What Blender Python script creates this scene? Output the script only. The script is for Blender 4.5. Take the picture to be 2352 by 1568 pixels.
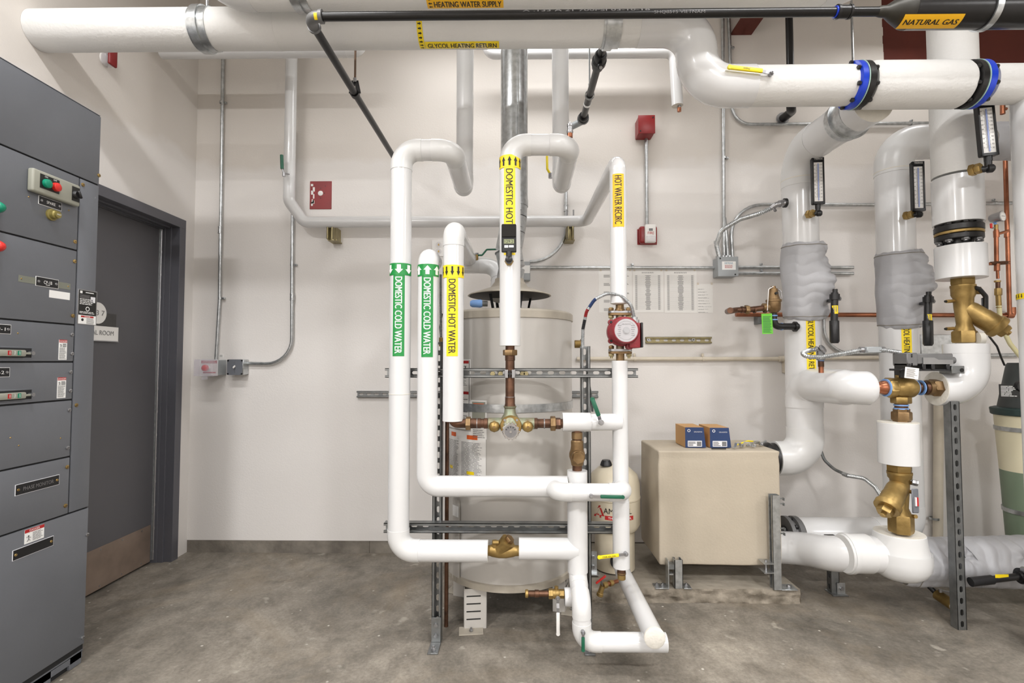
import bpy, bmesh, math, random
from mathutils import Vector as V, Matrix, Quaternion, noise
random.seed(7)
PI=math.pi
for o in list(bpy.data.objects): bpy.data.objects.remove(o)
scene=bpy.context.scene; C=scene.collection
# ---------------------------------------------------------------- camera
F=1180.0; CX,CY=1176.0,784.0; CAMH=1.22
PITCH=math.atan(47/F); YAW=math.atan(16/F)
cam=bpy.data.cameras.new('camera'); camo=bpy.data.objects.new('camera',cam); C.objects.link(camo)
cam.sensor_width=36.0; cam.lens=36.0*F/2352; cam.clip_start=0.05
camo.location=(0,0,CAMH); camo.rotation_euler=(PI/2+PITCH,0,YAW)
scene.camera=camo
CR=camo.rotation_euler.to_matrix(); CAM=V((0,0,CAMH))
# ---------------------------------------------------------------- light, world, exposure
scene.view_settings.view_transform='Standard'; scene.view_settings.look='None'
scene.view_settings.gamma=1; scene.view_settings.exposure=0.47
try: scene.view_settings.use_curve_mapping=False
except Exception: pass
w=bpy.data.worlds.new('world'); scene.world=w; w.use_nodes=True
w.node_tree.nodes['Background'].inputs[0].default_value=(1,0.99,0.975,1); w.node_tree.nodes['Background'].inputs[1].default_value=0.3
LAMPS=[(-1.6,-0.5,3.05,52,.22,.22),(1.1,-0.6,2.95,52,.28,.28),(3.5,-0.3,2.95,44,.3,.6),(-1.2,-3.0,2.55,72,.3,1.0),(1.8,-3.0,2.5,72,.3,1.0),
       (-1.35,1.2,3.35,26,.12,1.2),(1.5,1.1,3.35,24,.12,1.2),(0.1,2.85,3.35,9,.12,1.6),(2.45,2.95,3.3,2.5,.1,.6)]
for i,(x,y,z,e,a,b) in enumerate(LAMPS):
    l=bpy.data.lights.new('fluorescent_light','AREA'); l.shape='RECTANGLE'; l.size=b; l.size_y=a; l.energy=e; l.color=(1,0.992,0.992)
    o=bpy.data.objects.new('fluorescent_light',l); o.location=(x,y,z); C.objects.link(o)
# room frame used by everything below
WY=3.32; XL=-2.135; XR=4.6; YB=-5.0; CEIL=3.75
def ray(px,py): return CR@V((px-CX,-(py-CY),-F))
def P(px,py,Y):
    d=ray(px,py); return CAM+d*(Y/d.y)
def PX(px,py,X):
    d=ray(px,py); return CAM+d*(X/d.x)
def PZ(px,py,z):
    d=ray(px,py); return CAM+d*((z-CAMH)/d.z)
def R(px,Y,X=0): return px*Y/F/math.sqrt(1+(X/Y)**2)
def vcyl(xl,xr,py,Y):   # upright cylinder seen between two columns
    f=lambda p:(lambda d:math.atan(d.x/d.y))(ray(p,py)); a,b=f(xl),f(xr); t,h=(a+b)/2,(b-a)/2; return Y*math.tan(t),Y/math.cos(t)*math.sin(h)
def hcyl(px,yt,yb,Y):   # cylinder along X seen between two rows
    f=lambda p:(lambda d:math.atan(d.z/d.y))(ray(px,p)); a,b=f(yt),f(yb); t,h=(a+b)/2,(a-b)/2; return CAMH+Y*math.tan(t),Y/math.cos(t)*math.sin(h)
def hedge(px,py,Y,r,top=True):
    d=ray(px,py); sl=d.z/d.y; return CAMH+sl*Y-(1 if top else -1)*r*math.sqrt(1+sl*sl)
# ---------------------------------------------------------------- materials
def srgb(r,g,b):
    f=lambda c:(c/255/12.92) if c<=10 else ((c/255+.055)/1.055)**2.4
    return (f(r),f(g),f(b),1)
def mat(name,col,rough=.5,metal=0,var=0,vscale=6,bump=0,bscale=40,col2=None,coat=0,stretch=None,alpha=None,trans=0):
    m=bpy.data.materials.new(name); m.use_nodes=True; nt=m.node_tree; b=nt.nodes['Principled BSDF']
    c=srgb(*col); b.inputs['Base Color'].default_value=c; b.inputs['Roughness'].default_value=rough; b.inputs['Metallic'].default_value=metal
    if coat: b.inputs['Coat Weight'].default_value=coat; b.inputs['Coat Roughness'].default_value=.08
    if trans: b.inputs['Transmission Weight'].default_value=trans
    tc=nt.nodes.new('ShaderNodeTexCoord'); mp=nt.nodes.new('ShaderNodeMapping'); nt.links.new(tc.outputs['Object'],mp.inputs[0])
    if stretch: mp.inputs['Scale'].default_value=stretch
    if var or col2:
        n=nt.nodes.new('ShaderNodeTexNoise'); n.inputs['Scale'].default_value=vscale; n.inputs['Detail'].default_value=6; nt.links.new(mp.outputs[0],n.inputs[0])
        r=nt.nodes.new('ShaderNodeValToRGB'); nt.links.new(n.outputs['Fac'],r.inputs[0])
        r.color_ramp.elements[0].position=.32; r.color_ramp.elements[1].position=.68
        if col2: r.color_ramp.elements[0].color=srgb(*col2); r.color_ramp.elements[1].color=c
        else:
            k=1-var; r.color_ramp.elements[0].color=(c[0]*k,c[1]*k,c[2]*k,1); r.color_ramp.elements[1].color=c
        nt.links.new(r.outputs[0],b.inputs['Base Color'])
    if bump:
        n2=nt.nodes.new('ShaderNodeTexNoise'); n2.inputs['Scale'].default_value=bscale; n2.inputs['Detail'].default_value=4; nt.links.new(mp.outputs[0],n2.inputs[0])
        bp=nt.nodes.new('ShaderNodeBump'); bp.inputs['Strength'].default_value=bump; bp.inputs['Distance'].default_value=.01; nt.links.new(n2.outputs['Fac'],bp.inputs['Height']); nt.links.new(bp.outputs[0],b.inputs['Normal'])
    return m
PVC=mat('white_pvc_jacket',(214,214,214),.22,0,.02,3,.02,14,coat=.3)
CANV=mat('white_canvas_jacket',(222,221,218),.62,0,.04,5,.18,90)
PVC2=mat('white_fitting_cover',(213,213,212),.3,0,.02,3,.02,10)
FOAM=mat('insulation_end',(222,218,208),.8,0,.08,30,.3,60)
GALV=mat('galvanised_steel',(200,203,204),.3,.85,.3,45,.05,60)
GALVD=mat('dull_galvanised_steel',(140,143,143),.45,.8,.35,30,.05,60)
STRUT=mat('zinc_strut',(150,152,152),.38,.85,.3,20)
YZINC=mat('yellow_zinc',(168,156,118),.4,.75,.3,20)
COP=mat('copper',(182,118,88),.3,.9,0,9,.03,60,col2=(128,82,60))
COPD=mat('aged_copper',(118,86,68),.4,.8,0,22,.05,60,col2=(78,58,46))
BRASS=mat('brass',(178,150,94),.42,.75,0,14,.08,60,col2=(132,108,62))
BRZ=mat('bronze',(146,120,86),.45,.7,0,16,.1,60,col2=(104,80,50))
BRZP=mat('patina_bronze',(140,128,102),.5,.6,0,24,.15,60,col2=(136,148,128))
BLKI=mat('black_iron_pipe',(34,33,33),.38,.2,.3,20,.08,80)
BLKP=mat('black_plastic',(26,26,28),.4,0,.1)
GREYF=mat('grey_malleable_fitting',(112,112,112),.45,.2,.15,20,.08,50)
CHROME=mat('chrome',(215,215,218),.12,1)
STEEL=mat('steel',(170,170,172),.3,.9,.15)
YEL=mat('yellow_label',(246,216,22),.45); YELD=mat('golden_label',(246,186,16),.5)
GRN=mat('green_label',(26,136,62),.4); WHT=mat('white_print',(240,240,238),.5); BLK=mat('black_print',(22,22,20),.5)
REDP=mat('red_print',(176,34,34),.5); ORG=mat('orange_print',(214,92,34),.5); GRYP=mat('grey_print',(120,118,118),.6)
YG=mat('handle_yellow',(236,212,20),.4); DGRN=mat('handle_green',(18,92,66),.4,0,.15,30)
FGRN=mat('green_cap',(0,128,98),.35); FRED=mat('red_cap',(204,42,36),.35)
RED=mat('red_paint',(140,26,28),.35,0,.2,9,.05,30); PUMPR=mat('red_pump_paint',(140,44,52),.42,0,.15,12,.15,120)
MCC=mat('grey_cabinet_enamel',(106,109,115),.42,0,.1,4,.03,60); MCCD=mat('dark_cabinet_gap',(28,29,31),.7)
MCCL=mat('light_grey_operator',(150,150,138),.45); DOORM=mat('charcoal_door_paint',(84,83,86),.45,0,.06,3); FRM=mat('charcoal_frame_paint',(86,86,92),.4)
KICK=mat('brown_kickplate',(140,123,110),.35,.25,.3,8)
TANK=mat('beige_heater_enamel',(188,184,178),.35,0,.05,3,.01,8); TANKR=mat('heater_trim',(176,168,154),.45,0,.2,12)
TAN=mat('tan_canvas',(184,173,155),.85,0,.07,5,.15,90); XT=mat('almond_tank_paint',(206,196,174),.35)
BLUE=mat('blue_carton',(32,56,100),.5); CARD=mat('cardboard',(190,148,98),.8); BLUF=mat('blue_flange_paint',(22,60,190),.35)
TAPE=mat('blue_sealant',(120,160,215),.6); FAB=mat('grey_silicone_fabric',(168,168,171),.42,0,.06,4,.08,220)
FABD=mat('fabric_stitch',(130,125,115),.7); STEELRED=mat('red_oxide_primer',(96,38,26),.7,0,.15,6)
LIDG=mat('dark_green_lid',(44,62,60),.5); CONE=mat('charcoal_plastic_cone',(70,74,74),.5)
TUBEP=mat('clear_yellow_hose',(214,206,160),.25); BEIGE=mat('beige_painted_conduit',(206,196,178),.5,0,.12,12)
PAPER=mat('paper',(232,230,226),.5); TAG=mat('green_tag_paper',(110,200,60),.6); LCD=mat('lcd',(150,156,120),.3)
ORB=mat('olive_knob',(140,128,72),.4,.4); CLEAR=mat('clear_plastic',(225,220,230),.08); CLEAR.node_tree.nodes['Principled BSDF'].inputs['Alpha'].default_value=.22
CERAM=mat('white_enamel_plate',(228,226,222),.35); RUST=mat('rusty_rod',(120,96,78),.6,.4,.3,30)
GASB=mat('black_gas_pipe',(28,27,27),.3,.25,.25,9,.03,60); GASR=mat('mottled_reducer',(60,58,52),.45,.4,.6,10)
GREYC=mat('grey_box_paint',(158,162,164),.45,.2); BAR=mat('barcode_white',(225,225,228),.6)
CONCP=mat('pad_concrete',(160,152,138),.85,0,0,7,.5,30,col2=(126,118,106))
CONCR=mat('rough_pad_edge',(152,143,129),.95,0,0,16,1.0,26,col2=(100,92,80))
CURB=mat('dark_curb_concrete',(138,131,120),.9,0,0,9,.5,30,col2=(104,98,90))
CEILM=mat('white_ceiling',(225,223,218),.8)
def wallmat():
    m=bpy.data.materials.new('wall_paint'); m.use_nodes=True; nt=m.node_tree; b=nt.nodes['Principled BSDF']; b.inputs['Roughness'].default_value=.55
    g=nt.nodes.new('ShaderNodeNewGeometry'); sx=nt.nodes.new('ShaderNodeSeparateXYZ'); nt.links.new(g.outputs['Position'],sx.inputs[0])
    n=nt.nodes.new('ShaderNodeTexNoise'); n.inputs['Scale'].default_value=2.2; n.inputs['Detail'].default_value=5; nt.links.new(g.outputs['Position'],n.inputs[0])
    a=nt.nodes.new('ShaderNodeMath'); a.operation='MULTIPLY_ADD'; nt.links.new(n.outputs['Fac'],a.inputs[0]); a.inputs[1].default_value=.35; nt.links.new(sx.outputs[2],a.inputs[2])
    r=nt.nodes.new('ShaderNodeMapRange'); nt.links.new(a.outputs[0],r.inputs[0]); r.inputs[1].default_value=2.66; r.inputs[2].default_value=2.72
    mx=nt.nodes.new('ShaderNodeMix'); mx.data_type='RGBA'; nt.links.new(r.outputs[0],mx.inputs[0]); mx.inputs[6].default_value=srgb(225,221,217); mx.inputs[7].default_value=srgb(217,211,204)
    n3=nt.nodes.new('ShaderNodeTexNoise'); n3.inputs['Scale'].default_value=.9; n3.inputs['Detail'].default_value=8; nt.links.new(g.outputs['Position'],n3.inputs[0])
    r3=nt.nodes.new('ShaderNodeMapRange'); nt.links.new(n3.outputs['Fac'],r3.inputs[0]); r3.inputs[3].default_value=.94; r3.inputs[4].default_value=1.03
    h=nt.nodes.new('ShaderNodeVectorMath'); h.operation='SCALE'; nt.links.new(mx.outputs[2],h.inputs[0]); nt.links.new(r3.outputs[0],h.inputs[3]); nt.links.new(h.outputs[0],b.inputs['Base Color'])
    n2=nt.nodes.new('ShaderNodeTexNoise'); n2.inputs['Scale'].default_value=130; nt.links.new(g.outputs['Position'],n2.inputs[0])
    bp=nt.nodes.new('ShaderNodeBump'); bp.inputs['Strength'].default_value=.12; bp.inputs['Distance'].default_value=.005; nt.links.new(n2.outputs['Fac'],bp.inputs['Height']); nt.links.new(bp.outputs[0],b.inputs['Normal'])
    return m
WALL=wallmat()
def floormat():
    m=bpy.data.materials.new('stained_concrete_floor'); m.use_nodes=True; nt=m.node_tree; b=nt.nodes['Principled BSDF']
    g=nt.nodes.new('ShaderNodeNewGeometry')
    def noi(s,d,dist=0,st=None):
        n=nt.nodes.new('ShaderNodeTexNoise'); n.inputs['Scale'].default_value=s; n.inputs['Detail'].default_value=d; n.inputs['Roughness'].default_value=.72; n.inputs['Distortion'].default_value=dist
        src=g.outputs['Position']
        if st:
            mp=nt.nodes.new('ShaderNodeMapping'); mp.inputs['Scale'].default_value=st; nt.links.new(src,mp.inputs[0]); src=mp.outputs[0]
        nt.links.new(src,n.inputs[0]); return n.outputs['Fac']
    def ramp(f,pts):
        r=nt.nodes.new('ShaderNodeValToRGB'); nt.links.new(f,r.inputs[0]); e=r.color_ramp.elements
        e[0].position,e[0].color=pts[0]; e[1].position,e[1].color=pts[-1]
        for p,c in pts[1:-1]:
            q=e.new(p); q.color=c
        return r.outputs[0]
    def mix(t,f,a,bb):
        x=nt.nodes.new('ShaderNodeMix'); x.data_type='RGBA'; x.blend_type=t
        if isinstance(f,float): x.inputs[0].default_value=f
        else: nt.links.new(f,x.inputs[0])
        nt.links.new(a,x.inputs[6]); nt.links.new(bb,x.inputs[7]); return x.outputs[2]
    base=ramp(noi(1.5,9,.6),[(.28,srgb(92,88,81)),(.45,srgb(122,116,107)),(.58,srgb(140,133,123)),(.75,srgb(170,163,151))])
    med=ramp(noi(7,14,.2,(1.1,.8,1)),[(.3,(.55,.53,.5,1)),(.5,(.95,.94,.92,1)),(.7,(1.3,1.29,1.27,1))])
    c=mix('MULTIPLY',.9,base,med)
    fine=ramp(noi(70,10),[(.32,(.62,.62,.62,1)),(.65,(1.2,1.2,1.2,1))])
    c=mix('MULTIPLY',.7,c,fine)
    sp=nt.nodes.new('ShaderNodeTexVoronoi'); sp.inputs['Scale'].default_value=16; nt.links.new(g.outputs['Position'],sp.inputs[0])
    spots=ramp(sp.outputs['Distance'],[(.05,(1,1,1,1)),(.11,(0,0,0,1))])
    rn=ramp(noi(5,2),[(.5,(0,0,0,1)),(.62,(1,1,1,1))])
    k=mix('MULTIPLY',1.0,spots,rn)
    lt=nt.nodes.new('ShaderNodeRGB'); lt.outputs[0].default_value=srgb(205,200,190)
    c=mix('MIX',k,c,lt.outputs[0])
    v2=nt.nodes.new('ShaderNodeTexVoronoi'); v2.inputs['Scale'].default_value=6.5
    vm=nt.nodes.new('ShaderNodeVectorMath'); vm.operation='MULTIPLY_ADD'; nn=nt.nodes.new('ShaderNodeTexNoise'); nn.inputs['Scale'].default_value=14; nn.inputs['Detail'].default_value=8; nt.links.new(g.outputs['Position'],nn.inputs[0]); nt.links.new(nn.outputs['Color'],vm.inputs[0]); vm.inputs[1].default_value=(.16,.16,.16); nt.links.new(g.outputs['Position'],vm.inputs[2]); nt.links.new(vm.outputs[0],v2.inputs[0])
    sp2=ramp(v2.outputs['Distance'],[(.1,(.55,.55,.55,1)),(.2,(0,0,0,1))]); k2=mix('MULTIPLY',1.0,sp2,ramp(noi(3.1,3),[(.5,(0,0,0,1)),(.56,(1,1,1,1))])); lt2=nt.nodes.new('ShaderNodeRGB'); lt2.outputs[0].default_value=srgb(178,172,160); c=mix('MIX',k2,c,lt2.outputs[0])
    dk=mix('MULTIPLY',1.0,ramp(noi(2.3,12,.9),[(.3,(.75,.75,.75,1)),(.4,(0,0,0,1))]),ramp(noi(9,8),[(.35,(1,1,1,1)),(.65,(.3,.3,.3,1))])); dc=nt.nodes.new('ShaderNodeRGB'); dc.outputs[0].default_value=srgb(84,79,72); c=mix('MIX',dk,c,dc.outputs[0])
    brn=ramp(noi(1.1,5,.8),[(.52,(0,0,0,1)),(.72,(.35,.35,.35,1))])
    br=nt.nodes.new('ShaderNodeRGB'); br.outputs[0].default_value=srgb(150,132,106)
    c=mix('MIX',brn,c,br.outputs[0])
    nt.links.new(c,b.inputs['Base Color'])
    rr=nt.nodes.new('ShaderNodeMapRange'); nt.links.new(noi(4,6),rr.inputs[0]); rr.inputs[3].default_value=.42; rr.inputs[4].default_value=.75; nt.links.new(rr.outputs[0],b.inputs['Roughness'])
    bp=nt.nodes.new('ShaderNodeBump'); bp.inputs['Strength'].default_value=.25; bp.inputs['Distance'].default_value=.01; nt.links.new(noi(22,8),bp.inputs['Height']); nt.links.new(bp.outputs[0],b.inputs['Normal'])
    return m
FLOOR=floormat()
# ---------------------------------------------------------------- mesh builder
def frame(d):
    d=d.normalized(); a=V((0,0,1)) if abs(d.z)<.9 else V((1,0,0))
    u=d.cross(a).normalized(); return d,u,d.cross(u).normalized()
def fillet(pts,r,n=8,rads=None):
    pts=[V(p) for p in pts]; out=[pts[0]]; rr=[rads[0]] if rads else None; ev=[]
    for i in range(1,len(pts)-1):
        a,b,c=pts[i-1],pts[i],pts[i+1]; d1=(a-b).normalized(); d2=(c-b).normalized()
        ang=d1.angle(d2)
        ri=r[i-1] if isinstance(r,(list,tuple)) else r
        if ri<=0 or PI-ang<.05: out.append(b); rr and rr.append(rads[i]); ev.append(None); continue
        t=min(ri/math.tan(ang/2),(a-b).length*.49 if i>1 else (a-b).length*.98,(c-b).length*.49 if i<len(pts)-2 else (c-b).length*.98)
        re=t*math.tan(ang/2); bis=(d1+d2).normalized(); o=b+bis*(re/math.sin(ang/2))
        s=b+d1*t-o; e=b+d2*t-o; tot=s.angle(e); ax=s.cross(e).normalized(); st=len(out)
        for k in range(n+1):
            out.append(o+Quaternion(ax,tot*k/n)@s)
            if rr: rr.append(rads[i])
        ev.append((st,len(out)-1,d1,d2))
    out.append(pts[-1]); rr and rr.append(rads[-1])
    return out,rr,ev
class MB:
    def __init__(s): s.v=[];s.f=[];s.mi=[];s.mats=[]
    def m(s,mt):
        if mt not in s.mats: s.mats.append(mt)
        return s.mats.index(mt)
    def add(s,vs,fs,mt):
        o=len(s.v); k=s.m(mt); s.v+= [V(p) for p in vs]; s.f+=[tuple(i+o for i in f) for f in fs]; s.mi+=[k]*len(fs); return s
    def box(s,c,sz,mt,bev=0,rot=None,seg=1):
        bm=bmesh.new(); bmesh.ops.create_cube(bm,size=1)
        for q in bm.verts: q.co=V((q.co.x*sz[0],q.co.y*sz[1],q.co.z*sz[2]))
        if bev: bmesh.ops.bevel(bm,geom=bm.edges[:],offset=min(bev,min(sz)*.45),segments=seg,affect='EDGES',profile=.5)
        bm.verts.index_update(); M=rot if rot else Matrix.Identity(3)
        s.add([M@q.co+V(c) for q in bm.verts],[[q.index for q in f.verts] for f in bm.faces],mt); bm.free(); return s
    def bb(s,a,b,mt,bev=0,seg=1):
        a,b=V(a),V(b); return s.box((a+b)/2,[abs(x) for x in (b-a)],mt,bev,None,seg)
    def beam(s,p0,p1,w,h,mt,bev=0,up=V((0,0,1))):
        p0,p1=V(p0),V(p1); d=(p1-p0); x=d.normalized(); y=up.cross(x)
        if y.length<1e-3: y=V((0,1,0)).cross(x)
        y.normalize(); z=x.cross(y); return s.box((p0+p1)/2,(d.length,w,h),mt,bev,Matrix((x,y,z)).transposed())
    def sweep(s,pts,rads,mt,seg=24,caps=True,capmat=None):
        n=len(pts); d,u,w_=frame(pts[1]-pts[0]); vs=[];fs=[]; prev=d
        for i,p in enumerate(pts):
            if i==0: t=pts[1]-pts[0]
            elif i==n-1: t=pts[-1]-pts[-2]
            else: t=(pts[i+1]-p).normalized()+(p-pts[i-1]).normalized()
            t.normalize(); q=prev.rotation_difference(t); u=(q@u); u=(u-t*u.dot(t)).normalized(); prev=t; ww=t.cross(u)
            r=rads[i] if isinstance(rads,(list,tuple)) else rads
            for k in range(seg):
                a=2*PI*k/seg; vs.append(p+u*(math.cos(a)*r)+ww*(math.sin(a)*r))
        for i in range(n-1):
            for k in range(seg):
                a=i*seg+k;b=i*seg+(k+1)%seg; fs.append((a,b,b+seg,a+seg))
        s.add(vs,fs,mt)
        if caps:
            o=len(s.v)-n*seg; kk=s.m(capmat or mt); s.f.append(tuple(range(o+seg-1,o-1,-1))); s.f.append(tuple(range(o+(n-1)*seg,o+n*seg))); s.mi+=[kk,kk]
        return s
    def tube(s,pts,r,mt,fil=0,seg=24,n=8,caps=True,capmat=None):
        rads=list(r) if isinstance(r,(list,tuple)) else None
        p,rr,_=fillet(pts,fil,n,rads); return s.sweep(p,rr or r,mt,seg,caps,capmat)
    def flex(s,pts,r,mt,fil=.05,pitch=.006,seg=12,amp=.16,bands=None):
        p,_,_=fillet(pts,fil,12); L=[0]
        for a,b in zip(p,p[1:]): L.append(L[-1]+(b-a).length)
        n=max(4,int(L[-1]/pitch*2)); out=[];rr=[]; j=0
        for i in range(n+1):
            t=L[-1]*i/n
            while j<len(L)-2 and L[j+1]<t: j+=1
            f=(t-L[j])/max(1e-9,L[j+1]-L[j]); out.append(p[j].lerp(p[j+1],f)); rr.append(r*(1+amp*(1 if i%2 else -1)))
        o=len(s.f); s.sweep(out,rr,mt,seg)
        for (a,b,m2) in bands or []:
            k=s.m(m2)
            for i in range(int(n*a),int(n*b)):
                for q in range(seg): s.mi[o+i*seg+q]=k
        return s
    def lathe(s,o,d,prof,mt,seg=32,rot=0):
        o=V(o); d,u,w_=frame(V(d)); vs=[];fs=[]
        for (t,r) in prof:
            for k in range(seg):
                a=2*PI*k/seg+rot; vs.append(o+d*t+u*(math.cos(a)*r)+w_*(math.sin(a)*r))
        for i in range(len(prof)-1):
            for k in range(seg):
                a=i*seg+k;b=i*seg+(k+1)%seg; fs.append((a,b,b+seg,a+seg))
        fs.append(tuple(range(seg-1,-1,-1))); fs.append(tuple(range((len(prof)-1)*seg,len(prof)*seg)))
        return s.add(vs,fs,mt)
    def cyl(s,a,b,r,mt,seg=24,bev=0):
        a,b=V(a),V(b); L=(b-a).length
        pr=[(0,r),(L,r)] if not bev else [(0,r-bev),(bev,r),(L-bev,r),(L,r-bev)]
        return s.lathe(a,b-a,pr,mt,seg)
    def hexn(s,a,b,r,mt,rot=0): 
        a,b=V(a),V(b); L=(b-a).length; c=L*.12
        return s.lathe(a,b-a,[(0,r*.93),(c,r),(L-c,r),(L,r*.93)],mt,6,rot)
    def ring(s,o,d,r0,r1,t,mt,seg=48):  # annulus centred on o, thickness t along d
        o=V(o); d,u,w_=frame(V(d)); vs=[];fs=[]
        for (tt,r) in ((-t/2,r0),(-t/2,r1),(t/2,r1),(t/2,r0)):
            for k in range(seg):
                a=2*PI*k/seg; vs.append(o+d*tt+u*(math.cos(a)*r)+w_*(math.sin(a)*r))
        for i in range(4):
            for k in range(seg):
                a=i*seg+k;b=i*seg+(k+1)%seg; c=((i+1)%4)*seg; fs.append((a,b,c+(k+1)%seg,c+k))
        return s.add(vs,fs,mt)
    def patch(s,u0,u1,v0,v1,O,eu,ev,en,Rr,mt,lift=.0008):
        n=max(1,int(abs(v1-v0)/max(Rr,1e-6)/.12)+1) if Rr else 1; vs=[]
        for i in range(n+1):
            v=v0+(v1-v0)*i/n
            for u in (u0,u1): vs.append(mp2(u,v,O,eu,ev,en,Rr,lift))
        return s.add(vs,[(2*i,2*i+1,2*i+3,2*i+2) for i in range(n)],mt)
    def shape(s,vs2,fs2,O,eu,ev,en,Rr,mt,lift=.0014):
        return s.add([mp2(x,y,O,eu,ev,en,Rr,lift) for x,y in vs2],fs2,mt)
    def poly(s,pts2,O,eu,ev,en,mt,t=.002,Rr=0,lift=0):
        if not Rr:
            n=len(pts2); a=[mp2(x,y,O,eu,ev,en,0,lift) for x,y in pts2]; b=[q+en*t for q in a]
            return s.add(a+b,[tuple(range(n))[::-1],tuple(range(n,2*n))]+[(i,(i+1)%n,n+(i+1)%n,n+i) for i in range(n)],mt)
        return s.shape(pts2,[tuple(range(len(pts2)))],O,eu,ev,en,Rr,mt,lift)
    def text(s,txt,h,O,eu,ev,en,Rr,mt,width=None,center=True,lift=.0014,bold=0):
        vs,fs=textgeo(txt,bool(Rr),0); xs=[a for a,b in vs]; ys=[b for a,b in vs]; x0,x1=min(xs),max(xs); y0,y1=0,.716
        sy=h/.716; sx=(width/(x1-x0)) if width else sy
        ox=(x0+x1)/2 if center else x0
        for j in ((0,) if not bold else (-1,0,1)):
            s.shape([((a-ox)*sx+j*bold*1.3*sy,(b-.358)*sy) for a,b in vs],fs,O,eu,ev,en,Rr,mt,lift+.00006*j)
        return s
    def build(s,name,root=None,label=None,ang=38,smooth=True,kind=None):
        me=bpy.data.meshes.new(name); off=root.location.copy() if root else V((0,0,0))
        if root is None:
            xs=[p.x for p in s.v];ys=[p.y for p in s.v];zs=[p.z for p in s.v]
            off=V(((min(xs)+max(xs))/2,(min(ys)+max(ys))/2,min(zs)))
        me.from_pydata([p-off for p in s.v],[],s.f); me.polygons.foreach_set('material_index',s.mi)
        for mt in s.mats: me.materials.append(mt)
        bm=bmesh.new(); bm.from_mesh(me); bmesh.ops.recalc_face_normals(bm,faces=bm.faces[:]); bm.to_mesh(me); bm.free()
        if smooth: me.polygons.foreach_set('use_smooth',[True]*len(me.polygons)); me.set_sharp_from_angle(angle=math.radians(ang))
        me.update(); o=bpy.data.objects.new(name,me); C.objects.link(o)
        if root is not None:
            r=root; o.parent=r
            if 'rootloc' in dir(r): pass
        else: o.location=off
        if label: o['label']=label
        if kind: o['kind']=kind
        return o
def mp2(u,v,O,eu,ev,en,Rr,lift):
    if Rr:
        th=v/Rr; return O+eu*u+(Rr+lift)*(math.cos(th)*en+math.sin(th)*ev)
    return O+eu*u+ev*v+en*lift
_tc={}
def textgeo(txt,bend,bold):
    k=(txt,bend,bold)
    if k in _tc: return _tc[k]
    cu=bpy.data.curves.new('tmp','FONT'); cu.body=txt; cu.resolution_u=3; cu.offset=bold
    o=bpy.data.objects.new('tmp',cu); C.objects.link(o); bpy.context.view_layer.update()
    me=bpy.data.meshes.new_from_object(o.evaluated_get(bpy.context.evaluated_depsgraph_get()))
    bm=bmesh.new(); bm.from_mesh(me); bmesh.ops.remove_doubles(bm,verts=bm.verts[:],dist=1e-5); bmesh.ops.triangulate(bm,faces=bm.faces[:])
    if bend:
        for i in range(7):
            bmesh.ops.bisect_plane(bm,geom=bm.verts[:]+bm.edges[:]+bm.faces[:],plane_co=(0,.05+.1*i,0),plane_no=(0,1,0))
    bm.verts.index_update(); r=([(q.co.x,q.co.y) for q in bm.verts],[[q.index for q in f.verts] for f in bm.faces])
    bm.free(); bpy.data.objects.remove(o); bpy.data.curves.remove(cu); bpy.data.meshes.remove(me); _tc[k]=r; return r
def T(name,label,cat,loc,group=None):
    o=bpy.data.objects.new(name,None); C.objects.link(o); o.location=V(loc); o.empty_display_size=.05
    o['label']=label; o['category']=cat
    if group: o['group']=group
    return o
def sub(mb,name,parent,root,label=None,ang=38):   # sub-part: parent is a part built in root space (object origin = root origin)
    o=mb.build(name,root,label,ang); o.parent=parent; return o
def tag(o,label,cat,group=None):
    o['label']=label;o['category']=cat
    if group:o['group']=group
    return o
def clone(root,dloc,label,group=None):
    r=root.copy(); C.objects.link(r); r.location=root.location+V(dloc); r['label']=label
    if group: r['group']=group
    for ch in list(root.children):
        c=ch.copy(); C.objects.link(c); c.parent=r
        for g in list(ch.children):
            d=g.copy(); C.objects.link(d); d.parent=c
    return r
X_,Y_,Z_=V((1,0,0)),V((0,1,0)),V((0,0,1))
def facing(x,y,off=0):
    n=V((-x,-y,0)).normalized(); n=Quaternion(Z_,math.asin(off))@n    # +off turns towards image right
    return n,Z_.cross(n)*1.0
def stad(L,W,n=6):
    r=W/2; p=[]
    for k in range(n+1): a=-PI/2+PI*k/n; p.append((L/2-r+r*math.cos(a),r*math.sin(a)))
    for k in range(n+1): a=PI/2+PI*k/n; p.append((-L/2+r+r*math.cos(a),r*math.sin(a)))
    return p
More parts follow.
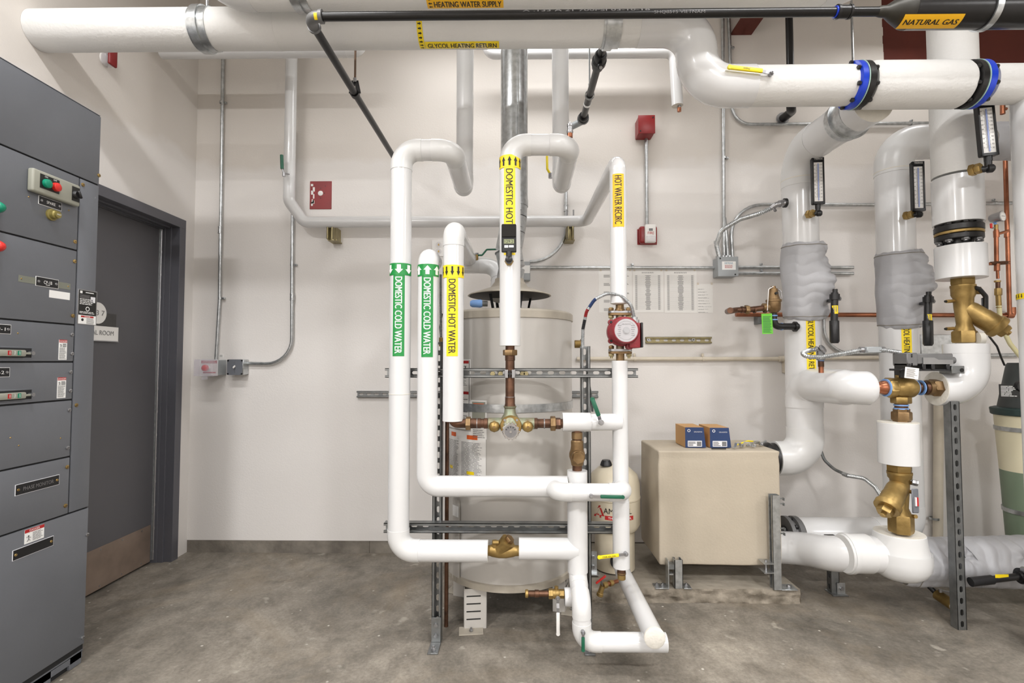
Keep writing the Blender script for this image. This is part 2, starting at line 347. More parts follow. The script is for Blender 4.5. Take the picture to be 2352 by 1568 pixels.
def channel(mb,p0,p1,opn,mt,w=.041,d=.041,t=.0027,pitch=.048,slot=(.028,.0143),slots=True):
    p0,p1,o=V(p0),V(p1),V(opn).normalized(); a=(p1-p0).normalized(); sd=a.cross(o).normalized(); L=(p1-p0).length
    Rm=Matrix((a,sd,o)).transposed(); mid=(p0+p1)/2
    for sg in (1,-1):
        mb.box(mid+sd*sg*(w/2-t/2),(L,t,d),mt,0,Rm)
        mb.box(mid+sd*sg*(w/2-.0047)+o*(d/2-t/2),(L,.0094,t),mt,0,Rm)
        mb.box(mid+sd*sg*(w/2-.0094)+o*(d/2-.0045),(L,t*.8,.009),mt,0,Rm)
    base=mid-o*(d/2-t/2)
    if not slots: mb.box(base,(L,w,t),mt,0,Rm); return mb
    n=max(1,int(L/pitch)); cw=L/n; st=stad(*slot); N=len(st); hx,hy=cw/2,w/2
    sq=[]
    for (x,y) in st:
        k=min(hx/abs(x) if abs(x)>1e-9 else 1e9,hy/abs(y) if abs(y)>1e-9 else 1e9); sq.append((x*k,y*k))
    for i in range(n):
        cx=-L/2+cw*(i+.5); vs=[]
        for lay in (-t/2,t/2):
            for (x,y) in st: vs.append(base+a*(cx+x)+sd*y+o*lay)
            for (x,y) in sq: vs.append(base+a*(cx+x)+sd*y+o*lay)
        fs=[]
        for k in range(N):
            j=(k+1)%N
            fs.append((k,j,N+j,N+k)); fs.append((2*N+k,2*N+j,3*N+j,3*N+k)); fs.append((k,j,2*N+j,2*N+k))
        # corner fill triangles
        for lay in (0,2*N):
            for k in range(N):
                j=(k+1)%N; A,B=sq[k],sq[j]
                if abs(abs(A[0])-hx)<1e-6 and abs(abs(B[1])-hy)<1e-6 or abs(abs(B[0])-hx)<1e-6 and abs(abs(A[1])-hy)<1e-6:
                    cxn=math.copysign(hx,A[0] if abs(abs(A[0])-hx)<1e-6 else B[0]); cyn=math.copysign(hy,A[1] if abs(abs(A[1])-hy)<1e-6 else B[1])
                    vs.append(base+a*(cx+cxn)+sd*cyn+o*(-t/2 if lay==0 else t/2)); fs.append((lay+N+k,lay+N+j,len(vs)-1))
        mb.add(vs,fs,mt)
    return mb
def pipe(root,pts,r,mt=PVC,fil=None,covers=True,name='pipe_insulation',capmat=FOAM,seg=40,ext=.02,extra=.0016,n=10):
    """one insulated run; each elbow gets a fitted cover of its own"""
    fr=fil if fil is not None else r*1.5
    p,_,ev=fillet(pts,fr,n); b=MB(); b.sweep(p,r,mt,seg,True,capmat); run=b.build(name,root)
    if covers:
        for e in ev:
            if not e: continue
            st,en,d1,d2=e; q=[p[st]+d1*ext]+p[st:en+1]+[p[en]+d2*ext]
            c=MB(); c.sweep(q,r+extra,PVC2,seg,True); c.build('elbow_cover',root)
    return run
def arrowgeo(L,W,sw,hl,flip=1):
    vs=[];fs=[];n=8
    for i in range(n+1):
        v=-W/2+W*i/n; u0=L/2-hl; vs+=[(u0*flip,v),((L/2-hl*abs(v)/(W/2))*flip,v)]
    for i in range(n): fs.append((2*i,2*i+1,2*i+3,2*i+2))
    o=len(vs)
    for i in range(4):
        v=-sw/2+sw*i/3; vs+=[(-L/2*flip,v),((L/2-hl)*flip,v)]
    for i in range(3): fs.append((o+2*i,o+2*i+1,o+2*i+3,o+2*i+2))
    return vs,fs
def arrow(L,W,sw,hl,flip=1):
    return [(-L/2*flip,-sw/2),(flip*(L/2-hl),-sw/2),(flip*(L/2-hl),-W/2),(flip*L/2,0),(flip*(L/2-hl),W/2),(flip*(L/2-hl),sw/2),(-L/2*flip,sw/2)]
def vlabel(root,x,y,r,z0,z1,wpx,txt,bg,fg,off=0,band=None,arr=None,tw=None,th=.6,bandspan=2.9,flip=1,aw=.5,extra=0,name='pipe_label',tstart=None,nar=7,bold=.012):
    """reading-down label on an upright pipe, z0 top of strip, z1 bottom; band = (ztop, zbottom) arrow band round the pipe"""
    nrm,rt=facing(x,y,off); O=V((x,y,0)); eu=-Z_; b=MB(); Rr=r+.0004+extra
    b.patch(-z0,-z1,-wpx/2,wpx/2,O,eu,rt,nrm,Rr,bg,.0006)
    L=(z0-z1)
    if txt: 
        t0=tstart if tstart is not None else z0-.008
        b.text(txt,wpx*th,O+eu*((-t0+tw/2) if tw else -(t0+z1+.012)/2),eu,rt,nrm,Rr,fg,width=(t0-z1-.012) if tw is None else tw,lift=.0012,bold=bold)
    if band:
        b.patch(-band[0],-band[1],-r*bandspan/2,r*bandspan/2,O,eu,rt,nrm,Rr,bg,.0014)
        bl=band[0]-band[1]; k=nar
        for i in range(k):
            v=(i-(k-1)/2)*(r*bandspan/k)
            s2,fs=arrowgeo(bl*.74,r*bandspan/k*.62*aw*1.6,r*bandspan/k*.3*aw*1.6,bl*.36,flip)
            b.shape([(a-(band[0]+band[1])/2,c+v) for a,c in s2],fs,O,eu,rt,nrm,Rr,fg,.0022)
    return b.build(name,root)
def lever(root,p,axis,d,L,w,col,bend=.0,name='valve_handle',grip=.62,t=.006,label=None,out=.02,txt=None):
    """steel lever: stem on `axis` from p, blade running along d with a coloured grip"""
    p,axis,d=V(p),V(axis).normalized(),V(d).normalized(); sd=axis.cross(d).normalized(); b=MB()
    b.cyl(p-axis*.012,p+axis*out,w*.42,STEEL,16); b.hexn(p+axis*out,p+axis*(out+.007),w*.42,STEEL); b.cyl(p+axis*(out+.007),p+axis*(out+.011),w*.18,STEEL,10)
    Rm=Matrix((d,sd,axis)).transposed()
    q0=p+axis*(out-.004); q1=p+axis*(out-.004)+d*L*.14; q2=p+axis*(out-.004+bend)+d*L*.26
    b.cyl(q0-axis*t/2,q0+axis*t/2,w*.55,STEEL,16); b.beam(q0,q1,w*.62,t*.6,STEEL,0,axis); b.beam(q1,q2,w*.62,t*.6,STEEL,0,axis)
    q3=p+axis*(out-.004+bend)+d*L*(1-grip); b.beam(q2,q3,w*.6,t*.6,STEEL,0,axis)
    h=b.build(name,root,label)
    g=MB(); e=p+axis*(out-.004+bend)+d*L; m=(q3+e)/2; g.box(m,((e-q3).length,w*.8,t*1.7),col,t*.6,Rm,2); g.cyl(e-axis*t*.8-d*w*.1,e+axis*t*.8-d*w*.1,w*.43,col,20,.001)
    if txt: g.text(txt[0],w*.4,m+axis*t*.85,d*txt[2],sd*txt[2],axis,0,txt[1],lift=.0008)
    sub(g,'handle_grip',h,root)
    return h
def lines(b,O,eu,ev,en,u0,u1,v0,v1,n,mt,Rr=0,frac=.45,rag=.25,lift=.0012,brk=1):
    for i in range(n):
        v=v1-(v1-v0)*(i+.5)/n; hh=(v1-v0)/n*frac/2; x=u0; e=u1-(u1-u0)*rag*random.random()
        while x<e-1e-4:
            L=(u1-u0)/brk*random.uniform(.35,1) if brk>1 else e-u0
            x2=min(e,x+L); b.patch(x,x2,v-hh,v+hh,O,eu,ev,en,Rr,mt,lift); x=x2+(u1-u0)*.03
# ================================================================ the room
def struct(mb,name): 
    o=mb.build(name,None,smooth=False); o['kind']='structure'; return o
b=MB(); b.bb((XL-.3,YB,-.1),(XR,WY+.3,0),FLOOR); struct(b,'floor')
b=MB(); b.bb((XL-.3,YB,CEIL),(XR,WY+.3,CEIL+.1),CEILM); struct(b,'ceiling')
CZ=.078
xh=P(2025,100,WY).x; zb0=P(2100,215,WY).z
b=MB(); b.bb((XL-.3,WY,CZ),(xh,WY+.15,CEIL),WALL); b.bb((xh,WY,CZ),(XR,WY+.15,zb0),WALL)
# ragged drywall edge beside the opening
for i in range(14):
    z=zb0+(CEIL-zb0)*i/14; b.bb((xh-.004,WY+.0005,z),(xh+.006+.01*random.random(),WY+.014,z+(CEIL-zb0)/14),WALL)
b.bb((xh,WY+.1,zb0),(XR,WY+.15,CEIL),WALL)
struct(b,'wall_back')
b=MB()
for i in range(40):
    x0=XL+(XR-XL)*i/40; b.bb((x0,WY+.004-.006*random.random(),0),(x0+(XR-XL)/40,WY+.12,CZ),CURB)
struct(b,'baseboard_back')
b=MB(); b.bb((XR,YB,0),(XR+.1,WY+.1,CEIL),WALL); struct(b,'wall_right')
b=MB(); b.bb((XL-.3,YB-.1,0),(XR,YB,CEIL),WALL); struct(b,'wall_front')
# left wall with the door opening
DO=PX(423,507,XL); DI=PX(409,520,XL); dzo=DO.z; dyo=DO.y; fw=dyo-DI.y
dyn=dyo-1.02; RX=XL-.1
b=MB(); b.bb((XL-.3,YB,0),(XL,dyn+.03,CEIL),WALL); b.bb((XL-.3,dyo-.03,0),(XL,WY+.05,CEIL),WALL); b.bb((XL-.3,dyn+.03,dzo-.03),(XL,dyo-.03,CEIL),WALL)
struct(b,'wall_left')
b=MB()
for y0,y1 in ((dyn,dyn+fw),(dyo-fw,dyo)):
    b.bb((RX-.03,y0,0),(XL+.014,y1,dzo-fw),FRM,.001)
b.bb((RX-.03,dyn,dzo-fw),(XL+.014,dyo,dzo),FRM,.001); b.bb((RX-.08,dyn,0),(RX-.05,dyo,dzo),FRM)
for q in (.035,.07):   # rebate steps of the pressed steel frame
    b.bb((RX-.031-q*.01,dyo-fw-.006-q*.12,-.001+q*.01),(XL-q,dyo-fw+.001,dzo-fw+q*.01),FRM,.001); b.bb((RX-.03-q*.01,dyn+fw,dzo-fw-.006-q*.12),(XL-q,dyo-fw-.02,dzo-fw+.001+q*.01),FRM,.001)
fr=struct(b,'door_frame'); fr.name='trim_1'
dr=T('door_1','charcoal','door',(RX,dyo-fw,0)); del dr['label']; del dr['category']; dr['kind']='structure'
dy0,dy1=dyn+fw+.002,dyo-fw-.02; dz=dzo-fw-.016
b=MB(); b.bb((RX-.045,dy0,.012),(RX,dy1,dz),DOORM,.002); b.build('door_leaf',dr)
b=MB(); b.bb((RX,dy0,.014),(RX+.002,dy1-.012,.235),KICK,.0005)
for i in range(6):
    for z in (.03,.22): b.cyl((RX+.002,dy0+.05+i*.15,z),(RX+.004,dy0+.05+i*.15,z),.004,STEEL,10)
b.build('kick_plate',dr,'brown scuffed metal kick plate')
b=MB(); b.cyl((RX+.006,dy1+.008,.02),(RX+.006,dy1+.008,dz),.007,STEEL,12); b.bb((RX-.002,dy1-.004,.02),(RX+.003,dy1+.02,dz),GALV)
for i in range(14): b.cyl((RX+.006,dy1+.008,.06+i*dz/14.5),(RX+.006,dy1+.008,.075+i*dz/14.5),.0085,STEEL,12)
b.build('hinge',dr,'bright continuous hinge')
b=MB(); b.bb((RX-.03,dyn+fw,dz),(RX+.004,dyo-fw,dz+.012),STEEL); b.build('weather_strip',dr)
# door sign
q=PX(215,718,RX); s=T('door_sign','grey and white room sign with round number disc on the charcoal door','sign',(RX+.001,q.y,q.z-.12))
a=PX(160,722,RX); c=PX(265,752,RX); b=MB(); b.bb((RX+.001,a.y-.05,PX(265,785,RX).z),(RX+.004,c.y,PX(265,722,RX).z),mat('sign_backing',(66,64,63),.5,0,.1,60)); b.build('backing_plate',s)
rr=(PX(215,693,RX).z-PX(215,743,RX).z)/2
yc=PX(241,718,RX).y-rr
b=MB(); b.cyl((RX+.004,yc,PX(215,718,RX).z),(RX+.010,yc,PX(215,718,RX).z),rr,CERAM,40,.001); b.text('1 3 7',rr*.5,V((RX+.0102,yc-.0,PX(215,717,RX).z)),Y_,Z_,X_,0,GRYP,width=rr*1.45); b.build('number_disc',s,'white round number disc')
p0=PX(268,752,RX); p1=PX(268,784,RX); b=MB(); b.bb((RX+.004,p0.y-.36,p1.z),(RX+.011,p0.y,p0.z),CERAM,.001); b.bb((RX+.004,p0.y-.36,p1.z-.004),(RX+.013,p0.y,p1.z),STEEL)
b.text('MECHANICAL ROOM',.025,V((RX+.0112,p0.y-.19,(p0.z+p1.z)/2+.004)),Y_,Z_,X_,0,GRYP,width=.31); b.build('name_plate',s,'white name plate')
# structural steel
b=MB(); zt=CEIL; b.bb((xh+.012,WY+.03,zb0-.02),(XR,WY+.09,zt),STEELRED)
tag(b.build('steel_beam'),'dark red-brown steel beam exposed in the wall opening at top right','beam')
pa=P(1680,79,WY-.01); pb=P(1727,80,WY-.01); b=MB(); b.bb((pa.x,1.2,pa.z),(pb.x,WY-.002,pa.z+.014),STEELRED); b.bb((pa.x,1.2,pa.z+.2),(pb.x,WY-.002,pa.z+.214),STEELRED); b.bb(((pa.x+pb.x)/2-.005,1.2,pa.z),((pa.x+pb.x)/2+.005,WY-.002,pa.z+.2),STEELRED)
tag(b.build('steel_beam'),'red-brown ceiling joist running into the back wall above the yellow valve handle','beam')
# ================================================================ motor control cabinet
cb=PZ(190,1520,0.0); XM=cb.x; yf=cb.y; ct=PX(236,270,XM).z
yb=yf; ynear=.95
mc=T('control_cabinet','tall grey enamelled motor control cabinet standing in front of the door','electrical cabinet',(XM-.17,1.5,0))
zs=[PX(0,q,XM).z for q in (332,532,732,831,931,1081,1231)]
zt0=PX(233,425,XM).z; 
b=MB(); b.bb((XL+.003,ynear,.03),(XM-.004,yb,ct),MCCD,.002); b.bb((XL+.003,ynear,ct),(XM,yb,ct+.002),MCC)
b.bb((XL+.003,ynear,0.045),(XM-.002,yb+.001,ct),MCC,.001); b.build('cabinet_body',mc)
b=MB(); b.bb((XL+.01,ynear,0),(XM-.012,yb-.01,.035),MCCD); b.bb((XM-.014,ynear,.004),(XM-.002,yb-.14,.05),MCC,.002); b.bb((XM-.014,yb-.06,0.0),(XM-.002,yb-.004,.05),MCC,.002); b.bb((XM-.014,ynear,.02),(XM-.002,yb,.05),MCC,.002); b.build('base_channel',mc)
ys=PX(178,480,XM).y; g=.0028
b=MB(); b.bb((XM-.003,ynear,.055),(XM-.001,yb-.002,ct-.004),MCCD); b.build('door_gasket',mc)
def panel(y0,y1,z0,z1,name='panel_door',th=.006,lab=None):
    b=MB(); b.bb((XM-.001,y0+g,z0+g),(XM+th,y1-g,z1-g),MCC,.0025,2); return b.build(name,mc,lab)
F_=lambda px,py,dx=0: PX(px,py,XM+.006+dx)
zb=.075
panel(ynear,yb,zb,zs[6],'panel_cover'); panel(ynear,yb,zs[0],ct-.003,'panel_cover')
panel(ys,yb,zs[6],zs[0],'wireway_door')
doors=[panel(ynear,ys,zs[i+1],zs[i]) for i in range(6)]
# control operator on the top door
a=F_(62,384); c=F_(172,468); zc=(F_(62,384).z+F_(62,438).z)/2; 
y0=F_(62,384).y; y1=F_(171,466).y; z1=a.z; z0=F_(62,438).z
op=MB(); op.bb((XM+.006,y0,z0),(XM+.03,y1,z1),MCCL,.007,3); op=sub(op,'operator_plate',doors[0],mc,'light grey push button plate')
yw=y1-y0; zm=(z0+z1)/2
b=MB(); b.bb((XM+.03,y0+yw*.13,zm-.022),(XM+.0315,y0+yw*.52,zm+.030),BLK)
b.text('ON',.006,V((XM+.0316,y0+yw*.24,zm+.024)),Y_,Z_,X_,0,WHT); b.text('OFF',.006,V((XM+.0316,y0+yw*.42,zm+.024)),Y_,Z_,X_,0,WHT); sub(b,'legend_plate',doors[0],mc)
for f,m_,n_ in ((.25,FGRN,'green'),(.44,FRED,'red')):
    b=MB(); b.lathe((XM+.03,y0+yw*f,zm),X_,[(0,.0165),(.006,.0165),(.012,.0155),(.0145,.012)],m_,24); sub(b,'push_button',doors[0],mc,n_+' push button')
b=MB(); b.bb((XM+.03,y0+yw*.80,zm-.026),(XM+.0315,y0+yw*.97,zm+.03),BLK); sub(b,'legend_plate',doors[0],mc); b=MB(); b.lathe((XM+.03,y0+yw*.885,zm),X_,[(0,.017),(.006,.016),(.012,.013)],BLKP,24); b.box((XM+.047,y0+yw*.885,zm),(.012,.009,.03),BLKP,.003,Matrix.Rotation(.5,3,'X')); sub(b,'selector_switch',doors[0],mc,'black selector knob')
q=F_(117,493); b=MB(); b.lathe((XM+.006,q.y,q.z),X_,[(0,.022),(.006,.022),(.008,.017),(.02,.0165),(.024,.013),(.03,.013)],ORB,28); b.text('RESET',.005,V((XM+.037,q.y,q.z)),Y_,Z_,X_,0,WHT); sub(b,'reset_button',doors[0],mc,'olive brass reset button')
def plate(px0,py0,px1,py1,txt,par,tcol=WHT,screws=True,bg=BLKP,h=.42,tw=None,frm=None):
    p,q=F_(px0,py0),F_(px1,py1); z1,z0=p.z,q.z; b=MB(); b.bb((XM+.006,p.y,z0),(XM+.0085,q.y,z1),bg,.0006); W=q.y-p.y;H=z1-z0
    if frm: b.bb((XM+.006,p.y-.0015,z0-.0015),(XM+.0082,q.y+.0015,z1+.0015),frm)
    if txt: b.text(txt,H*h,V((XM+.0087,(p.y+q.y)/2,(z0+z1)/2)),Y_,Z_,X_,0,tcol,width=tw and W*tw)
    if screws:
        for yy in (p.y+W*.09,q.y-W*.09): b.lathe((XM+.0085,yy,(z0+z1)/2),X_,[(0,.0045),(.0015,.004),(.002,.002)],STEEL,12)
    return b,p,q
# skewed in the picture only by perspective: (left-top, right-bottom) given on the door plane
def plateP(cpx,cpy,w,h,txt,par,frm=WHT,tc=WHT,name='name_plate',**k):
    c=F_(cpx,cpy); b=MB(); b.bb((XM+.006,c.y-w/2-.0015,c.z-h/2-.0015),(XM+.0075,c.y+w/2+.0015,c.z+h/2+.0015),frm); b.bb((XM+.006,c.y-w/2,c.z-h/2),(XM+.0085,c.y+w/2,c.z+h/2),BLKP,.0005)
    if txt: b.text(txt,h*.38,V((XM+.0087,c.y,c.z)),Y_,Z_,X_,0,tc,width=k.get('tw'),bold=k.get('bold',0))
    if k.get('t2'): b.text(k['t2'],h*.15,V((XM+.0087,c.y,c.z-h*.3)),Y_,Z_,X_,0,tc)
    for s_ in (-1,1): b.lathe((XM+.0085,c.y+s_*(w/2-.009),c.z),X_,[(0,.005),(.0015,.0045),(.002,.002)],k.get('sc',STEEL),12)
    return sub(b,name,par,mc) if par else b.build(name,mc)
plateP(115,467,.092,.029,'SPARE',doors[0],tw=.036)
plateP(108,649,.09,.032,'CP-1B',doors[1],tw=.034,t2='PUMP')
c=F_(105,649); b=MB(); b.bb((XM+.006,c.y-.105,c.z-.012),(XM+.0066,c.y+.105,c.z+.012),mat('old_glue',(122,124,112),.6)); 
for s_ in(-1,1): b.lathe((XM+.0066,c.y+s_*.095,c.z),X_,[(0,.003),(.002,.002)],BRASS,10)
sub(b,'glue_mark',doors[1],mc)
a=F_(113,670); c=F_(160,686); b=MB(); b.bb((XM+.006,a.y,F_(137,686).z),(XM+.0065,c.y,F_(137,669).z),WHT); sub(b,'blank_label',doors[1],mc)
plateP(0,755,.07,.03,'P-1',doors[2],tw=.03); plateP(-3,855,.07,.03,'P-2',doors[3],tw=.03)
plateP(87,1113,.17,.036,'PHASE MONITOR',doors[5],tw=.12,frm=BAR,sc=BRASS,tc=GRYP)
plateP(77,1258,.155,.034,'',None,frm=BAR,sc=BRASS)
def danger(cpx,cpy,w,h,par):
    c=F_(cpx,cpy); b=MB(); O=V((XM+.006,c.y,c.z)); b.bb((XM+.006,c.y-w/2,c.z-h/2),(XM+.0066,c.y+w/2,c.z+h/2),WHT); hh=h*.14 if h>w else h*.24
    b.patch(-w/2,w/2,h/2-hh,h/2,O,Y_,Z_,X_,0,REDP,.0008); b.text('DANGER',hh*.6,O+Z_*(h/2-hh/2),Y_,Z_,X_,0,WHT,lift=.0011)
    if h>w:
        lines(b,O,Y_,Z_,X_,-w*.05,w*.42,h*.12,h*.32,4,BLK); lines(b,O,Y_,Z_,X_,-w*.42,w*.42,-h*.46,h*.1,14,GRYP,brk=3); fx,fz=-w*.25,h*.22; s_=w*.2
    else:
        lines(b,O,Y_,Z_,X_,-w*.1,w*.45,-h*.42,h*.2,8,GRYP,brk=2); fx,fz=-w*.3,-h*.1; s_=h*.26
    # struck figure pictogram
    for q0,q1 in (((0,.1),(0,-.5)),((0,.1),(-.7,.3)),((0,.1),(.7,-.1)),((0,-.5),(-.5,-1)),((0,-.5),(.5,-.9))):
        b.beam(O+Y_*(fx+q0[0]*s_)+Z_*(fz+q0[1]*s_)+X_*.0008,O+Y_*(fx+q1[0]*s_)+Z_*(fz+q1[1]*s_)+X_*.0008,.0006,s_*.22,BLK,0,X_)
    b.cyl(O+Y_*fx+Z_*(fz+s_*.4),O+Y_*fx+Z_*(fz+s_*.4)+X_*.0011,s_*.2,BLK,10)
    return sub(b,'warning_sticker',par,mc) if par else b.build('warning_sticker',mc)
danger(144,803,.036,.078,doors[2]); danger(141,890,.038,.08,doors[3]); danger(79,1226,.076,.05,None)
# breaker handles
for i,py in ((2,810),(3,907)):
    q=F_(42,py); y0=F_(-60,py).y; y1=F_(75,py).y; z=q.z; b=MB()
    b.bb((XM+.0055,y0,z-.022),(XM+.0075,y1,z+.022),MCC,.001); b.bb((XM+.0065,y0,z-.017),(XM+.0079,y1-.006,z+.017),MCCD)
    h_=sub(b,'breaker_recess',doors[i],mc)
    b=MB(); b.bb((XM+.008,y0,z-.013),(XM+.024,F_(50,py).y,z+.010),MCCL,.004,2); b.bb((XM+.012,F_(50,py).y-.01,z-.006),(XM+.02,F_(66,py).y,z+.002),MCCL,.002); b.cyl((XM+.008,F_(66,py).y,z-.001),(XM+.024,F_(66,py).y,z-.001),.007,STEEL,16)
    for px,m2,tx in ((10,REDP,'ON'),(22,MCCL,'TRIP'),(33,FGRN,'OFF')):
        y=F_(px,py).y; b.bb((XM+.024,y-.006,z-.009),(XM+.0245,y+.006,z+.007),m2); b.text(tx,.005,V((XM+.0246,y,z-.001)),Z_,-Y_,X_,0,WHT)
    sub(b,'breaker_handle',doors[i],mc,'light grey breaker handle')
# cut-off selector handles at the frame edge
for px,py,m2,n2,dd in ((-8,478,FGRN,'green',0),(-8,567,FRED,'red',1)):
    q=F_(px,py); b=MB(); b.lathe((XM+.006,q.y-.012,q.z),X_,[(0,.022),(.02,.02),(.034,.013),(.038,.006)],m2,8); sub(b,'pilot_lamp',doors[dd],mc,n2+' pilot lamp')
# latch screws
b=MB()
for px,py,m2 in ((176,429,BRASS),(190,424,BRASS),(172,555,BRASS),(171,600,BRASS),(167,725,BRASS),(165,768,STEEL),(165,812,STEEL),(162,854,STEEL),(161,897,STEEL),(159,941,STEEL),(175,930,BRASS),(155,1028,STEEL),(154,1072,BRASS),(150,1161,BRASS),(232,405,BRASS),(203,1226,STEEL),(190,1464,STEEL)):
    q=F_(px,py); y=min(q.y,yb-.006); b.lathe((XM+.006,y,q.z),X_,[(0,.0075),(.003,.0072),(.0045,.005)],m2,16); b.bb((XM+.0104,y-.005,q.z-.0008),(XM+.0108,y+.005,q.z+.0008),MCCD)
for px,py in ((66,452),(158,483),(41,765),(24,1005),(139,1006),(43,1023)):
    q=F_(px,py); b.lathe((XM+.006,q.y,q.z),X_,[(0,.003),(.002,.002)],BRASS,10)
b.build('panel_screw',mc,'brass and chrome panel screws')['kind']='stuff'
# rating plate on the wireway
a=F_(178,662); c=F_(223,748); y0,y1=F_(178,700).y,F_(222,700).y; z1,z0=F_(200,666).z,F_(200,746).z; zmid=F_(200,724).z
b=MB(); b.bb((XM+.006,y0,z0),(XM+.0072,y1,z1),STEEL,.0004); b.bb((XM+.0072,y0+.004,zmid),(XM+.0076,y1-.004,z1-.004),BLK); b.bb((XM+.0072,y0+.004,z0+.003),(XM+.0076,y1-.004,zmid-.001),WHT)
O=V((XM+.0076,(y0+y1)/2,(zmid+z1)/2)); hw=(y1-y0)/2-.008; hz=(z1-zmid)/2
lines(b,O,Y_,Z_,X_,-hw*.3,hw,hz*.72,hz*.86,1,WHT,lift=.0003); b.patch(-hw,-hw*.7,hz*.68,hz*.88,O,Y_,Z_,X_,0,WHT,.0003); lines(b,O,Y_,Z_,X_,-hw,hw*.3,hz*.3,hz*.6,4,GRYP,lift=.0003)
b.patch(hw*.35,hw*.95,hz*.05,hz*.5,O,Y_,Z_,X_,0,BAR,.0003); lines(b,O,Y_,Z_,X_,-hw,hw*.9,-hz*.2,hz*.3,4,WHT,lift=.0003,brk=4); lines(b,O,Y_,Z_,X_,-hw,hw,-hz*.9,-hz*.7,2,WHT,lift=.0003,brk=3)
b.ring(O+X_*.0004-Z_*hz*.5,X_,hz*.13,hz*.18,.0004,WHT,20)
O2=V((XM+.0076,(y0+y1)/2,(zmid+z0)/2)); h2=(zmid-z0)/2; b.patch(-hw*.8,hw*.8,h2*.5,h2*.85,O2,Y_,Z_,X_,0,REDP,.0003); b.text('DANGER',h2*.26,O2+Z_*h2*.67,Y_,Z_,X_,0,WHT,lift=.0006); lines(b,O2,Y_,Z_,X_,-hw*.1,hw,-h2*.8,h2*.4,7,GRYP,lift=.0003); b.cyl(O2+Y_*(-hw*.6),O2+Y_*(-hw*.6)+X_*.0006,h2*.3,BLK,8)
b.build('rating_plate',mc,'black and white rating plate')
# red fire device on the left wall above the cabinet
q=PX(240,132,XL); s=T('fire_strobe','red and clear strobe high on the left wall under the big white pipe','fire alarm strobe',(XL,q.y,q.z-.06))
b=MB(); b.lathe((XL,q.y,q.z-.01),X_,[(0,.032),(.006,.03),(.01,.02)],CERAM,24); b.bb((XL,q.y-.03,q.z-.045),(XL+.035,q.y+.024,q.z+.06),CLEAR,.012,3); b.build('clear_guard',s,'clear plastic guard')
b=MB(); b.bb((XL+.035,q.y-.026,q.z-.045),(XL+.05,q.y+.026,q.z+.055),RED,.012,3); b.build('housing',s,'red face')
# ================================================================ things on the back wall
def conduit(pts,label,r=.0105,fil=.12,cl=(),cp=(),m=GALV,Y=None,root=None,group='metal conduits on the back wall'):
    Yc=Y if Y else WY-r-.012; pp=[P(a,c,Yc) for a,c in pts]
    t=root or T('metal_conduit',label,'conduit',(pp[0].x,Yc,min(q.z for q in pp)),group)
    b=MB(); b.tube(pp,r,m,fil,16); b.build('conduit_tube',t)
    for (a,c,hz) in cl:   # straps: hz=1 -> strap on a horizontal run
        q=P(a,c,Yc); ax=X_ if hz else Z_; b=MB(); b.ring(q,ax,r,r+.0022,.014,GALV,20)
        e=Z_ if hz else X_; b.box(q+e*(r+.011)+Y_*(.008),(.014,.016,.014) if hz else (.016,.016,.014),GALV,.002); b.cyl(q+e*(r+.012)-Y_*.004,q+e*(r+.012)+Y_*.002,.004,STEEL,6)
        b.build('conduit_strap',t)
    for (a,c,hz) in cp:
        q=P(a,c,Yc); ax=X_ if hz else Z_; b=MB(); b.cyl(q-ax*.022,q+ax*.022,r+.003,GALV,20,.001)
        for s_ in(-1,1): b.cyl(q+ax*s_*.013-Y_*(r+.008),q+ax*s_*.013-Y_*r,.0035,STEEL,8); b.ring(q+ax*s_*.02,ax,r,r+.0045,.004,GALV,20)
        b.build('conduit_coupling',t)
    return t
conduit([(513,60),(508,450),(504,690),(496,826)],'galvanised conduit dropping down the back wall to the emergency stop box',cl=[(509,235,0),(505,685,0)],cp=[(506,528,0)],fil=.4)
conduit([(674,300),(671,610),(670,836),(566,834)],'galvanised conduit curving down the back wall to the switch box',cl=[(671,608,0)],cp=[(671,682,0)],fil=.16)
# emergency stop box
def wallbox(cx,cy,wpx,hpx,dep): 
    Yf=WY-dep; c=P(cx,cy,Yf); return c,R(wpx,Yf),R(hpx,Yf),Yf
c,w_,h_,Yf=wallbox(480,844,40,36,.1)
s=T('emergency_stop_station','boxed red mushroom stop button with clear guard on the back wall','emergency stop',(c.x,WY,c.z-h_/2))
b=MB(); b.bb((c.x-w_/2,Yf+.004,c.z-h_/2),(c.x+w_/2,WY-.0005,c.z+h_/2),GREYC,.003); b.build('steel_box',s)
b=MB(); O=V((c.x,Yf+.003,c.z)); b.bb((c.x-w_/2,Yf+.001,c.z-h_/2),(c.x+w_/2,Yf+.004,c.z+h_/2),CERAM); O=V((c.x,Yf+.001,c.z)); b.patch(-w_*.46,w_*.46,h_*.27,h_*.45,O,X_,Z_,-Y_,0,REDP); b.text('EMERGENCY',h_*.07,O+Z_*h_*.405,X_,Z_,-Y_,0,WHT,width=w_*.66); b.text('BOILER SHUTDOWN',h_*.07,O+Z_*h_*.315,X_,Z_,-Y_,0,WHT,width=w_*.8)
b.patch(-w_*.35,w_*.4,-h_*.36,-h_*.27,O,X_,Z_,-Y_,0,REDP); b.build('legend_face',s,'white face with red legend')
b=MB(); b.cyl((c.x,Yf,c.z-.002),(c.x,Yf-.03,c.z-.002),.011,CERAM,20); b.lathe((c.x,Yf-.03,c.z-.002),-Y_,[(0,.014),(.006,.021),(.016,.021),(.022,.012)],FRED,28); b.build('mushroom_button',s,'red mushroom button')
b=MB()
for (x0,x1,z0,z1) in ((-.56,.5,.5,.53),(-.56,.5,-.53,-.5),(-.58,-.55,-.53,.53),(.48,.51,-.53,.53)): b.bb((c.x+w_*x0,Yf-.05,c.z+h_*z0),(c.x+w_*x1,Yf,c.z+h_*z1),CLEAR)
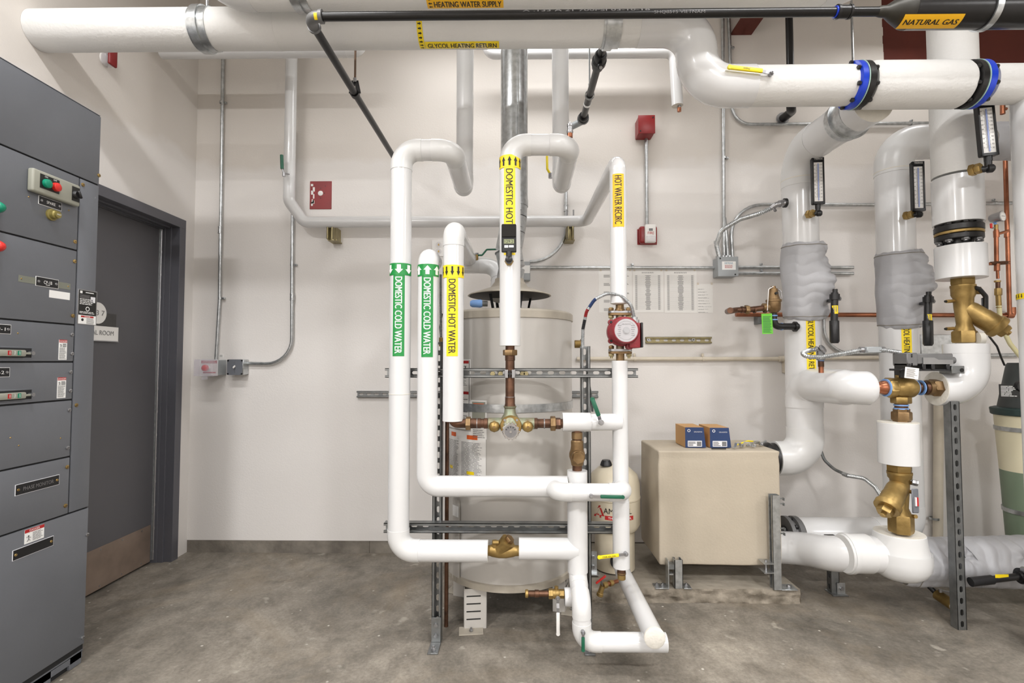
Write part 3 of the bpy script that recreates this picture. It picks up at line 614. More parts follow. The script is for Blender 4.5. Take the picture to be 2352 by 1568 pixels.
b.bb((c.x-w_*.15,Yf-.05,c.z-h_*.75),(c.x+w_*.15,Yf-.035,c.z-h_*.53),CLEAR,.002); b.bb((c.x-w_*.58,Yf-.053,c.z-h_*.53),(c.x+w_*.51,Yf-.05,c.z+h_*.53),CLEAR); b.build('clear_guard',s,'clear plastic guard')
c,w_,h_,Yf=wallbox(540,843,36,36,.075)
s=T('switch_box','steel box with a black cover and white toggle switch on the back wall','switch',(c.x,WY,c.z-h_/2))
b=MB(); b.bb((c.x-w_/2,Yf+.002,c.z-h_/2),(c.x+w_/2,WY-.0005,c.z+h_/2),GALV,.004); b.build('steel_box',s)
hw,hh,k=w_*.52,h_*.5,.009
b=MB(); b.poly([(-hw+k,-hh),(hw-k*1.6,-hh),(hw-k*1.6,-hh+k),(hw-k*.5,-hh+k),(hw-k*.5,hh-k),(hw-k*1.6,hh-k),(hw-k*1.6,hh),(-hw+k,hh),(-hw+k,hh-k),(-hw,hh-k),(-hw,-hh+k),(-hw+k,-hh+k)],V((c.x,Yf+.002,c.z)),X_,Z_,-Y_,MCC,.004)
for sx in(-1,1):
    for sz in(-1,1): b.lathe((c.x+sx*(hw-.007),Yf-.002,c.z+sz*(hh-.007)),-Y_,[(0,.006),(.004,.005)],BLKP,12)
for sz in(-1,1): b.lathe((c.x,Yf-.002,c.z+sz*hh*.62),-Y_,[(0,.003),(.002,.002)],STEEL,10)
b.build('cover_plate',s,'black cover plate')
b=MB(); b.box((c.x,Yf-.012,c.z+.002),(.009,.026,.012),CERAM,.003,Matrix.Rotation(.5,3,'X')); b.build('toggle',s,'white toggle')
q=P(508,817,WY-.0015); b=MB(); b.bb((q.x-.016,WY-.001,q.z-.012),(q.x+.016,WY,q.z+.012),PAPER); lines(b,V((q.x,WY-.001,q.z)),X_,Z_,-Y_,-.01,.01,-.008,.008,3,GRYP,rag=.2,lift=.0003); tag(b.build('paper_note'),'tiny white note stuck above the stop button box','label')
# red plates and fire devices
a=P(712,416,WY-.004); c=P(761,480,WY-.004); b=MB(); b.bb((a.x,WY-.004,c.z),(c.x,WY,a.z),RED,.0015)
s=T('red_cover_plate','weathered red blank cover plate with a white centre stud on the back wall','wall plate',((a.x+c.x)/2,WY,c.z)); b.build('plate',s)
b=MB(); m_=(a+c)/2; b.lathe((m_.x-.001,WY-.004,m_.z+.012),-Y_,[(0,.017),(.003,.016),(.004,.008),(.005,.007)],CERAM,20)
for dx,dz in ((.05,.06),(0,.045),(0,-.02),(.04,.012)): b.cyl((m_.x+dx*.6,WY-.0045,m_.z+dz),(m_.x+dx*.6,WY-.004,m_.z+dz),.003,BLK,8)
b.build('centre_stud',s,'white stud'); b=MB()
for i in range(9): b.box((a.x+.012+.015*random.random(),WY-.0043,m_.z+random.uniform(-.07,.085)),(.003+.012*random.random(),.0006,.01+.02*random.random()),CERAM)

c=P(1485,286,WY-.1); w_=R(37,WY-.1); h_=R(42,WY-.1)
b.build('chipped_paint',s,'white chips along the left edge')['kind']='stuff'
c=P(1485,286,WY-.1); w_=R(37,WY-.1); h_=R(42,WY-.1)
s=T('red_junction_box','deep red square box at the top of the conduit on the back wall','junction box',(c.x,WY,c.z-h_/2))
b=MB(); b.bb((c.x-w_/2,WY-.1,c.z-h_/2),(c.x+w_/2,WY-.0005,c.z+h_/2),RED,.004); b.build('box_body',s)
b=MB(); b.bb((c.x-w_*.53,WY-.106,c.z-h_*.52),(c.x+w_*.53,WY-.1,c.z+h_*.52),RED,.003,2)
for dx,dz in ((.4,.38),(-.4,-.38)): b.cyl((c.x+w_*dx,WY-.108,c.z+h_*dz),(c.x+w_*dx,WY-.105,c.z+h_*dz),.005,BLK,10)
b.build('cover_plate',s)
t=conduit([(1484,309),(1486,520)],'short galvanised conduit linking the red box to the white fire strobe'); b=MB(); q=P(1484,312,WY-.022); b.cyl(q-Z_*.015,q+Z_*.012,.016,GALV,20); b.build('conduit_coupling',t)
c=P(1490,538,WY-.045); w_=R(41,WY-.04); h_=R(40,WY-.04)
s=T('fire_strobe','white strobe marked FIRE on a red backbox on the back wall','fire alarm strobe',(c.x,WY,c.z-h_/2))
b=MB(); b.bb((c.x-w_/2,WY-.045,c.z-h_/2),(c.x+w_/2,WY-.0005,c.z+h_/2),RED,.014,3); b.bb((c.x-w_*.56,WY-.006,c.z-h_*.52),(c.x+w_*.56,WY-.0005,c.z+h_*.4),RED,.004); b.build('backbox',s,'red backbox')
c2=P(1494,536,WY-.065); b=MB(); b.bb((c2.x-.034,WY-.075,c2.z-.058),(c2.x+.034,WY-.045,c2.z+.058),CERAM,.006,2); b.text('FIRE',.017,V((c2.x,WY-.075,c2.z+.001)),X_,Z_,-Y_,0,REDP); b.bb((c2.x-.012,WY-.077,c2.z+.015),(c2.x+.012,WY-.074,c2.z+.03),GRYP); b.build('lens_housing',s,'white front')
b=MB(); b.bb((c2.x-.03,WY-.09,c2.z-.055),(c2.x+.03,WY-.074,c2.z-.018),CLEAR,.006,3); b.build('strobe_lens',s,'clear lens')
# papers
def sheet(px0,py0,px1,py1,kind,label):
    a=P(px0,py0,WY-.001); c=P(px1,py1,WY-.001); b=MB(); W=c.x-a.x; H=a.z-c.z; b.bb((a.x,WY-.0012,c.z),(c.x,WY-.0002,a.z),PAPER); O=V(((a.x+c.x)/2,WY-.0012,(a.z+c.z)/2))
    if kind=='table':
        for v in (.455,.438): lines(b,O,X_,Z_,-Y_,-W*.2,W*.2,H*(v-.005),H*(v+.005),1,GRYP,rag=.05,lift=.0003,frac=.8,brk=5)
        for i in range(44):
            v=H*(.385-.83*i/44); b.patch(-W*.42,W*.44,v-.0002,v+.0002,O,X_,Z_,-Y_,0,BAR and GRYP,.0002)
            b.patch(-W*.42,-W*.35,v-.0028,v-.001,O,X_,Z_,-Y_,0,GRYP,.0003); e=W*(.05+.05*random.random()); b.patch(-e,e,v-.003,v-.0008,O,X_,Z_,-Y_,0,GRYP,.0003); b.patch(W*.33,W*.4,v-.003,v-.001,O,X_,Z_,-Y_,0,GRYP,.0003)
    elif kind=='list':
        for k in range(5): lines(b,O,X_,Z_,-Y_,-W*.35,-W*.15,H*(.33-.2*k),H*(.4-.2*k),5,GRYP,lift=.0003,rag=.2); lines(b,O,X_,Z_,-Y_,W*.12,W*.42,H*(.33-.2*k),H*(.42-.2*k),4,GRYP,lift=.0003,rag=.6)
    else:
        for k in range(9): lines(b,O,X_,Z_,-Y_,-W*.45,W*.4,H*(.3-.1*k),H*(.33-.1*k),2,GRYP,lift=.0003,rag=.7,brk=3)
    for sx in(-1,1): b.box(O+X_*sx*W*.44+Z_*(H*.5+.002)-Y_*.0004,(.012,.0006,.014),mat('tape',(216,206,190),.3))
    tag(b.build('paper_sheet'),label,'paper','laminated sheets taped to the back wall')
sheet(1375,621,1452,717,'list','laminated sheet half hidden behind the recirculation pipe'); sheet(1453,621,1524,717,'table','laminated table sheet in the middle of the taped row'); sheet(1526,621,1601,718,'table','laminated table sheet at the right of the two full tables'); sheet(1601,652,1638,718,'form','narrow paper form right of the taped tables')
# wall struts
b=MB(); a=P(820,905,WY-.012); c=P(1374,906,WY-.012); channel(b,(a.x,WY-.0112,a.z),(c.x,WY-.0112,a.z),-Y_,STRUT,d=.021,pitch=.05)
tag(b.build('strut_channel'),'long zinc channel on the back wall behind the water heater','strut channel','channels fixed to the back wall')
b=MB(); a=P(1483,781,WY-.012); c=P(1634,780,WY-.012); channel(b,(a.x,WY-.0112,a.z),(c.x,WY-.0112,a.z),-Y_,YZINC,d=.021,pitch=.05)
for px in (1489,1592): q=P(px,780,WY-.012); b.ring((q.x,WY-.018,q.z),Y_,.004,.011,.003,STEEL,20)
tag(b.build('strut_channel'),'short yellowish channel on the back wall right of the red pump','strut channel','channels fixed to the back wall')
# brackets of the upper wall pipe
for px,py,lb in ((760,538,'zinc bracket stub under the left end of the white wall pipe'),(1310,535,'zinc bracket stub under the right end of the white wall pipe')):
    q=P(px,py,3.2); b=MB(); zt=P(px,518,3.2).z; zb_=P(px,550,3.2).z
    channel(b,(q.x,3.2,zb_),(q.x,3.2,zt),-Y_,YZINC,slots=False); b.bb((q.x-.03,3.22,zb_),(q.x+.03,WY-.0005,zb_+.006),YZINC); b.bb((q.x-.022,3.22,zb_),(q.x-.016,WY-.0005,zt),YZINC); b.bb((q.x+.016,3.22,zb_),(q.x+.022,WY-.0005,zt),YZINC)
    if px>1000:
        for dx in(-.02,.02): b.cyl((q.x+dx,3.2,zt),(q.x+dx,3.2,zt+.1),.005,STEEL,8)
    tag(b.build('pipe_bracket'),lb,'bracket','brackets under the upper wall pipe')
# conduits centre and right
conduit([(1660,20),(1663,587)],'straight galvanised conduit coming down into the top of the grey junction box',cl=[(1664,362,0)])
conduit([(1673,20),(1683,286),(2135,283)],'galvanised conduit turning right above the angled white pipe',cl=[(1677,108,0),(2095,284,1)],fil=.12)
conduit([(1683,592),(1676,470),(2010,470),(2330,466)],'galvanised conduit curving out of the junction box towards the right',cl=[(2285,466,1)],fil=.2)
conduit([(1672,592),(1669,545),(1664,500)],'stub of galvanised conduit beside the flexible one above the junction box',fil=.1)
conduit([(1218,614),(1650,615)],'straight galvanised conduit behind the recirculation pipe above the papers',cl=[(1453,614,1)])
conduit([(1300,440),(1300,602),(1216,601)],'galvanised conduit curving from under the wall pipe to the box beside the flue',cp=[(1300,478,0)],fil=.24)
conduit([(1692,614),(1960,614)],'upper of two short conduits right of the junction box',cl=[(1750,614,1)]); conduit([(1692,628),(1960,628)],'lower of two short conduits right of the junction box',cl=[(1750,628,1)])
conduit([(1891,640),(1893,812),(2120,808)],'galvanised conduit curving behind the flexible conduit beside the glycol pipe',fil=.16)
t=conduit([(1325,824),(1802,824)],'beige painted conduit low on the back wall left of the glycol return pipe',m=BEIGE,r=.013,group='beige painted conduits'); b=MB(); q=P(1800,824,WY-.03); b.cyl(q-X_*.03,q+X_*.0,.018,BEIGE,20); b.bb((q.x,WY-.05,q.z-.09),(q.x+.04,WY-.0005,q.z+.02),BEIGE,.004); b.build('outlet_body',t)
for px in (1458,1615):
    q=P(px,824,WY-.025); b=MB(); b.ring(q,X_,.013,.016,.014,BEIGE,20); b.box(q+Z_*.026+Y_*.01,(.014,.01,.02),BEIGE,.002); b.build('conduit_strap',t)
conduit([(1885,822),(2120,820)],'beige painted conduit between the two glycol pipes',m=BEIGE,r=.013,group='beige painted conduits')
conduit([(2156,900),(2154,1270)],'wide beige painted conduit running down behind the zinc support post',m=BEIGE,r=.026,cl=[(2146,1190,0)],group='beige painted conduits')
b=MB(); c=P(1205,618,WY-.03); b.bb((c.x-.05,WY-.055,c.z-.075),(c.x+.036,WY-.0005,c.z+.045),GREYC,.004); b.bb((c.x-.02,WY-.056,c.z-.03),(c.x+.034,WY-.0545,c.z+.02),WHT); tag(b.build('junction_box'),'small grey junction box half hidden behind the flue','junction box')
# controls junction box
c=P(1672,612,WY-.09); w_=R(45,WY-.09); h_=R(44,WY-.09); s=T('junction_box','grey junction box with white contact label where four conduits meet','junction box',(c.x,WY,c.z-h_/2))
b=MB(); b.bb((c.x-w_/2,WY-.09,c.z-h_/2),(c.x+w_/2,WY-.0005,c.z+h_/2),GREYC,.003); b.build('box_body',s)
b=MB(); b.bb((c.x-w_*.5-.003,WY-.094,c.z-h_*.52),(c.x+w_*.5+.003,WY-.09,c.z+h_*.52),GREYC,.002); 
for dx,dz in ((-.4,.42),(.35,-.42)): b.cyl((c.x+w_*dx,WY-.096,c.z+h_*dz),(c.x+w_*dx,WY-.0935,c.z+h_*dz),.005,BLK,10)
b.build('cover_plate',s)
b=MB(); O=V((c.x+.003,WY-.0945,c.z+.003)); b.patch(-w_*.34,w_*.36,-h_*.2,h_*.24,O,X_,Z_,-Y_,0,WHT,.0002); b.text('SIEMENS',h_*.1,O+Z_*h_*.15,X_,Z_,-Y_,0,mat('teal_print',(70,130,160),.5),width=w_*.42,lift=.0005); lines(b,O,X_,Z_,-Y_,-w_*.2,w_*.2,-h_*.12,h_*.06,4,REDP,lift=.0004,brk=3,rag=.1); b.build('contact_label',s,'white label')
b=MB()
for dx in(-.3,-.05,.12,.3): b.cyl((c.x+w_*dx,WY-.03,c.z+h_/2),(c.x+w_*dx,WY-.03,c.z+h_/2+.02),.015,GALV,16)
b.build('box_connector',s)
# outlet plate behind hot pipe
a=P(992,551,WY-.01); c=P(1030,588,WY-.01); b=MB(); b.bb((a.x,WY-.006,c.z),(c.x,WY-.0003,a.z),CERAM,.001); m_=(a+c)/2
for dz in(-.022,.022): b.cyl((m_.x-.01,WY-.012,m_.z+dz),(m_.x-.01,WY-.005,m_.z+dz),.018,CLEAR,20); b.bb((m_.x-.014,WY-.013,m_.z+dz-.006),(m_.x-.006,WY-.01,m_.z+dz+.006),BRASS)
tag(b.build('outlet_plate'),'steel outlet plate on the wall between the capped cold pipe and the hot pipe','outlet')
# copper pipes on wall
s=T('copper_pipe','long horizontal copper pipe running along the back wall behind the glycol pipes','pipe',P(1690,722,3.26)); b=MB(); p0,p1=P(1690,722,3.26),P(2318,724,3.26)
b.cyl(p0,p1,.0145,COP,20); b.build('pipe_tube',s); b=MB(); b.cyl(p1-X_*.02,p1+X_*.02,.019,COP,20); b.tube([p1,p1+X_*.02,p1+V((.02,0,.05))],.019,COP,.02,20); b.build('elbow_fitting',s)
b=MB(); q=P(1742,730,3.28); b.bb((q.x-.012,3.26,q.z-.04),(q.x+.012,WY,q.z+.02),GALVD,.002); b.build('wall_hanger',s)
# ================================================================ overhead pipes
YH=2.2; zH,rH=hcyl(700,13,117,YH); WHP='insulated overhead pipes'
xe=P(1600,150,YH).x; zG,rG=hcyl(1760,148,246,YH)
s=T('insulated_pipe','large white glycol heating return pipe overhead, stepping down and running off to the right','pipe',(0,YH,zG-.1))

pts=[V((XL+.001,YH,zH)),V((-.2,YH,zH)),V((xe,YH,zH)),V((xe,YH,zG)),V((P(1948,195,YH).x,YH,zG))]
p_,_,ev=fillet([V((XL+.001,YH,zH)),V((xe,YH,zH)),V((xe,YH,zG)),V((P(1950,195,YH).x,YH,zG))],.15,12)
i0,i1=ev[0][0],ev[1][1]
b=MB(); b.sweep(p_[:i0+1],rH,CANV,56); b.build('canvas_jacket',s,'canvas covered run')
b=MB(); b.sweep([p_[i0]-X_*.12]+p_[i0:i1+1]+[p_[i1]+X_*.10],rH+.002,PVC,56); b.build('elbow_cover',s,'glossy white double elbow cover')
b=MB(); b.sweep([p_[i1]+X_*.08,p_[-1]],rG,CANV,56); b.build('canvas_jacket',s)
xf0,xf1=P(1948,195,YH).x,P(2232,190,YH).x
b=MB(); b.lathe((xf0+.075,YH,zG),X_,[(0,rG+.004),(.02,rG+.014),(xf1-xf0-.135,rG+.014),(xf1-xf0-.12,rG+.006)],CANV,56); b.build('valve_jacket',s,'wider jacket over the valve body')
b=MB(); b.sweep([V((xf1+.05,YH,zG)),V((3.6,YH,zG))],rG*.98,CANV,56); b.build('canvas_jacket',s)
def flange(x,mt1,mt2,nm):
    b=MB(); b.lathe((x,YH,zG),X_,[(0,rG+.004),(.004,rG+.014),(.026,rG+.014),(.03,rG+.006)],mt1,48); b.lathe((x+.031,YH,zG),X_,[(0,rG+.006),(.003,rG+.015),(.028,rG+.015),(.036,rG+.004)],mt2,48)
    b.ring((x+.03,YH,zG),X_,rG-.01,rG+.016,.003,mat('gasket',(170,200,190),.6))
    for k in range(8):
        a=PI/8+k*PI/4; q=V((x,YH+math.cos(a)*(rG+.005),zG+math.sin(a)*(rG+.005))); b.hexn(q-X_*.012,q,.009,BLKI); b.hexn(q+X_*.062,q+X_*.075,.009,BLKI)
    b.build('bolted_flange',s,nm)
flange(xf0,BLUF,BLKI,'blue and black bolted flange'); flange(xf1-.035,BLKI,BLUF,'black and blue bolted flange')
# shallow wrap seams
for px in (631,1066,1105,1499):
    x=P(px,80,YH).x; b=MB(); b.ring((x,YH+.0,zH),X_,rH-.002,rH+.0012,.05 if px<1400 else .02,CANV,56); b.build('jacket_seam',s)
# lever
q=P(1768,172,YH-rG); b=None
lever(s,q,-Y_,V((-1,.0,.13)),R(100,YH-.1),.022,YG,bend=.004,grip=.78,t=.007,label='yellow lever',txt=('FNW',BLK,1))
# glycol label on H: facing camera from below
def hframe(Y,z,px=None,py=None,r=None,tilt=0):
    # unit normal on an X-running pipe towards pixel row py
    d=ray(px,py); a=V((0,d.y,d.z)).normalized(); o=V((0,Y,z))-CAM; o.x=0; t=o.dot(a); m=(a*t-o); dist=m.length; n=(m-a*math.sqrt(max(1e-6,r*r-dist*dist)))
    n=n.normalized(); return n,n.cross(X_)*1
def hlab(root,Y,z,r,px0,px1,py,h,txt,bg,fg,bold=.012,th=.62,tw=.95):
    n,ev=hframe(Y,z,px0,py,r); x0=P(px0,py,Y-r*.9).x; x1=P(px1,py,Y-r*.9).x; O=V(((x0+x1)/2,Y,z)); L=x1-x0; b=MB()
    b.patch(-L/2,L/2,-h/2,h/2,O,X_,ev,n,r,bg,.0012)
    b.text(txt,h*th,O,X_,ev,n,r,fg,width=L*tw,lift=.002,bold=bold); return b,O,ev,n,x0,x1
b,O,e2,n,x0,x1=hlab(s,YH,zH,rH,970,1145,105,.045,'GLYCOL HEATING RETURN',YEL,BLK,tw=.93)
xb=P(962,75,YH-rH).x; Ob=V((xb,YH,zH)); b.patch(-.012,.012,-.022,.16,Ob,X_,e2,n,rH,YEL,.0016)
for k in range(10): g_=arrowgeo(.015,.012,.005,.007); b.shape([(a,c+(-.012+k*.0175)) for a,c in g_[0]],g_[1],Ob,X_,e2,n,rH,BLK,.0022)
b.build('pipe_label',s,'yellow GLYCOL HEATING RETURN label')
def clampH(root,x,Y,z,r,wd=.05,nm='clevis_clamp',up=True,slant=0):
    b=MB(); b.ring((x,Y,z),X_+Z_*slant,r-.001,r+.003,wd*2.2,GALV,56); b.build('saddle_shield',root)
    b=MB(); b.ring((x-.01,Y,z),X_+Z_*slant,r+.003,r+.010,wd,GALV,56)
    if up: b.cyl((x,Y,z+r),(x,Y,CEIL),.006,STEEL,10)
    b.build(nm,root)
clampH(s,P(474,70,YH).x,YH,zH,rH+.001,.035); clampH(s,P(1402,80,YH).x,YH,zH,rH+.001,.035)
# heating water supply pipe above
YQ=1.99; rQ=.088; dq=ray(800,26); sl=dq.z/dq.y; zQ=CAMH+sl*YQ+rQ*math.sqrt(1+sl*sl)
xl=P(490,10,YQ).x
s=T('insulated_pipe','white heating water supply pipe cut off by the top of the photo','pipe',(0,YQ,zQ-.1))
pipe(s,[V((xl,YQ,CEIL-.02)),V((xl,YQ,zQ)),V((P(1990,10,YQ).x,YQ,zQ)),V((P(1990,10,YQ).x,YQ+.0,CEIL-.02))],rQ,CANV,fil=.14,seg=56)
b,O,e2,n,x0,x1=hlab(s,YQ,zQ,rQ,985,1155,10,.048,'HEATING WATER SUPPLY',YELD,BLK,tw=.94)
xb=P(980,0,YQ-rQ).x; Ob=V((xb,YQ,zQ)); b.patch(-.013,.013,-.024,.16,Ob,X_,e2,n,rQ,YELD,.0016)
for k in range(9): g_=arrowgeo(.015,.012,.005,.007); b.shape([(-a,c+(-.012+k*.0175)) for a,c in g_[0]],g_[1],Ob,X_,e2,n,rQ,BLK,.0022)
b.build('pipe_label',s,'golden HEATING WATER SUPPLY label')
clampH(s,P(692,5,YQ).x,YQ,zQ,rQ+.001,.03)
# small white pipes behind the return pipe
Ya=2.9
s=T('insulated_pipe','slim white pipe mostly hidden behind the left end of the glycol heating return pipe','pipe',P(360,122,Ya))
z=P(500,118,Ya).z; pipe(s,[V((P(372,118,Ya).x,Ya,z)),V((P(828,118,Ya).x,Ya,z)),V((P(828,118,Ya).x,Ya,z+.5))],R(16,Ya),PVC,seg=32)
s=T('insulated_pipe','slim white pipe with copper nub end dropping behind the big white double elbow','pipe',P(1555,240,3.1)); Yt=3.1
z=P(1300,122,Yt).z; pipe(s,[V((P(1120,122,Yt).x,Yt,z+.4)),V((P(1120,122,Yt).x,Yt,z)),V((P(1549,120,Yt).x,Yt,z)),P(1556,243,Yt)],R(13,Yt),PVC,seg=32,covers=False)
q=P(1560,243,Yt); b=MB(); b.cyl(q+Z_*.01,q-Z_*.012,.012,STEEL,16); b.cyl(q-Z_*.012,q-Z_*.035,.012,COP,16); b.build('copper_nub',s,'copper pipe stub')
# natural gas line
YN=1.86; zN,rN=hcyl(1200,22,46,YN)
s=T('gas_pipe','slim black natural gas pipe crossing the whole top, widening under the yellow label','gas pipe',(0,YN,zN))
xr=P(2040,30,YN).x; q0=V((P(727,35,YN).x,YN,zN))
b=MB(); b.cyl(q0,V((xr,YN,zN)),rN,GASB,28)
for i,(tx,p0,p1,py) in enumerate((('BLACK STEEL PIPE ASTM A53 GR B ERW 1 1/4 X .133',830,1130,25),('X .133 A 21 700PSI 03-10-18',1200,1490,24),('SHQ8515 VIETNAM',1500,1616,27))):
    n,e2=hframe(YN,zN,p0,py,rN); xa,xb_=P(p0,py,YN).x,P(p1,py,YN).x; b.text(tx,.010,V(((xa+xb_)/2,YN,zN)),X_,e2,n,rN,GRYP,width=xb_-xa,lift=.0006)
b.build('threaded_pipe',s)
b=MB(); pe=P(905,390,WY-.06); dd=V((0,1,0)); ze=V((q0.x,YN,zN)); eb=V((q0.x-.028,YN+.05,zN)); 
yy=WY-.002; 
b.tube([q0+X_*.02,V((q0.x-.032,YN,zN)),V((q0.x-.032,YN+.065,zN-.0))],rN*1.25,GREYF,.04,28); 
b.ring(q0+X_*.018,X_,rN,rN*1.5,.012,GREYF,28); b.ring(V((q0.x-.032,YN+.06,zN)),Y_,rN,rN*1.5,.012,GREYF,28)
n,e2=hframe(YN,zN,735,36,rN); b.patch(-.006,.006,-.014,.01,V((q0.x+.003,YN,zN)),X_,e2,n,rN*1.25,YEL,.0006)
b.build('elbow_fitting',s,'grey threaded elbow')
b=MB(); b.cyl(V((q0.x-.032,YN+.06,zN)),V((q0.x-.032,yy,zN)),rN,GASB,28); b.build('branch_pipe',s,'branch running back to the wall')
b=MB(); bx=P(1937,35,YN).x; b.cyl((bx-.02,YN,zN),(bx+.02,YN,zN),rN+.007,GASB,28,.003); b.ring((bx-.022,YN,zN),X_,rN,rN+.009,.008,BLKI,28); b.ring((bx+.022,YN,zN),X_,rN,rN+.009,.008,BLKI,28); b.ring((bx-.029,YN,zN),X_,rN,rN+.004,.005,BLUF,28); b.build('pipe_coupling',s)
rB=R(47,YN)/1.2; zB=zN+.0; xB=P(2080,30,YN).x
cx0=P(2015,30,YN).x; b=MB(); b.lathe((cx0,YN,zB),X_,[(0,rN),(.012,rN+.003),(.03,rN+.004),(.055,rN+.02),(.08,rB-.012),(.1,rB-.002),(.115,rB)],GASR,40); b.build('reducer',s,'mottled bell reducer')
zB=zN; b=MB(); b.cyl((cx0+.11,YN,zB),(3.4,YN,zB),rB,GASB,48); b.build('large_pipe',s)
n,e2=hframe(YN,zB,2160,50,rB); x0=P(2088,50,YN-rB).x; x1=P(2228,50,YN-rB).x; O=V(((x0+x1)/2,YN,zB)); b=MB(); L=x1-x0; b.patch(-L/2,L/2,-.03,.026,O,X_,e2,n,rB,YELD,.001); b.text('NATURAL GAS',.02,O-e2*.0,X_,e2,(n),rB,BLK,width=L*.9,lift=.0018,bold=.02)
b.build('pipe_label',s,'yellow NATURAL GAS label')
b=MB(); hx=P(2262,20,YN).x; b.ring((hx,YN,zB),X_,rB+.001,rB+.007,.022,GALV,48); b.cyl((hx,YN,zB+rB),(hx,YN,CEIL),.006,STEEL,10); b.build('hanger_ring',s,'bright ring hanger')
# clevis hanger on the branch
qx=q0.x-.032; yh=None
yh=P(815,228,1).y
dv=ray(815,226); yh=(qx)/(dv.x/dv.y)
s=T('pipe_hanger','rusty rod with black clevis holding the slanting black gas branch','pipe hanger',(qx,yh,zN-.03)); b=MB(); b.cyl((qx,yh,zN+.07),(qx,yh,CEIL-.002),.005,RUST,10); b.cyl((qx,yh,zN+.055),(qx,yh,zN+.075),.009,STEEL,6); b.build('threaded_rod',s)
b=MB(); b.ring((qx,yh,zN-.001),Y_,rN+.001,rN+.005,.024,BLKI,28); b.beam((qx-rN-.003,yh,zN),(qx-.006,yh,zN+.062),.02,.004,BLKI,0,Y_); b.beam((qx+rN+.003,yh,zN),(qx+.006,yh,zN+.062),.02,.004,BLKI,0,Y_); b.build('clevis',s)
# second black pipe with union, beside the flue
Y0=2.385; a=P(1384,112,Y0); c=V((a.x,P(1340,275,1).y,a.z)); dv=ray(1340,270); yc=a.x/(dv.x/dv.y); zc=CAMH+yc*dv.z/dv.y
s=T('black_pipe','short black pipe with a union coming out from behind the return pipe clamp','pipe',(a.x,yc,zc))
e=V((a.x,yc,zc)); d_=(e-a).normalized(); b=MB(); b.cyl(a-d_*.25,e,R(9.5,Y0),GASB,28); b.build('pipe_tube',s)
b=MB(); u=P(1383,160,Y0+.1); u=a+d_*.11; b.lathe(u-d_*.07,d_,[(0,.026),(.012,.03),(.05,.03),(.055,.036),(.085,.036),(.09,.03),(.12,.028)],BLKI,32); b.cyl(u+V((-.0,-.02,-.02)),u+V((0,-.05,-.055)),.013,BLKI,16); b.cyl(u+V((0,-.05,-.055)),u+V((0,-.06,-.066)),.008,STEEL,10); b.build('pipe_union',s)
b=MB(); f=P(1318,290,yc+.12); b.lathe(e-d_*.02,d_,[(0,.03),(.03,.031),(.045,.026)],BLKI,28); b.ring(e+d_*.015,d_,.026,.036,.012,GREYF,28); b.tube([e,e+d_*.05,V((e.x-.12,e.y+.12,e.z-.03)),V((e.x-.12,WY-.002,e.z-.03))],.021,GREYC,.03,20); b.build('elbow_fitting',s,'grey elbow and pale tail')
rw=e-d_*.18; b=MB(); b.ring(rw,d_,R(9.5,Y0)+.0005,R(9.5,Y0)+.0025,.02,WHT,28); b.build('pipe_tape',s,'white tape ring')
hh=e-d_*.28; b=MB(); s2=T('pipe_hanger','thin zinc rod and ring holding the short black pipe','pipe hanger',hh); b.cyl(hh+Z_*.06,V((hh.x,hh.y,CEIL-.002)),.0045,GALVD,10); b.build('threaded_rod',s2); b=MB(); b.ring(hh,d_,.023,.026,.016,GALVD,28); b.cyl(hh+Z_*.022,hh+Z_*.065,.007,GALVD,8); b.build('clevis',s2)
# black drop behind the blue flange pipe
Yk=3.0; s=T('black_pipe','black pipe dropping behind the valve run and elbowing into the back wall','pipe',P(1816,265,Yk)); q=P(1817,250,Yk); b=MB(); b.cyl(V((q.x,Yk,CEIL-.002)),V((q.x,Yk,q.z+.06)),R(8,Yk),GASB,24); b.build('pipe_tube',s)
f=P(1800,270,WY-.02); b=MB(); b.tube([V((q.x,Yk,q.z+.09)),V((q.x,Yk,q.z-.0)),V((f.x+.01,WY-.1,f.z)),V((f.x,WY-.001,f.z))],.026,BLKI,.04,24); b.ring((f.x,WY-.006,f.z),Y_,.024,.04,.01,STEEL,28); b.build('elbow_fitting',s)
q=P(1958,100,3.1); b=MB(); b.cyl((q.x,3.1,P(1958,160,3.1).z),(q.x,3.1,CEIL-.002),.007,GALV,12); tag(b.build('threaded_rod'),'thin zinc rod above the left blue flange','rod')
# ================================================================ domestic water pipes on the rack
YP=2.18; GP='domestic water pipes clamped to the rack'
# A : outer cold pipe
xa,rA=vcyl(893,942.5,900,YP); zt=P(930,345,YP).z; zbA=P(919,1264,YP).z; xr_=P(1040,345,YP).x; xs0=P(1121,1264,YP).x
s=T('insulated_pipe','outermost white domestic cold water pipe with green label, looping over at the top','pipe',(xa,YP,zbA-rA),GP)
yb_=2.8; xk=xr_; 
pipe(s,[V((xs0,YP,zbA)),V((xa,YP,zbA)),V((xa,YP,zt)),V((xr_,YP,zt)),V((xr_,2.66,zt-.02)),V((xr_,2.68,CEIL-.02))],rA,fil=.07,seg=44)
zl0,zl1,zl2=P(914,608,YP).z,P(914,635,YP).z,P(914,818,YP).z
vlabel(s,xa,YP,rA,zl1,zl2,R(27,YP),'DOMESTIC COLD WATER',GRN,WHT,off=-.16,band=(zl0,zl1),nar=3,aw=.78)
b=MB(); q=P(919,904,YP); b.ring((xa,YP,q.z),Z_,rA-.001,rA+.0012,.003,FOAM,44); b.build('jacket_seam',s)
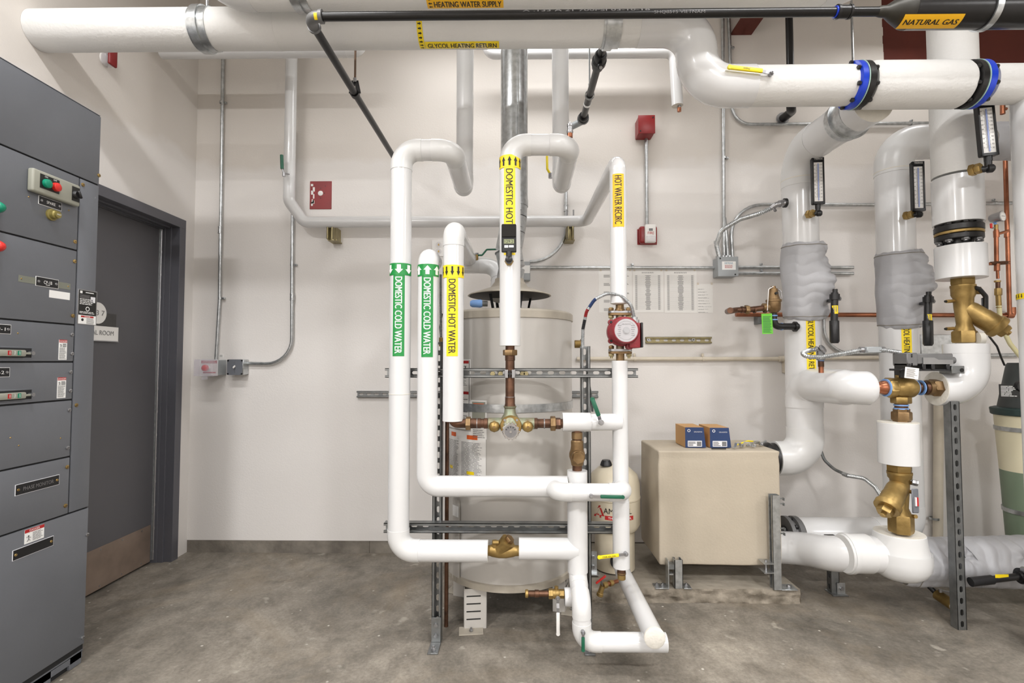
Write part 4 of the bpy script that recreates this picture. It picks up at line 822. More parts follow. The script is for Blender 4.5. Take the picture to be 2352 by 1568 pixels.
# B : inner cold
xb,rB_=vcyl(958,1006,900,YP); zb1=P(984,592,YP).z; zb2=P(984,1116,YP).z; xe2=P(1303,1116,YP).x
s=T('insulated_pipe','second white domestic cold water pipe with green label and rounded top','pipe',(xb,YP,zb2-rB_),GP)
pipe(s,[V((xe2,YP,zb2)),V((xb,YP,zb2)),V((xb,YP,zb1)),V((xb,YP+.1,zb1))],rB_,fil=[.052,.034],seg=44,ext=.0)
vlabel(s,xb,YP,rB_,P(982,637,YP).z,P(982,820,YP).z,R(27,YP),'DOMESTIC COLD WATER',GRN,WHT,off=-.08,band=(P(982,610,YP).z,P(982,637,YP).z),nar=3,flip=-1,aw=.78)
# D : hot pipe
xd,rD=vcyl(1017,1064.5,850,YP); zd1=P(1041,529,YP).z; zd2=P(1041,966,YP).z
s=T('insulated_pipe','white domestic hot water pipe with yellow label ending above a copper elbow','pipe',(xd,YP,zd2),GP)
Yh=2.9
pipe(s,[V((xd,YP,zd2)),V((xd,YP,zd1)),V((xd,Yh,zd1+.01)),],rD,fil=.05,seg=44)
vlabel(s,xd,YP,rD,P(1041,640,YP).z,P(1041,818,YP).z,R(27,YP),'DOMESTIC HOT WATER',YEL,BLK,off=-.12,band=(P(1041,612,YP).z,P(1041,640,YP).z),nar=5,aw=.62)
# heater connection behind
zhp=P(1100,609,Yh-.05).z; Yc=2.86
s=T('insulated_pipe','horizontal white pipe joining the top of the water heater behind the hot pipe','pipe',(0,Yc,zhp-.05)); rr=R(18,Yc)
pipe(s,[V((P(1024,609,Yc).x,Yc,zhp)),V((P(1147,609,Yc).x,Yc,zhp)),V((P(1147,609,Yc).x,Yc-.12,P(1147,690,Yc).z))],rr,fil=.09,seg=40)
q=P(1095,586,Yc-.03); b=MB(); b.cyl(q-Z_*.03,q+Z_*.006,.009,BRASS,12); b.hexn(q+Z_*.002,q+Z_*.012,.011,STEEL); b.tube([q,q+X_*.03,P(1118,573,Yc-.03),P(1165,572,Yc-.03)],.005,DGRN,.01,8); b.build('valve_handle',s,'dark green lever')
# C : centre hot pipe
xc,rC=vcyl(1147.5,1195.5,650,YP); zc1=P(1172,333,YP).z; zc2=P(1172,794,YP).z; xc2=P(1310,333,YP).x
s=T('insulated_pipe','central white domestic hot water pipe with yellow label and digital gauge','pipe',(xc,YP,zc2),GP)
pipe(s,[V((xc,YP,zc2)),V((xc,YP,zc1)),V((xc2,YP,zc1)),V((xc2,2.68,zc1-.02)),V((xc2,2.7,CEIL-.02))],rC,fil=.07,seg=44)
vlabel(s,xc,YP,rC,P(1169,392,YP).z,P(1169,590,YP).z,R(27,YP),'DOMESTIC HOT WATER',YEL,BLK,off=-.05,band=(P(1169,364,YP).z,P(1169,392,YP).z),nar=5,flip=-1,aw=.66)
q=P(1309,311,YP); b=MB(); b.cyl(q-Z_*.01,q+Z_*.008,.012,COP,16); b.lathe(q+Z_*.008,Z_,[(0,.012),(.004,.014),(.012,.014),(.014,.0105),(.03,.0105),(.032,.013),(.04,.013),(.043,.006),(.05,.006)],STEEL,20); b.build('air_vent',s,'steel air vent')
# digital thermometer
s=T('digital_thermometer','black digital thermometer with lcd on the central hot water pipe','thermometer',P(1169,600,YP-rC)); Yd=YP-rC-.035
a=P(1152,516,Yd); c=P(1186,579,Yd); b=MB(); b.bb((a.x,Yd-.008,c.z),(c.x,Yd+.014,a.z),BLKP,.003); m_=(a+c)/2; b.bb((a.x+.002,Yd-.016,m_.z+.004),(c.x-.002,Yd-.007,a.z-.001),mat('solar_window',(30,28,26),.2),.001)
b.build('housing',s); W=c.x-a.x
b=MB(); O=V((m_.x,Yd-.0083,m_.z-.014)); b.patch(-W*.34,W*.34,-.009,.009,O,X_,Z_,-Y_,0,LCD,.0004); b.text('129.2',.0125,O,X_,Z_,-Y_,0,BLK,width=W*.56,lift=.0008); b.build('lcd_window',s,'lcd reading 129.2')
b=MB(); O=V((m_.x,Yd-.0083,m_.z-.035)); b.patch(-W*.3,-W*.05,-.005,.005,O,X_,Z_,-Y_,0,WHT,.0004); b.patch(W*.0,W*.32,-.004,.005,O,X_,Z_,-Y_,0,WHT,.0004); b.build('maker_mark',s)
q=V((m_.x,Yd,c.z)); e=P(1169,597,YP-rC-.03); b=MB(); b.cyl(q+Z_*.002,V((q.x,Yd,e.z+.01)),.012,BLKP,20); b.lathe(V((q.x,Yd+.0,e.z)),-Y_,[(-.015,.014),(0,.016),(.012,.014),(.016,.008)],BLKP,24); b.hexn(V((q.x,YP-rC-.012,e.z)),V((q.x,YP-rC+.01,e.z)),.019,BRASS); b.build('stem',s)
# copper run down from C into the mixing valve
zv=P(1175,968,YP).z
s=T('mixing_valve','bronze thermostatic mixing valve with clear round dial and copper tails','mixing valve',(xc,YP,zv-.07))
b=MB(); rc=R(10.5,YP)
z=lambda py:P(1172,py,YP).z
b.cyl((xc,YP,z(790)),(xc,YP,z(940)),rc,COPD,24); b.cyl((xc,YP,z(815)),(xc,YP,z(828)),rc+.002,COPD,24,.001); b.lathe((xc,YP,z(912)),-Z_,[(0,rc+.0015),(.026,rc+.0015),(.035,rc+.004),(.046,rc+.005),(.05,rc+.001)],COPD,24); b.ring((xc,YP,z(911)),Z_,rc,rc+.0022,.002,STEEL,24)
b.build('copper_tail',s); b=MB(); b.hexn((xc,YP,z(816)),(xc,YP,z(803)),R(17,YP),BRZ,.3); b.build('union_nut',s)
b=MB(); b.lathe((xc,YP,z(932)),-Z_,[(0,R(15,YP)),(.006,R(14,YP)),(.01,R(12.5,YP)),(.03,R(13.5,YP)),(.05,R(20,YP)),(.075,R(24,YP)),(.1,R(18,YP)),(.115,R(8,YP))],BRZP,32)
xL,xR=P(1121,970,YP).x,P(1228,970,YP).x; zz=P(1172,972,YP).z
b.cyl((xL,YP,zz),(xR,YP,zz),R(13,YP),BRZP,28,.002)
for x in (P(1136,970,YP).x,P(1212,970,YP).x): b.lathe((x,YP,zz-.008),-Y_,[(-.02,.028),(.0,.028),(.02,.026)],BRZP,24)
b.build('valve_body',s)
for x in (P(1136,970,YP).x,P(1212,970,YP).x):
    b=MB(); b.lathe((x,YP-.02,zz-.010),-Y_,[(0,.0235),(.012,.0235),(.02,.018),(.026,.008)],BRASS,8); b.cyl((x,YP-.045,zz-.01),(x,YP-.052,zz-.01),.005,BRZ,6); b.build('check_stop',s,'yellow brass check stop')
b=MB(); o=V((xc+.004,YP-.02,zz-.008)); b.lathe(o,-Y_,[(0,.044),(.01,.045),(.014,.042)],BRASS,40)
for k in range(4):
    a=PI/4+k*PI/2; b.lathe(o+V((math.cos(a)*.036,-.013,math.sin(a)*.036)),-Y_,[(0,.0055),(.004,.005)],STEEL,12)
b.build('cover_plate',s); b=MB(); o=o+V((0,-.012,-.009)); d=V((0,-1,-.12)).normalized()
b.lathe(o,d,[(0,.024),(.02,.027),(.022,.031),(.05,.033)],CHROME,40); b.lathe(o+d*.05,d,[(0,.033),(.003,.031)],CHROME,40)
for k in range(14): a=2*PI*k/14; b.cyl(o+d*.025+V((math.cos(a)*.032,0,math.sin(a)*.032)),o+d*.05+V((math.cos(a)*.033,0,math.sin(a)*.033)),.004,CHROME,8)
b.lathe(o+d*.0532,d,[(0,.025),(.0008,.025)],GRYP,32); eu=X_; ev=eu.cross(-d)*-1; ev=d.cross(X_)*-1 if d.cross(X_).z<0 else d.cross(X_)
for k in range(5): a=PI*.15+k*PI*.175; b.beam(o+d*.0545+eu*math.cos(a)*.017+ev*math.sin(a)*.017,o+d*.0545+eu*math.cos(a)*.022+ev*math.sin(a)*.022,.003,.0005,BLK,0,-d)
b.cyl(o+d*.054,o+d*.056,.005,CHROME,16); b.build('dial_knob',s,'clear chromed dial')
# side tails
xl_=xd
b=MB(); b.tube([V((xl_,YP,zd2+.01)),V((xl_,YP,zz)),V((xL,YP,zz))],rc,COPD,.03,24)
for px in (1085,1098): b.cyl((P(px,972,YP).x-.012,YP,zz),(P(px,972,YP).x+.012,YP,zz),rc+.002,COPD,24)
b.cyl((P(1118,970,YP).x-.012,YP,zz),(P(1118,970,YP).x+.004,YP,zz),rc+.003,COPD,24,.001); b.ring((P(1096,970,YP).x,YP,zz),X_,rc,rc+.0026,.003,STEEL,24)
b.build('copper_tail',s); b=MB(); b.hexn((P(1070,972,YP).x,YP,zz),(P(1081,972,YP).x,YP,zz),R(15.5,YP),BRZ,.2); b.build('union_nut',s)
x0,x1=P(1226,972,YP).x,P(1293,972,YP).x; b=MB(); b.cyl((x0,YP,zz),(x1,YP,zz),rc,COPD,24); b.cyl((x0,YP,zz),(x0+.016,YP,zz),rc+.004,COPD,24,.001); b.ring((P(1250,970,YP).x,YP,zz),X_,rc,rc+.0026,.004,STEEL,24); b.hexn((P(1276,972,YP).x,YP,zz),(P(1288,972,YP).x,YP,zz),rc*1.25,COPD,.2); b.build('copper_tail',s)
b=MB(); b.hexn((P(1264,972,YP).x,YP,zz),(P(1276,972,YP).x,YP,zz),R(17,YP),BRZ,.2); b.build('union_nut',s)
# clamp of copper pipe on the crossbar
b=MB(); q=P(1172,858,YP); 
for sx in(-1,1): b.box((xc+sx*.0145,YP-.004,q.z),(.016,.05,.036),STEEL,.002); 
b.box((xc,YP-.03,q.z),(.006,.02,.03),BLKP,.001); b.cyl((xc-.03,YP-.018,q.z),(xc+.03,YP-.018,q.z),.004,STEEL,8); b.build('pipe_clamp',s,'steel pipe clamp')
# right white branch joining pipe E
YE=2.2; rE=vcyl(1400.5,1438.5,480,YE)[1]
xE1=P(1421,600,YE).x; xE=P(1425,900,YE).x; 
xE=vcyl(1400.5,1438.5,480,YE)[0]
s=T('insulated_pipe','slim white hot water recirculation pipe with tall yellow label above the red pump','pipe',(xE,YE,P(1422,696,YE).z),GP)
zE0=P(1420,371,YE).z; zE1=P(1421,697,YE).z; yW=3.19; zW=P(1340,508,yW).z
xw0=P(679,495,yW).x
pipe(s,[V((xE,YE,zE1)),V((xE,YE,zE0)),V((P(1345,505,yW).x*.5+xE*.5+.0,yW-.0,zW)),V((xw0+.055,yW,zW)),V((P(664,455,yW).x,yW,P(664,462,yW).z)),V((P(664,455,yW).x,yW,CEIL-.01))],rE,fil=[.045,.06,.07,.07],seg=40,covers=False)
vlabel(s,xE,YE,rE,P(1422,405,YE).z,P(1422,525,YE).z,R(27,YE),'HOT WATER RECIRC',YELD,BLK,off=.06)
b=MB(); b.lathe((xE,YE,zE1+.001),-Z_,[(0,.03),(.004,.026),(.006,.012)],FOAM,28); b.build('end_cap',s,'frayed foil end')
# lower E with tee, valve, hose bib
xF,rF=vcyl(1405,1444,960,YE); s=T('insulated_pipe','white pipe below the red pump with branch, green lever and drain','pipe',(xF,YE,P(1432,1302,YE).z),GP)
zF0,zF1=P(1423,828,YE).z,P(1432,1302,YE).z; zf=P(1432,968,YE).z
b=MB(); b.cyl((xF,YE,zF1),(xF,YE,zF0),rF*.94,PVC,44); b.build('pipe_insulation',s); b=MB(); b.cyl((xF,YE,zF1),(xF,YE,P(1432,1150,YE).z),rF*1.0,PVC,44); b.build('pipe_insulation',s)
b=MB(); x0=P(1291,967,YE).x; x1=P(1354,967,YE).x; b.cyl((x0,YP,zf),(x1,YP,zf),R(21.5,YE),PVC,44); b.build('branch_insulation',s)
b=MB(); b.cyl((x1,YP,zf),(xF,YP+.01,zf),R(19,YE),PVC,40); b.cyl((x1-.002,YP,zf),(x1+.004,YP,zf),R(19.6,YE),PVC,40); b.build('branch_insulation',s)
q=P(1379,969,YP-R(19,YP)); lever(s,q,-Y_,V((-.38,0,1)),R(58,YP-.06),.022,DGRN,bend=.012,grip=.72,t=.007,label='dark green lever')
q=P(1436,1269,YE-rF); lever(s,q,-Y_,V((-1,0,-.12)),R(62,YE-.06),.017,YG,bend=.0,grip=.74,t=.006,label='yellow lever',txt=('WATER BALL',BLK,1)); 
b=MB(); b.cyl((xF,YE,zF1+.01),(xF,YE,P(1432,1318,YE).z),.018,COPD,16); b.cyl((xF,YE,P(1432,1318,YE).z),(xF,YE,P(1432,1330,YE).z),.017,BRASS,20,.002); b.ring((xF,YE,P(1432,1315,YE).z),Z_,.012,.019,.006,BRZ,20); b.build('drain_cap',s,'copper stub with brass cap')
# cross branch in front joining E at y 1130
YF2=2.1; rX=R(19.5,YF2+.02); zX=P(1350,1130,YF2).z; xl2=P(1277,1133,YF2).x; xr2=P(1434,1130,YF2).x
s=T('insulated_pipe','short white bridging pipe in front with a green lever, linking the two lower risers','pipe',(xl2,YF2,zX-.04),GP)
pipe(s,[V((xl2-.0,YP-.0,zX)),V((xl2,YF2,zX)),V((xr2,YF2,zX)),V((xr2,YE,zX))],rX,fil=.042,seg=44)
q=P(1357,1137,YF2-rX); lever(s,q,-Y_,V((1,0,-.02)),R(72,YF2-.05),.017,DGRN,bend=.0,grip=.72,t=.006,label='dark green lever')
# G : thick riser from check valve to bottom elbow
xg,rR=vcyl(1303,1349.5,1180,YP); zg0=P(1326,1080,YP).z; zg1=P(1336,1473,YP).z
s=T('insulated_pipe','thick white lower riser with a tee and floor-level elbow, green and white levers','pipe',(xg,YP,zg1-.04),GP)
zt_=P(1326,1260,YP).z; xt=P(1192,1260,YP).x; Yl=2.06; xb3=P(1336,1420,Yl).x; zl=P(1440,1474,Yl).z; xq=P(1530,1474,Yl).x; zj=P(1330,1312,YP).z
b=MB(); b.cyl((xg,YP,zj),(xg,YP,zg0),rR,PVC,44); b.build('pipe_insulation',s,'upper riser')
b=MB(); b.cyl((xt,YP,zt_),(xg,YP,zt_),R(24,YP),PVC,44); b.build('branch_insulation',s,'left branch of the tee')
rL=R(20.5,Yl)
pipe(s,[V((xg,YP,zj+.01)),V((xg,YP,zj-.02)),V((xb3,Yl,zj-.075)),V((xb3,Yl,zl)),V((xq,Yl,zl))],rL,fil=[.05,.05,.055],seg=44)
b=MB(); q=P(1313,1363,YP); b.lathe(V((P(1296,1363,YP-.02).x,YP-.03,q.z)),X_,[(0,.034),(.003,.036),(.03,.037),(.05,.03)],PVC,36); b.build('tee_cap',s)
q=P(1338,1448,Yl-rL); lever(s,q,-Y_,-Z_,R(38,Yl-.05),.016,DGRN,bend=.0,grip=.78,t=.006,label='dark green lever in a cut-out')
# drain valve assembly pointing left
zq=P(1260,1363,YP-.03).z; Yq=YP-.03; fx=lambda px:P(px,1363,Yq).x
s=T('drain_valve','brass hose drain valve with a hanging white lever beside the heater bottom','valve',(fx(1240),Yq,zq-.1))
b=MB(); b.lathe((fx(1206),Yq,zq),X_,[(0,.013),(.003,.016),(.012,.016),(.014,.011),(.02,.011)],BRASS,20); b.build('hose_cap',s); b=MB(); b.cyl((fx(1212),Yq,zq),(fx(1262),Yq,zq),.0125,COPD,20); b.cyl((fx(1228),Yq,zq),(fx(1238),Yq,zq),.015,COPD,20,.001); b.build('copper_tail',s)
b=MB(); b.hexn((fx(1260),Yq,zq),(fx(1270),Yq,zq),.02,BRASS); b.lathe((fx(1268),Yq,zq),X_,[(0,.016),(.01,.02),(.025,.02),(.034,.015)],BRASS,24); b.hexn((fx(1284),Yq,zq),(fx(1296),Yq,zq),.018,BRASS); b.cyl((fx(1278),Yq,zq),(fx(1278),Yq,zq+.03),.008,BRASS,12); b.build('valve_body',s)
lever(s,(fx(1280),Yq-.015,zq-.005),-Y_,-Z_,R(76,Yq),.018,CERAM,bend=.006,grip=.62,t=.005,label='white lever')
# floor diagonal pipe running towards the camera
zD=P(1503,1466,1.99).z; xD=P(1503,1466,1.99).x; s=T('insulated_pipe','white pipe lying low and pointing straight at the viewer, with a round cut end','pipe',(xD,1.97,zD-.04))
rZ=R(22.5,1.99)
b=MB(); e0=V((xD,1.985,zD+.005)); e1=V((P(1427,1308,2.62).x,2.62,P(1427,1308,2.62).z)); b.tube([e0,e1,e1+V((0,.0,.12))],rZ,PVC,.06,44,8,True,FOAM); b.build('pipe_insulation',s); b=MB(); d=(e1-e0).normalized(); b.lathe(e0-d*.006,d,[(0,rZ*.9),(.004,rZ+.002),(.012,rZ+.002)],FOAM,40); b.build('end_cap',s,'plastered round end')
q=P(1400,1340,2.5); s=T('hose_bib','small brass tap with a red handle behind the low white pipe','valve',P(1378,1357,2.4)); 
a=P(1418,1334,2.42); c=P(1384,1345,2.36); b=MB(); b.cyl(a,c,.009,COP,16); b.cyl(a.lerp(c,.35),a.lerp(c,.55),.013,BRASS,16); b.cyl(a.lerp(c,.75),c,.014,BRASS,16); b.cyl(c,c-Z_*.03-X_*.01,.012,BRASS,16); b.cyl(c-Z_*.03-X_*.01,c-Z_*.045-X_*.014,.015,BRASS,20,.002); b.build('tap_body',s)
b=MB(); h=P(1380,1332,2.34); b.cyl(c,h,.005,STEEL,8); b.beam(h+V((-.022,0,-.014)),h+V((.022,0,.02)),.012,.008,FRED,.002); b.build('tap_handle',s,'red butterfly handle')
# swing check valve, vertical riser above G
s=T('check_valve','dark bronze check valve standing between the branch and the thick riser','valve',(xg,YP,zg0))
zz_=lambda py:P(1324,py,YP).z
b=MB(); b.cyl((xg,YP,zz_(1082)),(xg,YP,zz_(988)),R(11,YP),COPD,24); b.cyl((xg,YP,zz_(1008)),(xg,YP,zz_(992)),R(12.5,YP),BRZ,24,.002); b.build('copper_tail',s)
b=MB(); b.lathe((xg,YP,zz_(1068)),Z_,[(0,.024),(.01,.026),(.02,.028),(.035,.033),(.05,.033),(.065,.028),(.08,.026),(.1,.026),(.105,.022)],BRZ,28); b.cyl((xg,YP,zz_(1046)),(xg,YP-.045,zz_(1046)),.028,BRZ,28,.003); b.build('valve_body',s)
b=MB(); b.hexn((xg,YP-.045,zz_(1046)),(xg,YP-.06,zz_(1046)),.026,BRZ,.3); b.build('bonnet_cap',s)
# brass y check valve in the bottom run
zc_=P(1155,1264,YP).z; s=T('check_valve','brass Y-pattern check valve between the two cut ends of the bottom cold run','valve',(P(1156,1264,YP).x,YP,zc_-.03)); fx=lambda px:P(px,1264,YP).x
b=MB(); b.lathe((fx(1119),YP,zc_),X_,[(0,.02),(.012,.022),(.02,.025),(.05,.03),(.08,.03),(.11,.025),(.118,.022),(fx(1194)-fx(1119),.021)],BRASS,28)
o=V((fx(1146),YP,zc_)); d=V((.75,-.25,.85)).normalized(); b.lathe(o,d,[(0,.03),(.04,.03),(.05,.032),(.062,.032)],BRASS,28); b.cyl((fx(1137),YP-.01,zc_+.01),(fx(1137),YP-.01,zc_+.045),.012,BRASS,16); b.cyl((fx(1133),YP-.02,zc_+.04),(fx(1146),YP-.02,zc_+.04),.009,BRASS,12); b.build('valve_body',s)
b=MB(); b.hexn(o+d*.062,o+d*.078,.02,BRZ,.3); b.build('bonnet_cap',s)
# ================================================================ water heater
HX=P(1170,900,2.66).x; HY=2.68; HR=.325
ztop=P(1170,706,HY-HR).z; zbot=P(1170,1362,HY-HR).z
s=T('water_heater','tall beige cylindrical water heater on slotted legs behind the white pipe rack','water heater',(HX,HY,0))
b=MB(); b.lathe((HX,HY,zbot+.03),Z_,[(0,HR-.002),(ztop-zbot-.07,HR-.002)],TANK,96); b.build('tank_shell',s)
b=MB(); b.lathe((HX,HY,ztop-.045),Z_,[(0,HR-.002),(.002,HR+.004),(.034,HR+.004),(.04,HR-.002),(.045,HR-.012),(.05,.12)],TANKR,96); b.build('top_rim',s)
b=MB(); b.lathe((HX,HY,zbot),Z_,[(0,HR-.01),(.002,HR+.006),(.028,HR+.006),(.034,HR-.002)],TANKR,96); b.build('bottom_rim',s)
b=MB(); b.lathe((HX,HY,zbot-.035),Z_,[(0,.2),(.01,.24),(.036,.25)],GALVD,64); b.build('burner_pan',s)
zs1,zs2=P(1200,948,HY-HR).z,P(1200,929,HY-HR).z
b=MB(); b.ring((HX,HY,(zs1+zs2)/2),Z_,HR+.0005,HR+.003,zs2-zs1,GALV,96); b.build('earthquake_strap',s,'galvanised strap round the middle')
for a in (-110,-15,70,160):
    an=math.radians(a); 
    lx,ly=HX+math.cos(an)*(HR-.06),HY+math.sin(an)*(HR-.06)
    if a==-110: q=PZ(1093,1425,0); lx,ly=q.x,HY-HR+.075
    b=MB(); Rm=Matrix.Rotation(.12 if a==-110 else an+PI/2,3,'Z'); w_=.1
    ll=zbot; t=.004
    b.box(V((lx,ly,ll/2))+Rm@V((0,-.03,0)),(w_,t,ll),TANK,.001,Rm); b.box(V((lx,ly,ll/2))+Rm@V((w_/2,0,0)),(t,.06,ll),TANK,.001,Rm); b.box(V((lx,ly,ll/2))+Rm@V((-w_/2,0,0)),(t,.06,ll),TANK,.001,Rm)
    for k in range(4): b.box(V((lx,ly,ll*(.25+.19*k)))+Rm@V((-.008,-.0325,0)),(.065,.002,.005),BLK,0,Rm@Matrix.Rotation(.0,3,'Y'))
    b.box(V((lx,ly,.0025))+Rm@V((-.02,-.05,0)),(w_*1.1,.07,.005),TANKR,.001,Rm); b.hexn(V((lx,ly,.005))+Rm@V((-.02,-.06,0)),V((lx,ly,.014))+Rm@V((-.02,-.06,0)),.009,STEEL); b.cyl(V((lx,ly,.01))+Rm@V((-.02,-.06,0)),V((lx,ly,.022))+Rm@V((-.02,-.06,0)),.005,STEEL,10)
    b.build('leg',s)
# labels on the curved front (angles from image columns)
def ang(px,py):
    d=ray(px,py); dx,dy=d.x,d.y; ox,oy=-HX,-HY; A=dx*dx+dy*dy; B=2*(ox*dx+oy*dy); Cc=ox*ox+oy*oy-HR*HR; D=B*B-4*A*Cc
    t=(-B-math.sqrt(max(0,D)))/(2*A); x,y=ox+dx*t,oy+dy*t; return math.atan2(x,-y),CAMH+d.z*t
def hl(px0,py0,px1,py1):
    a0,z0=ang(px0,(py0+py1)/2); a1,z1=ang(px1,(py0+py1)/2); zt=ang((px0+px1)/2,py0)[1]; zb=ang((px0+px1)/2,py1)[1]
    am=(a0+a1)/2; n=V((math.sin(am),-math.cos(am),0)); ev=V((math.cos(am),math.sin(am),0)); O=V((HX,HY,(zt+zb)/2)); return O,ev,n,(a1-a0)*HR,zt-zb
def tri(O,ev,n,v,z,w,h,mt,b,tx=None):   # heading block
    b.patch(v-w/2,v+w/2,z-h/2,z+h/2,O,ev,Z_,n,0,mt,0)
# curved label: use mp2 with eu=Z reversed so that v runs round the shell
def curved(O,ev,n,W,H,col,lift):
    b=MB(); b.patch(-H/2,H/2,-W/2,W/2,O,Z_,ev,n,HR,col,lift); return b
def clines(b,O,ev,n,u0,u1,v0,v1,cnt,mt,rag=.2,lift=.0016,brk=1):
    for i in range(cnt):
        u=u1-(u1-u0)*(i+.5)/cnt; hh=(u1-u0)/cnt*.16; x=v0; e=v1-(v1-v0)*rag*random.random()
        while x<e-1e-4:
            x2=min(e,x+((v1-v0)/brk*random.uniform(.4,1) if brk>1 else e)); b.patch(u-hh,u+hh,x,x2,O,Z_,ev,n,HR,mt,lift); x=x2+(v1-v0)*.03
O,ev,n,W,H=hl(1026,825,1081,984); b=curved(O,ev,n,W,H,PAPER,.0006); b.patch(-H/2+.004,H/2-.004,W/2-.01,W/2-.007,O,Z_,ev,n,HR,BLK,.0012)
for f in(.44,.0,-.44): b.patch(H*(f),H*(f+.04),-W*.45,W/2-.012,O,Z_,ev,n,HR,REDP,.0012)
clines(b,O,ev,n,-H*.38,-H*.03,-W*.3,W/2-.016,12,GRYP); clines(b,O,ev,n,H*.12,H*.3,-W*.3,W/2-.016,9,GRYP)
for q0,q1 in ((.34,.42),): b.patch(H*.345,H*.35,W*.26,W*.38,O,Z_,ev,n,HR,BLK,.0014); b.patch(H*.345,H*.4,W*.26,W*.28,O,Z_,ev,n,HR,BLK,.0014); b.patch(H*.345,H*.4,W*.36,W*.38,O,Z_,ev,n,HR,BLK,.0014); b.patch(H*.4,H*.405,W*.24,W*.4,O,Z_,ev,n,HR,BLK,.0014)
b.build('instruction_label',s,'tall white label with red headings')
O,ev,n,W,H=hl(1027,990,1116,1110); b=curved(O,ev,n,W,H,PAPER,.0010)
clines(b,O,ev,n,-H*.48,H*.3,-W*.36,-W*.02,30,GRYP,lift=.0018,brk=3); clines(b,O,ev,n,-H*.48,H*.3,W*.04,W*.44,30,GRYP,lift=.0018,brk=3)
b.patch(H*.37,H*.45,-W*.25,-W*.1,O,Z_,ev,n,HR,ORG,.0018); b.patch(H*.35,H*.43,W*.16,W*.36,O,Z_,ev,n,HR,ORG,.0018); b.patch(-H*.28,-H*.22,-W*.3,-W*.2,O,Z_,ev,n,HR,YEL,.002); b.patch(-H*.32,-H*.26,W*.16,W*.3,O,Z_,ev,n,HR,YEL,.002)
for u in(.1,-.1,-.35): b.patch(H*u,H*u+.004,-W*.45,-W*.41,O,Z_,ev,n,HR,REDP,.0018)
b.build('warning_label',s,'sheet of small print with orange and yellow headings')
O,ev,n,W,H=hl(1082,919,1118,1008); b=curved(O,ev,n,W,H,PAPER,.0014)
b.patch(H*.0,H*.46,-W*.42,W*.42,O,Z_,ev,n,HR,MCCL,.0022); b.patch(H*.3,H*.42,-W*.33,W*.33,O,Z_,ev,n,HR,ORG,.0026)
b.shape([],[],O,Z_,ev,n,HR,BLK)
for i,(t_,u) in enumerate((('CALL OUR A.O. SMITH',-.11),('TECHNICAL',-.18))):
    vs,fs=textgeo(t_,True,0); xs=[a for a,_ in vs]; m_=(min(xs)+max(xs))/2; w_=W*(.84 if i==0 else .45); sx=w_/(max(xs)-min(xs)); sy=H*.042/.716
    b.add([mp2(H*u+(yy-.358)*sy,(xx-m_)*sx,O,Z_,ev,n,HR,.0024) for xx,yy in vs],fs,BLK)
clines(b,O,ev,n,-H*.48,-H*.25,-W*.35,W*.4,5,GRYP,lift=.0022,brk=2)
b.build('service_label',s,'white service label with grey icon')
# access cover and front panel seam
O,ev,n,W,H=hl(1036,1145,1058,1330); b=curved(O,ev,n,W,H,TANK,.006); b.patch(-H/2,H/2,W/2,W/2+.003,O,Z_,ev,n,HR,TANKR,.007); b.build('access_panel',s); 
b=MB(); O2,e3,n3,W3,H3=hl(1043,1160,1056,1185); b.patch(-H3/2,H3/2,-W3/2,W3/2,O2,Z_,e3,n3,HR,WHT,.008); b.build('small_sticker',s)
# draft hood
zr=P(1168,671,HY-.16).z; rS=R(96,HY); zt_=ztop+.005
b=MB(); b.lathe((HX,HY,zr),Z_,[(0,rS-.004),(.001,rS),(.006,rS-.003),(.035,.13),(.045,.1),(.075,.078),(.09,.076)],mat('dull_hood',(186,178,164),.42,.3,.15,14),72); b.build('draft_hood',s,'wide skirted draft hood')
b=MB(); b.lathe((HX,HY,zr-.001),Z_,[(0,rS-.008),(.004,rS-.012),(.03,.11),(.04,.07)],mat('dark_hood_lining',(52,48,44),.6,.3),72); b.lathe((HX,HY,ztop-.01),Z_,[(0,.13),(.03,.13),(.034,.11)],mat('dark_collar',(98,90,80),.5,.4,.3,20),60)  # underside of the hood in a darker metal colour than its top
for a in (-130,-65,40,120): 
    an=math.radians(a); q=V((HX+math.cos(an)*.12,HY+math.sin(an)*.12,ztop-.005)); e=V((HX+math.cos(an)*.15,HY+math.sin(an)*.15,zr+.012)); b.beam(q,e,.016,.003,MCCD,0,V((math.cos(an),math.sin(an),0)))
b.build('hood_collar',s,'dark collar and legs under the hood')
# flue
xf,rf=vcyl(1150,1212,200,2.66); zk=P(1190,470,2.66).z; zm=P(1190,640,2.66).z
sf=T('flue_pipe','shiny galvanised flue pipe rising behind the central hot water pipe','flue',(xf,HY,zm))
b=MB(); b.cyl((xf,HY,zk),(xf,HY,CEIL-.002),rf,GALV,56); b.cyl((xf,HY,zk-.005),(xf,HY,zk+.03),rf+.002,GALV,56); b.bb((xf+.02,HY-rf-.003,zk+.03),(xf+.026,HY-rf+.01,CEIL-.002),GALV)
b.build('flue_tube',sf)
b=MB(); seg_=[V((xf,HY,zk)),V((xf-.002,HY,zk-.06)),V((xf-.012,HY,zk-.14)),V((xf-.03,HY,zk-.24)),V((HX+.012,HY,zk-.33)),V((HX,HY,zm-.01))]
for a,c in zip(seg_,seg_[1:]):
    b.cyl(a,c,rf*.97,GALV,48); b.ring(c,(c-a)+V((.04,0,0)),rf*.93,rf*1.03,.006,GALVD,48)
b.build('adjustable_elbow',sf,'ribbed adjustable section')
q=P(1256,398,2.9)
b=MB(); zq=P(1256,362,3.0).z; b.tube([P(1256,345,3.0),P(1257,388,3.0),P(1265,402,3.0)],.007,YG,.02,8); b.cyl(P(1265,398,3.0),P(1265,409,3.0),.014,STEEL,12); b.cyl(P(1262,404,3.0),P(1290,404,3.0),.008,STEEL,10)
tag(b.build('ball_valve'),'yellow lever behind the central loop, beside the flue','valve')
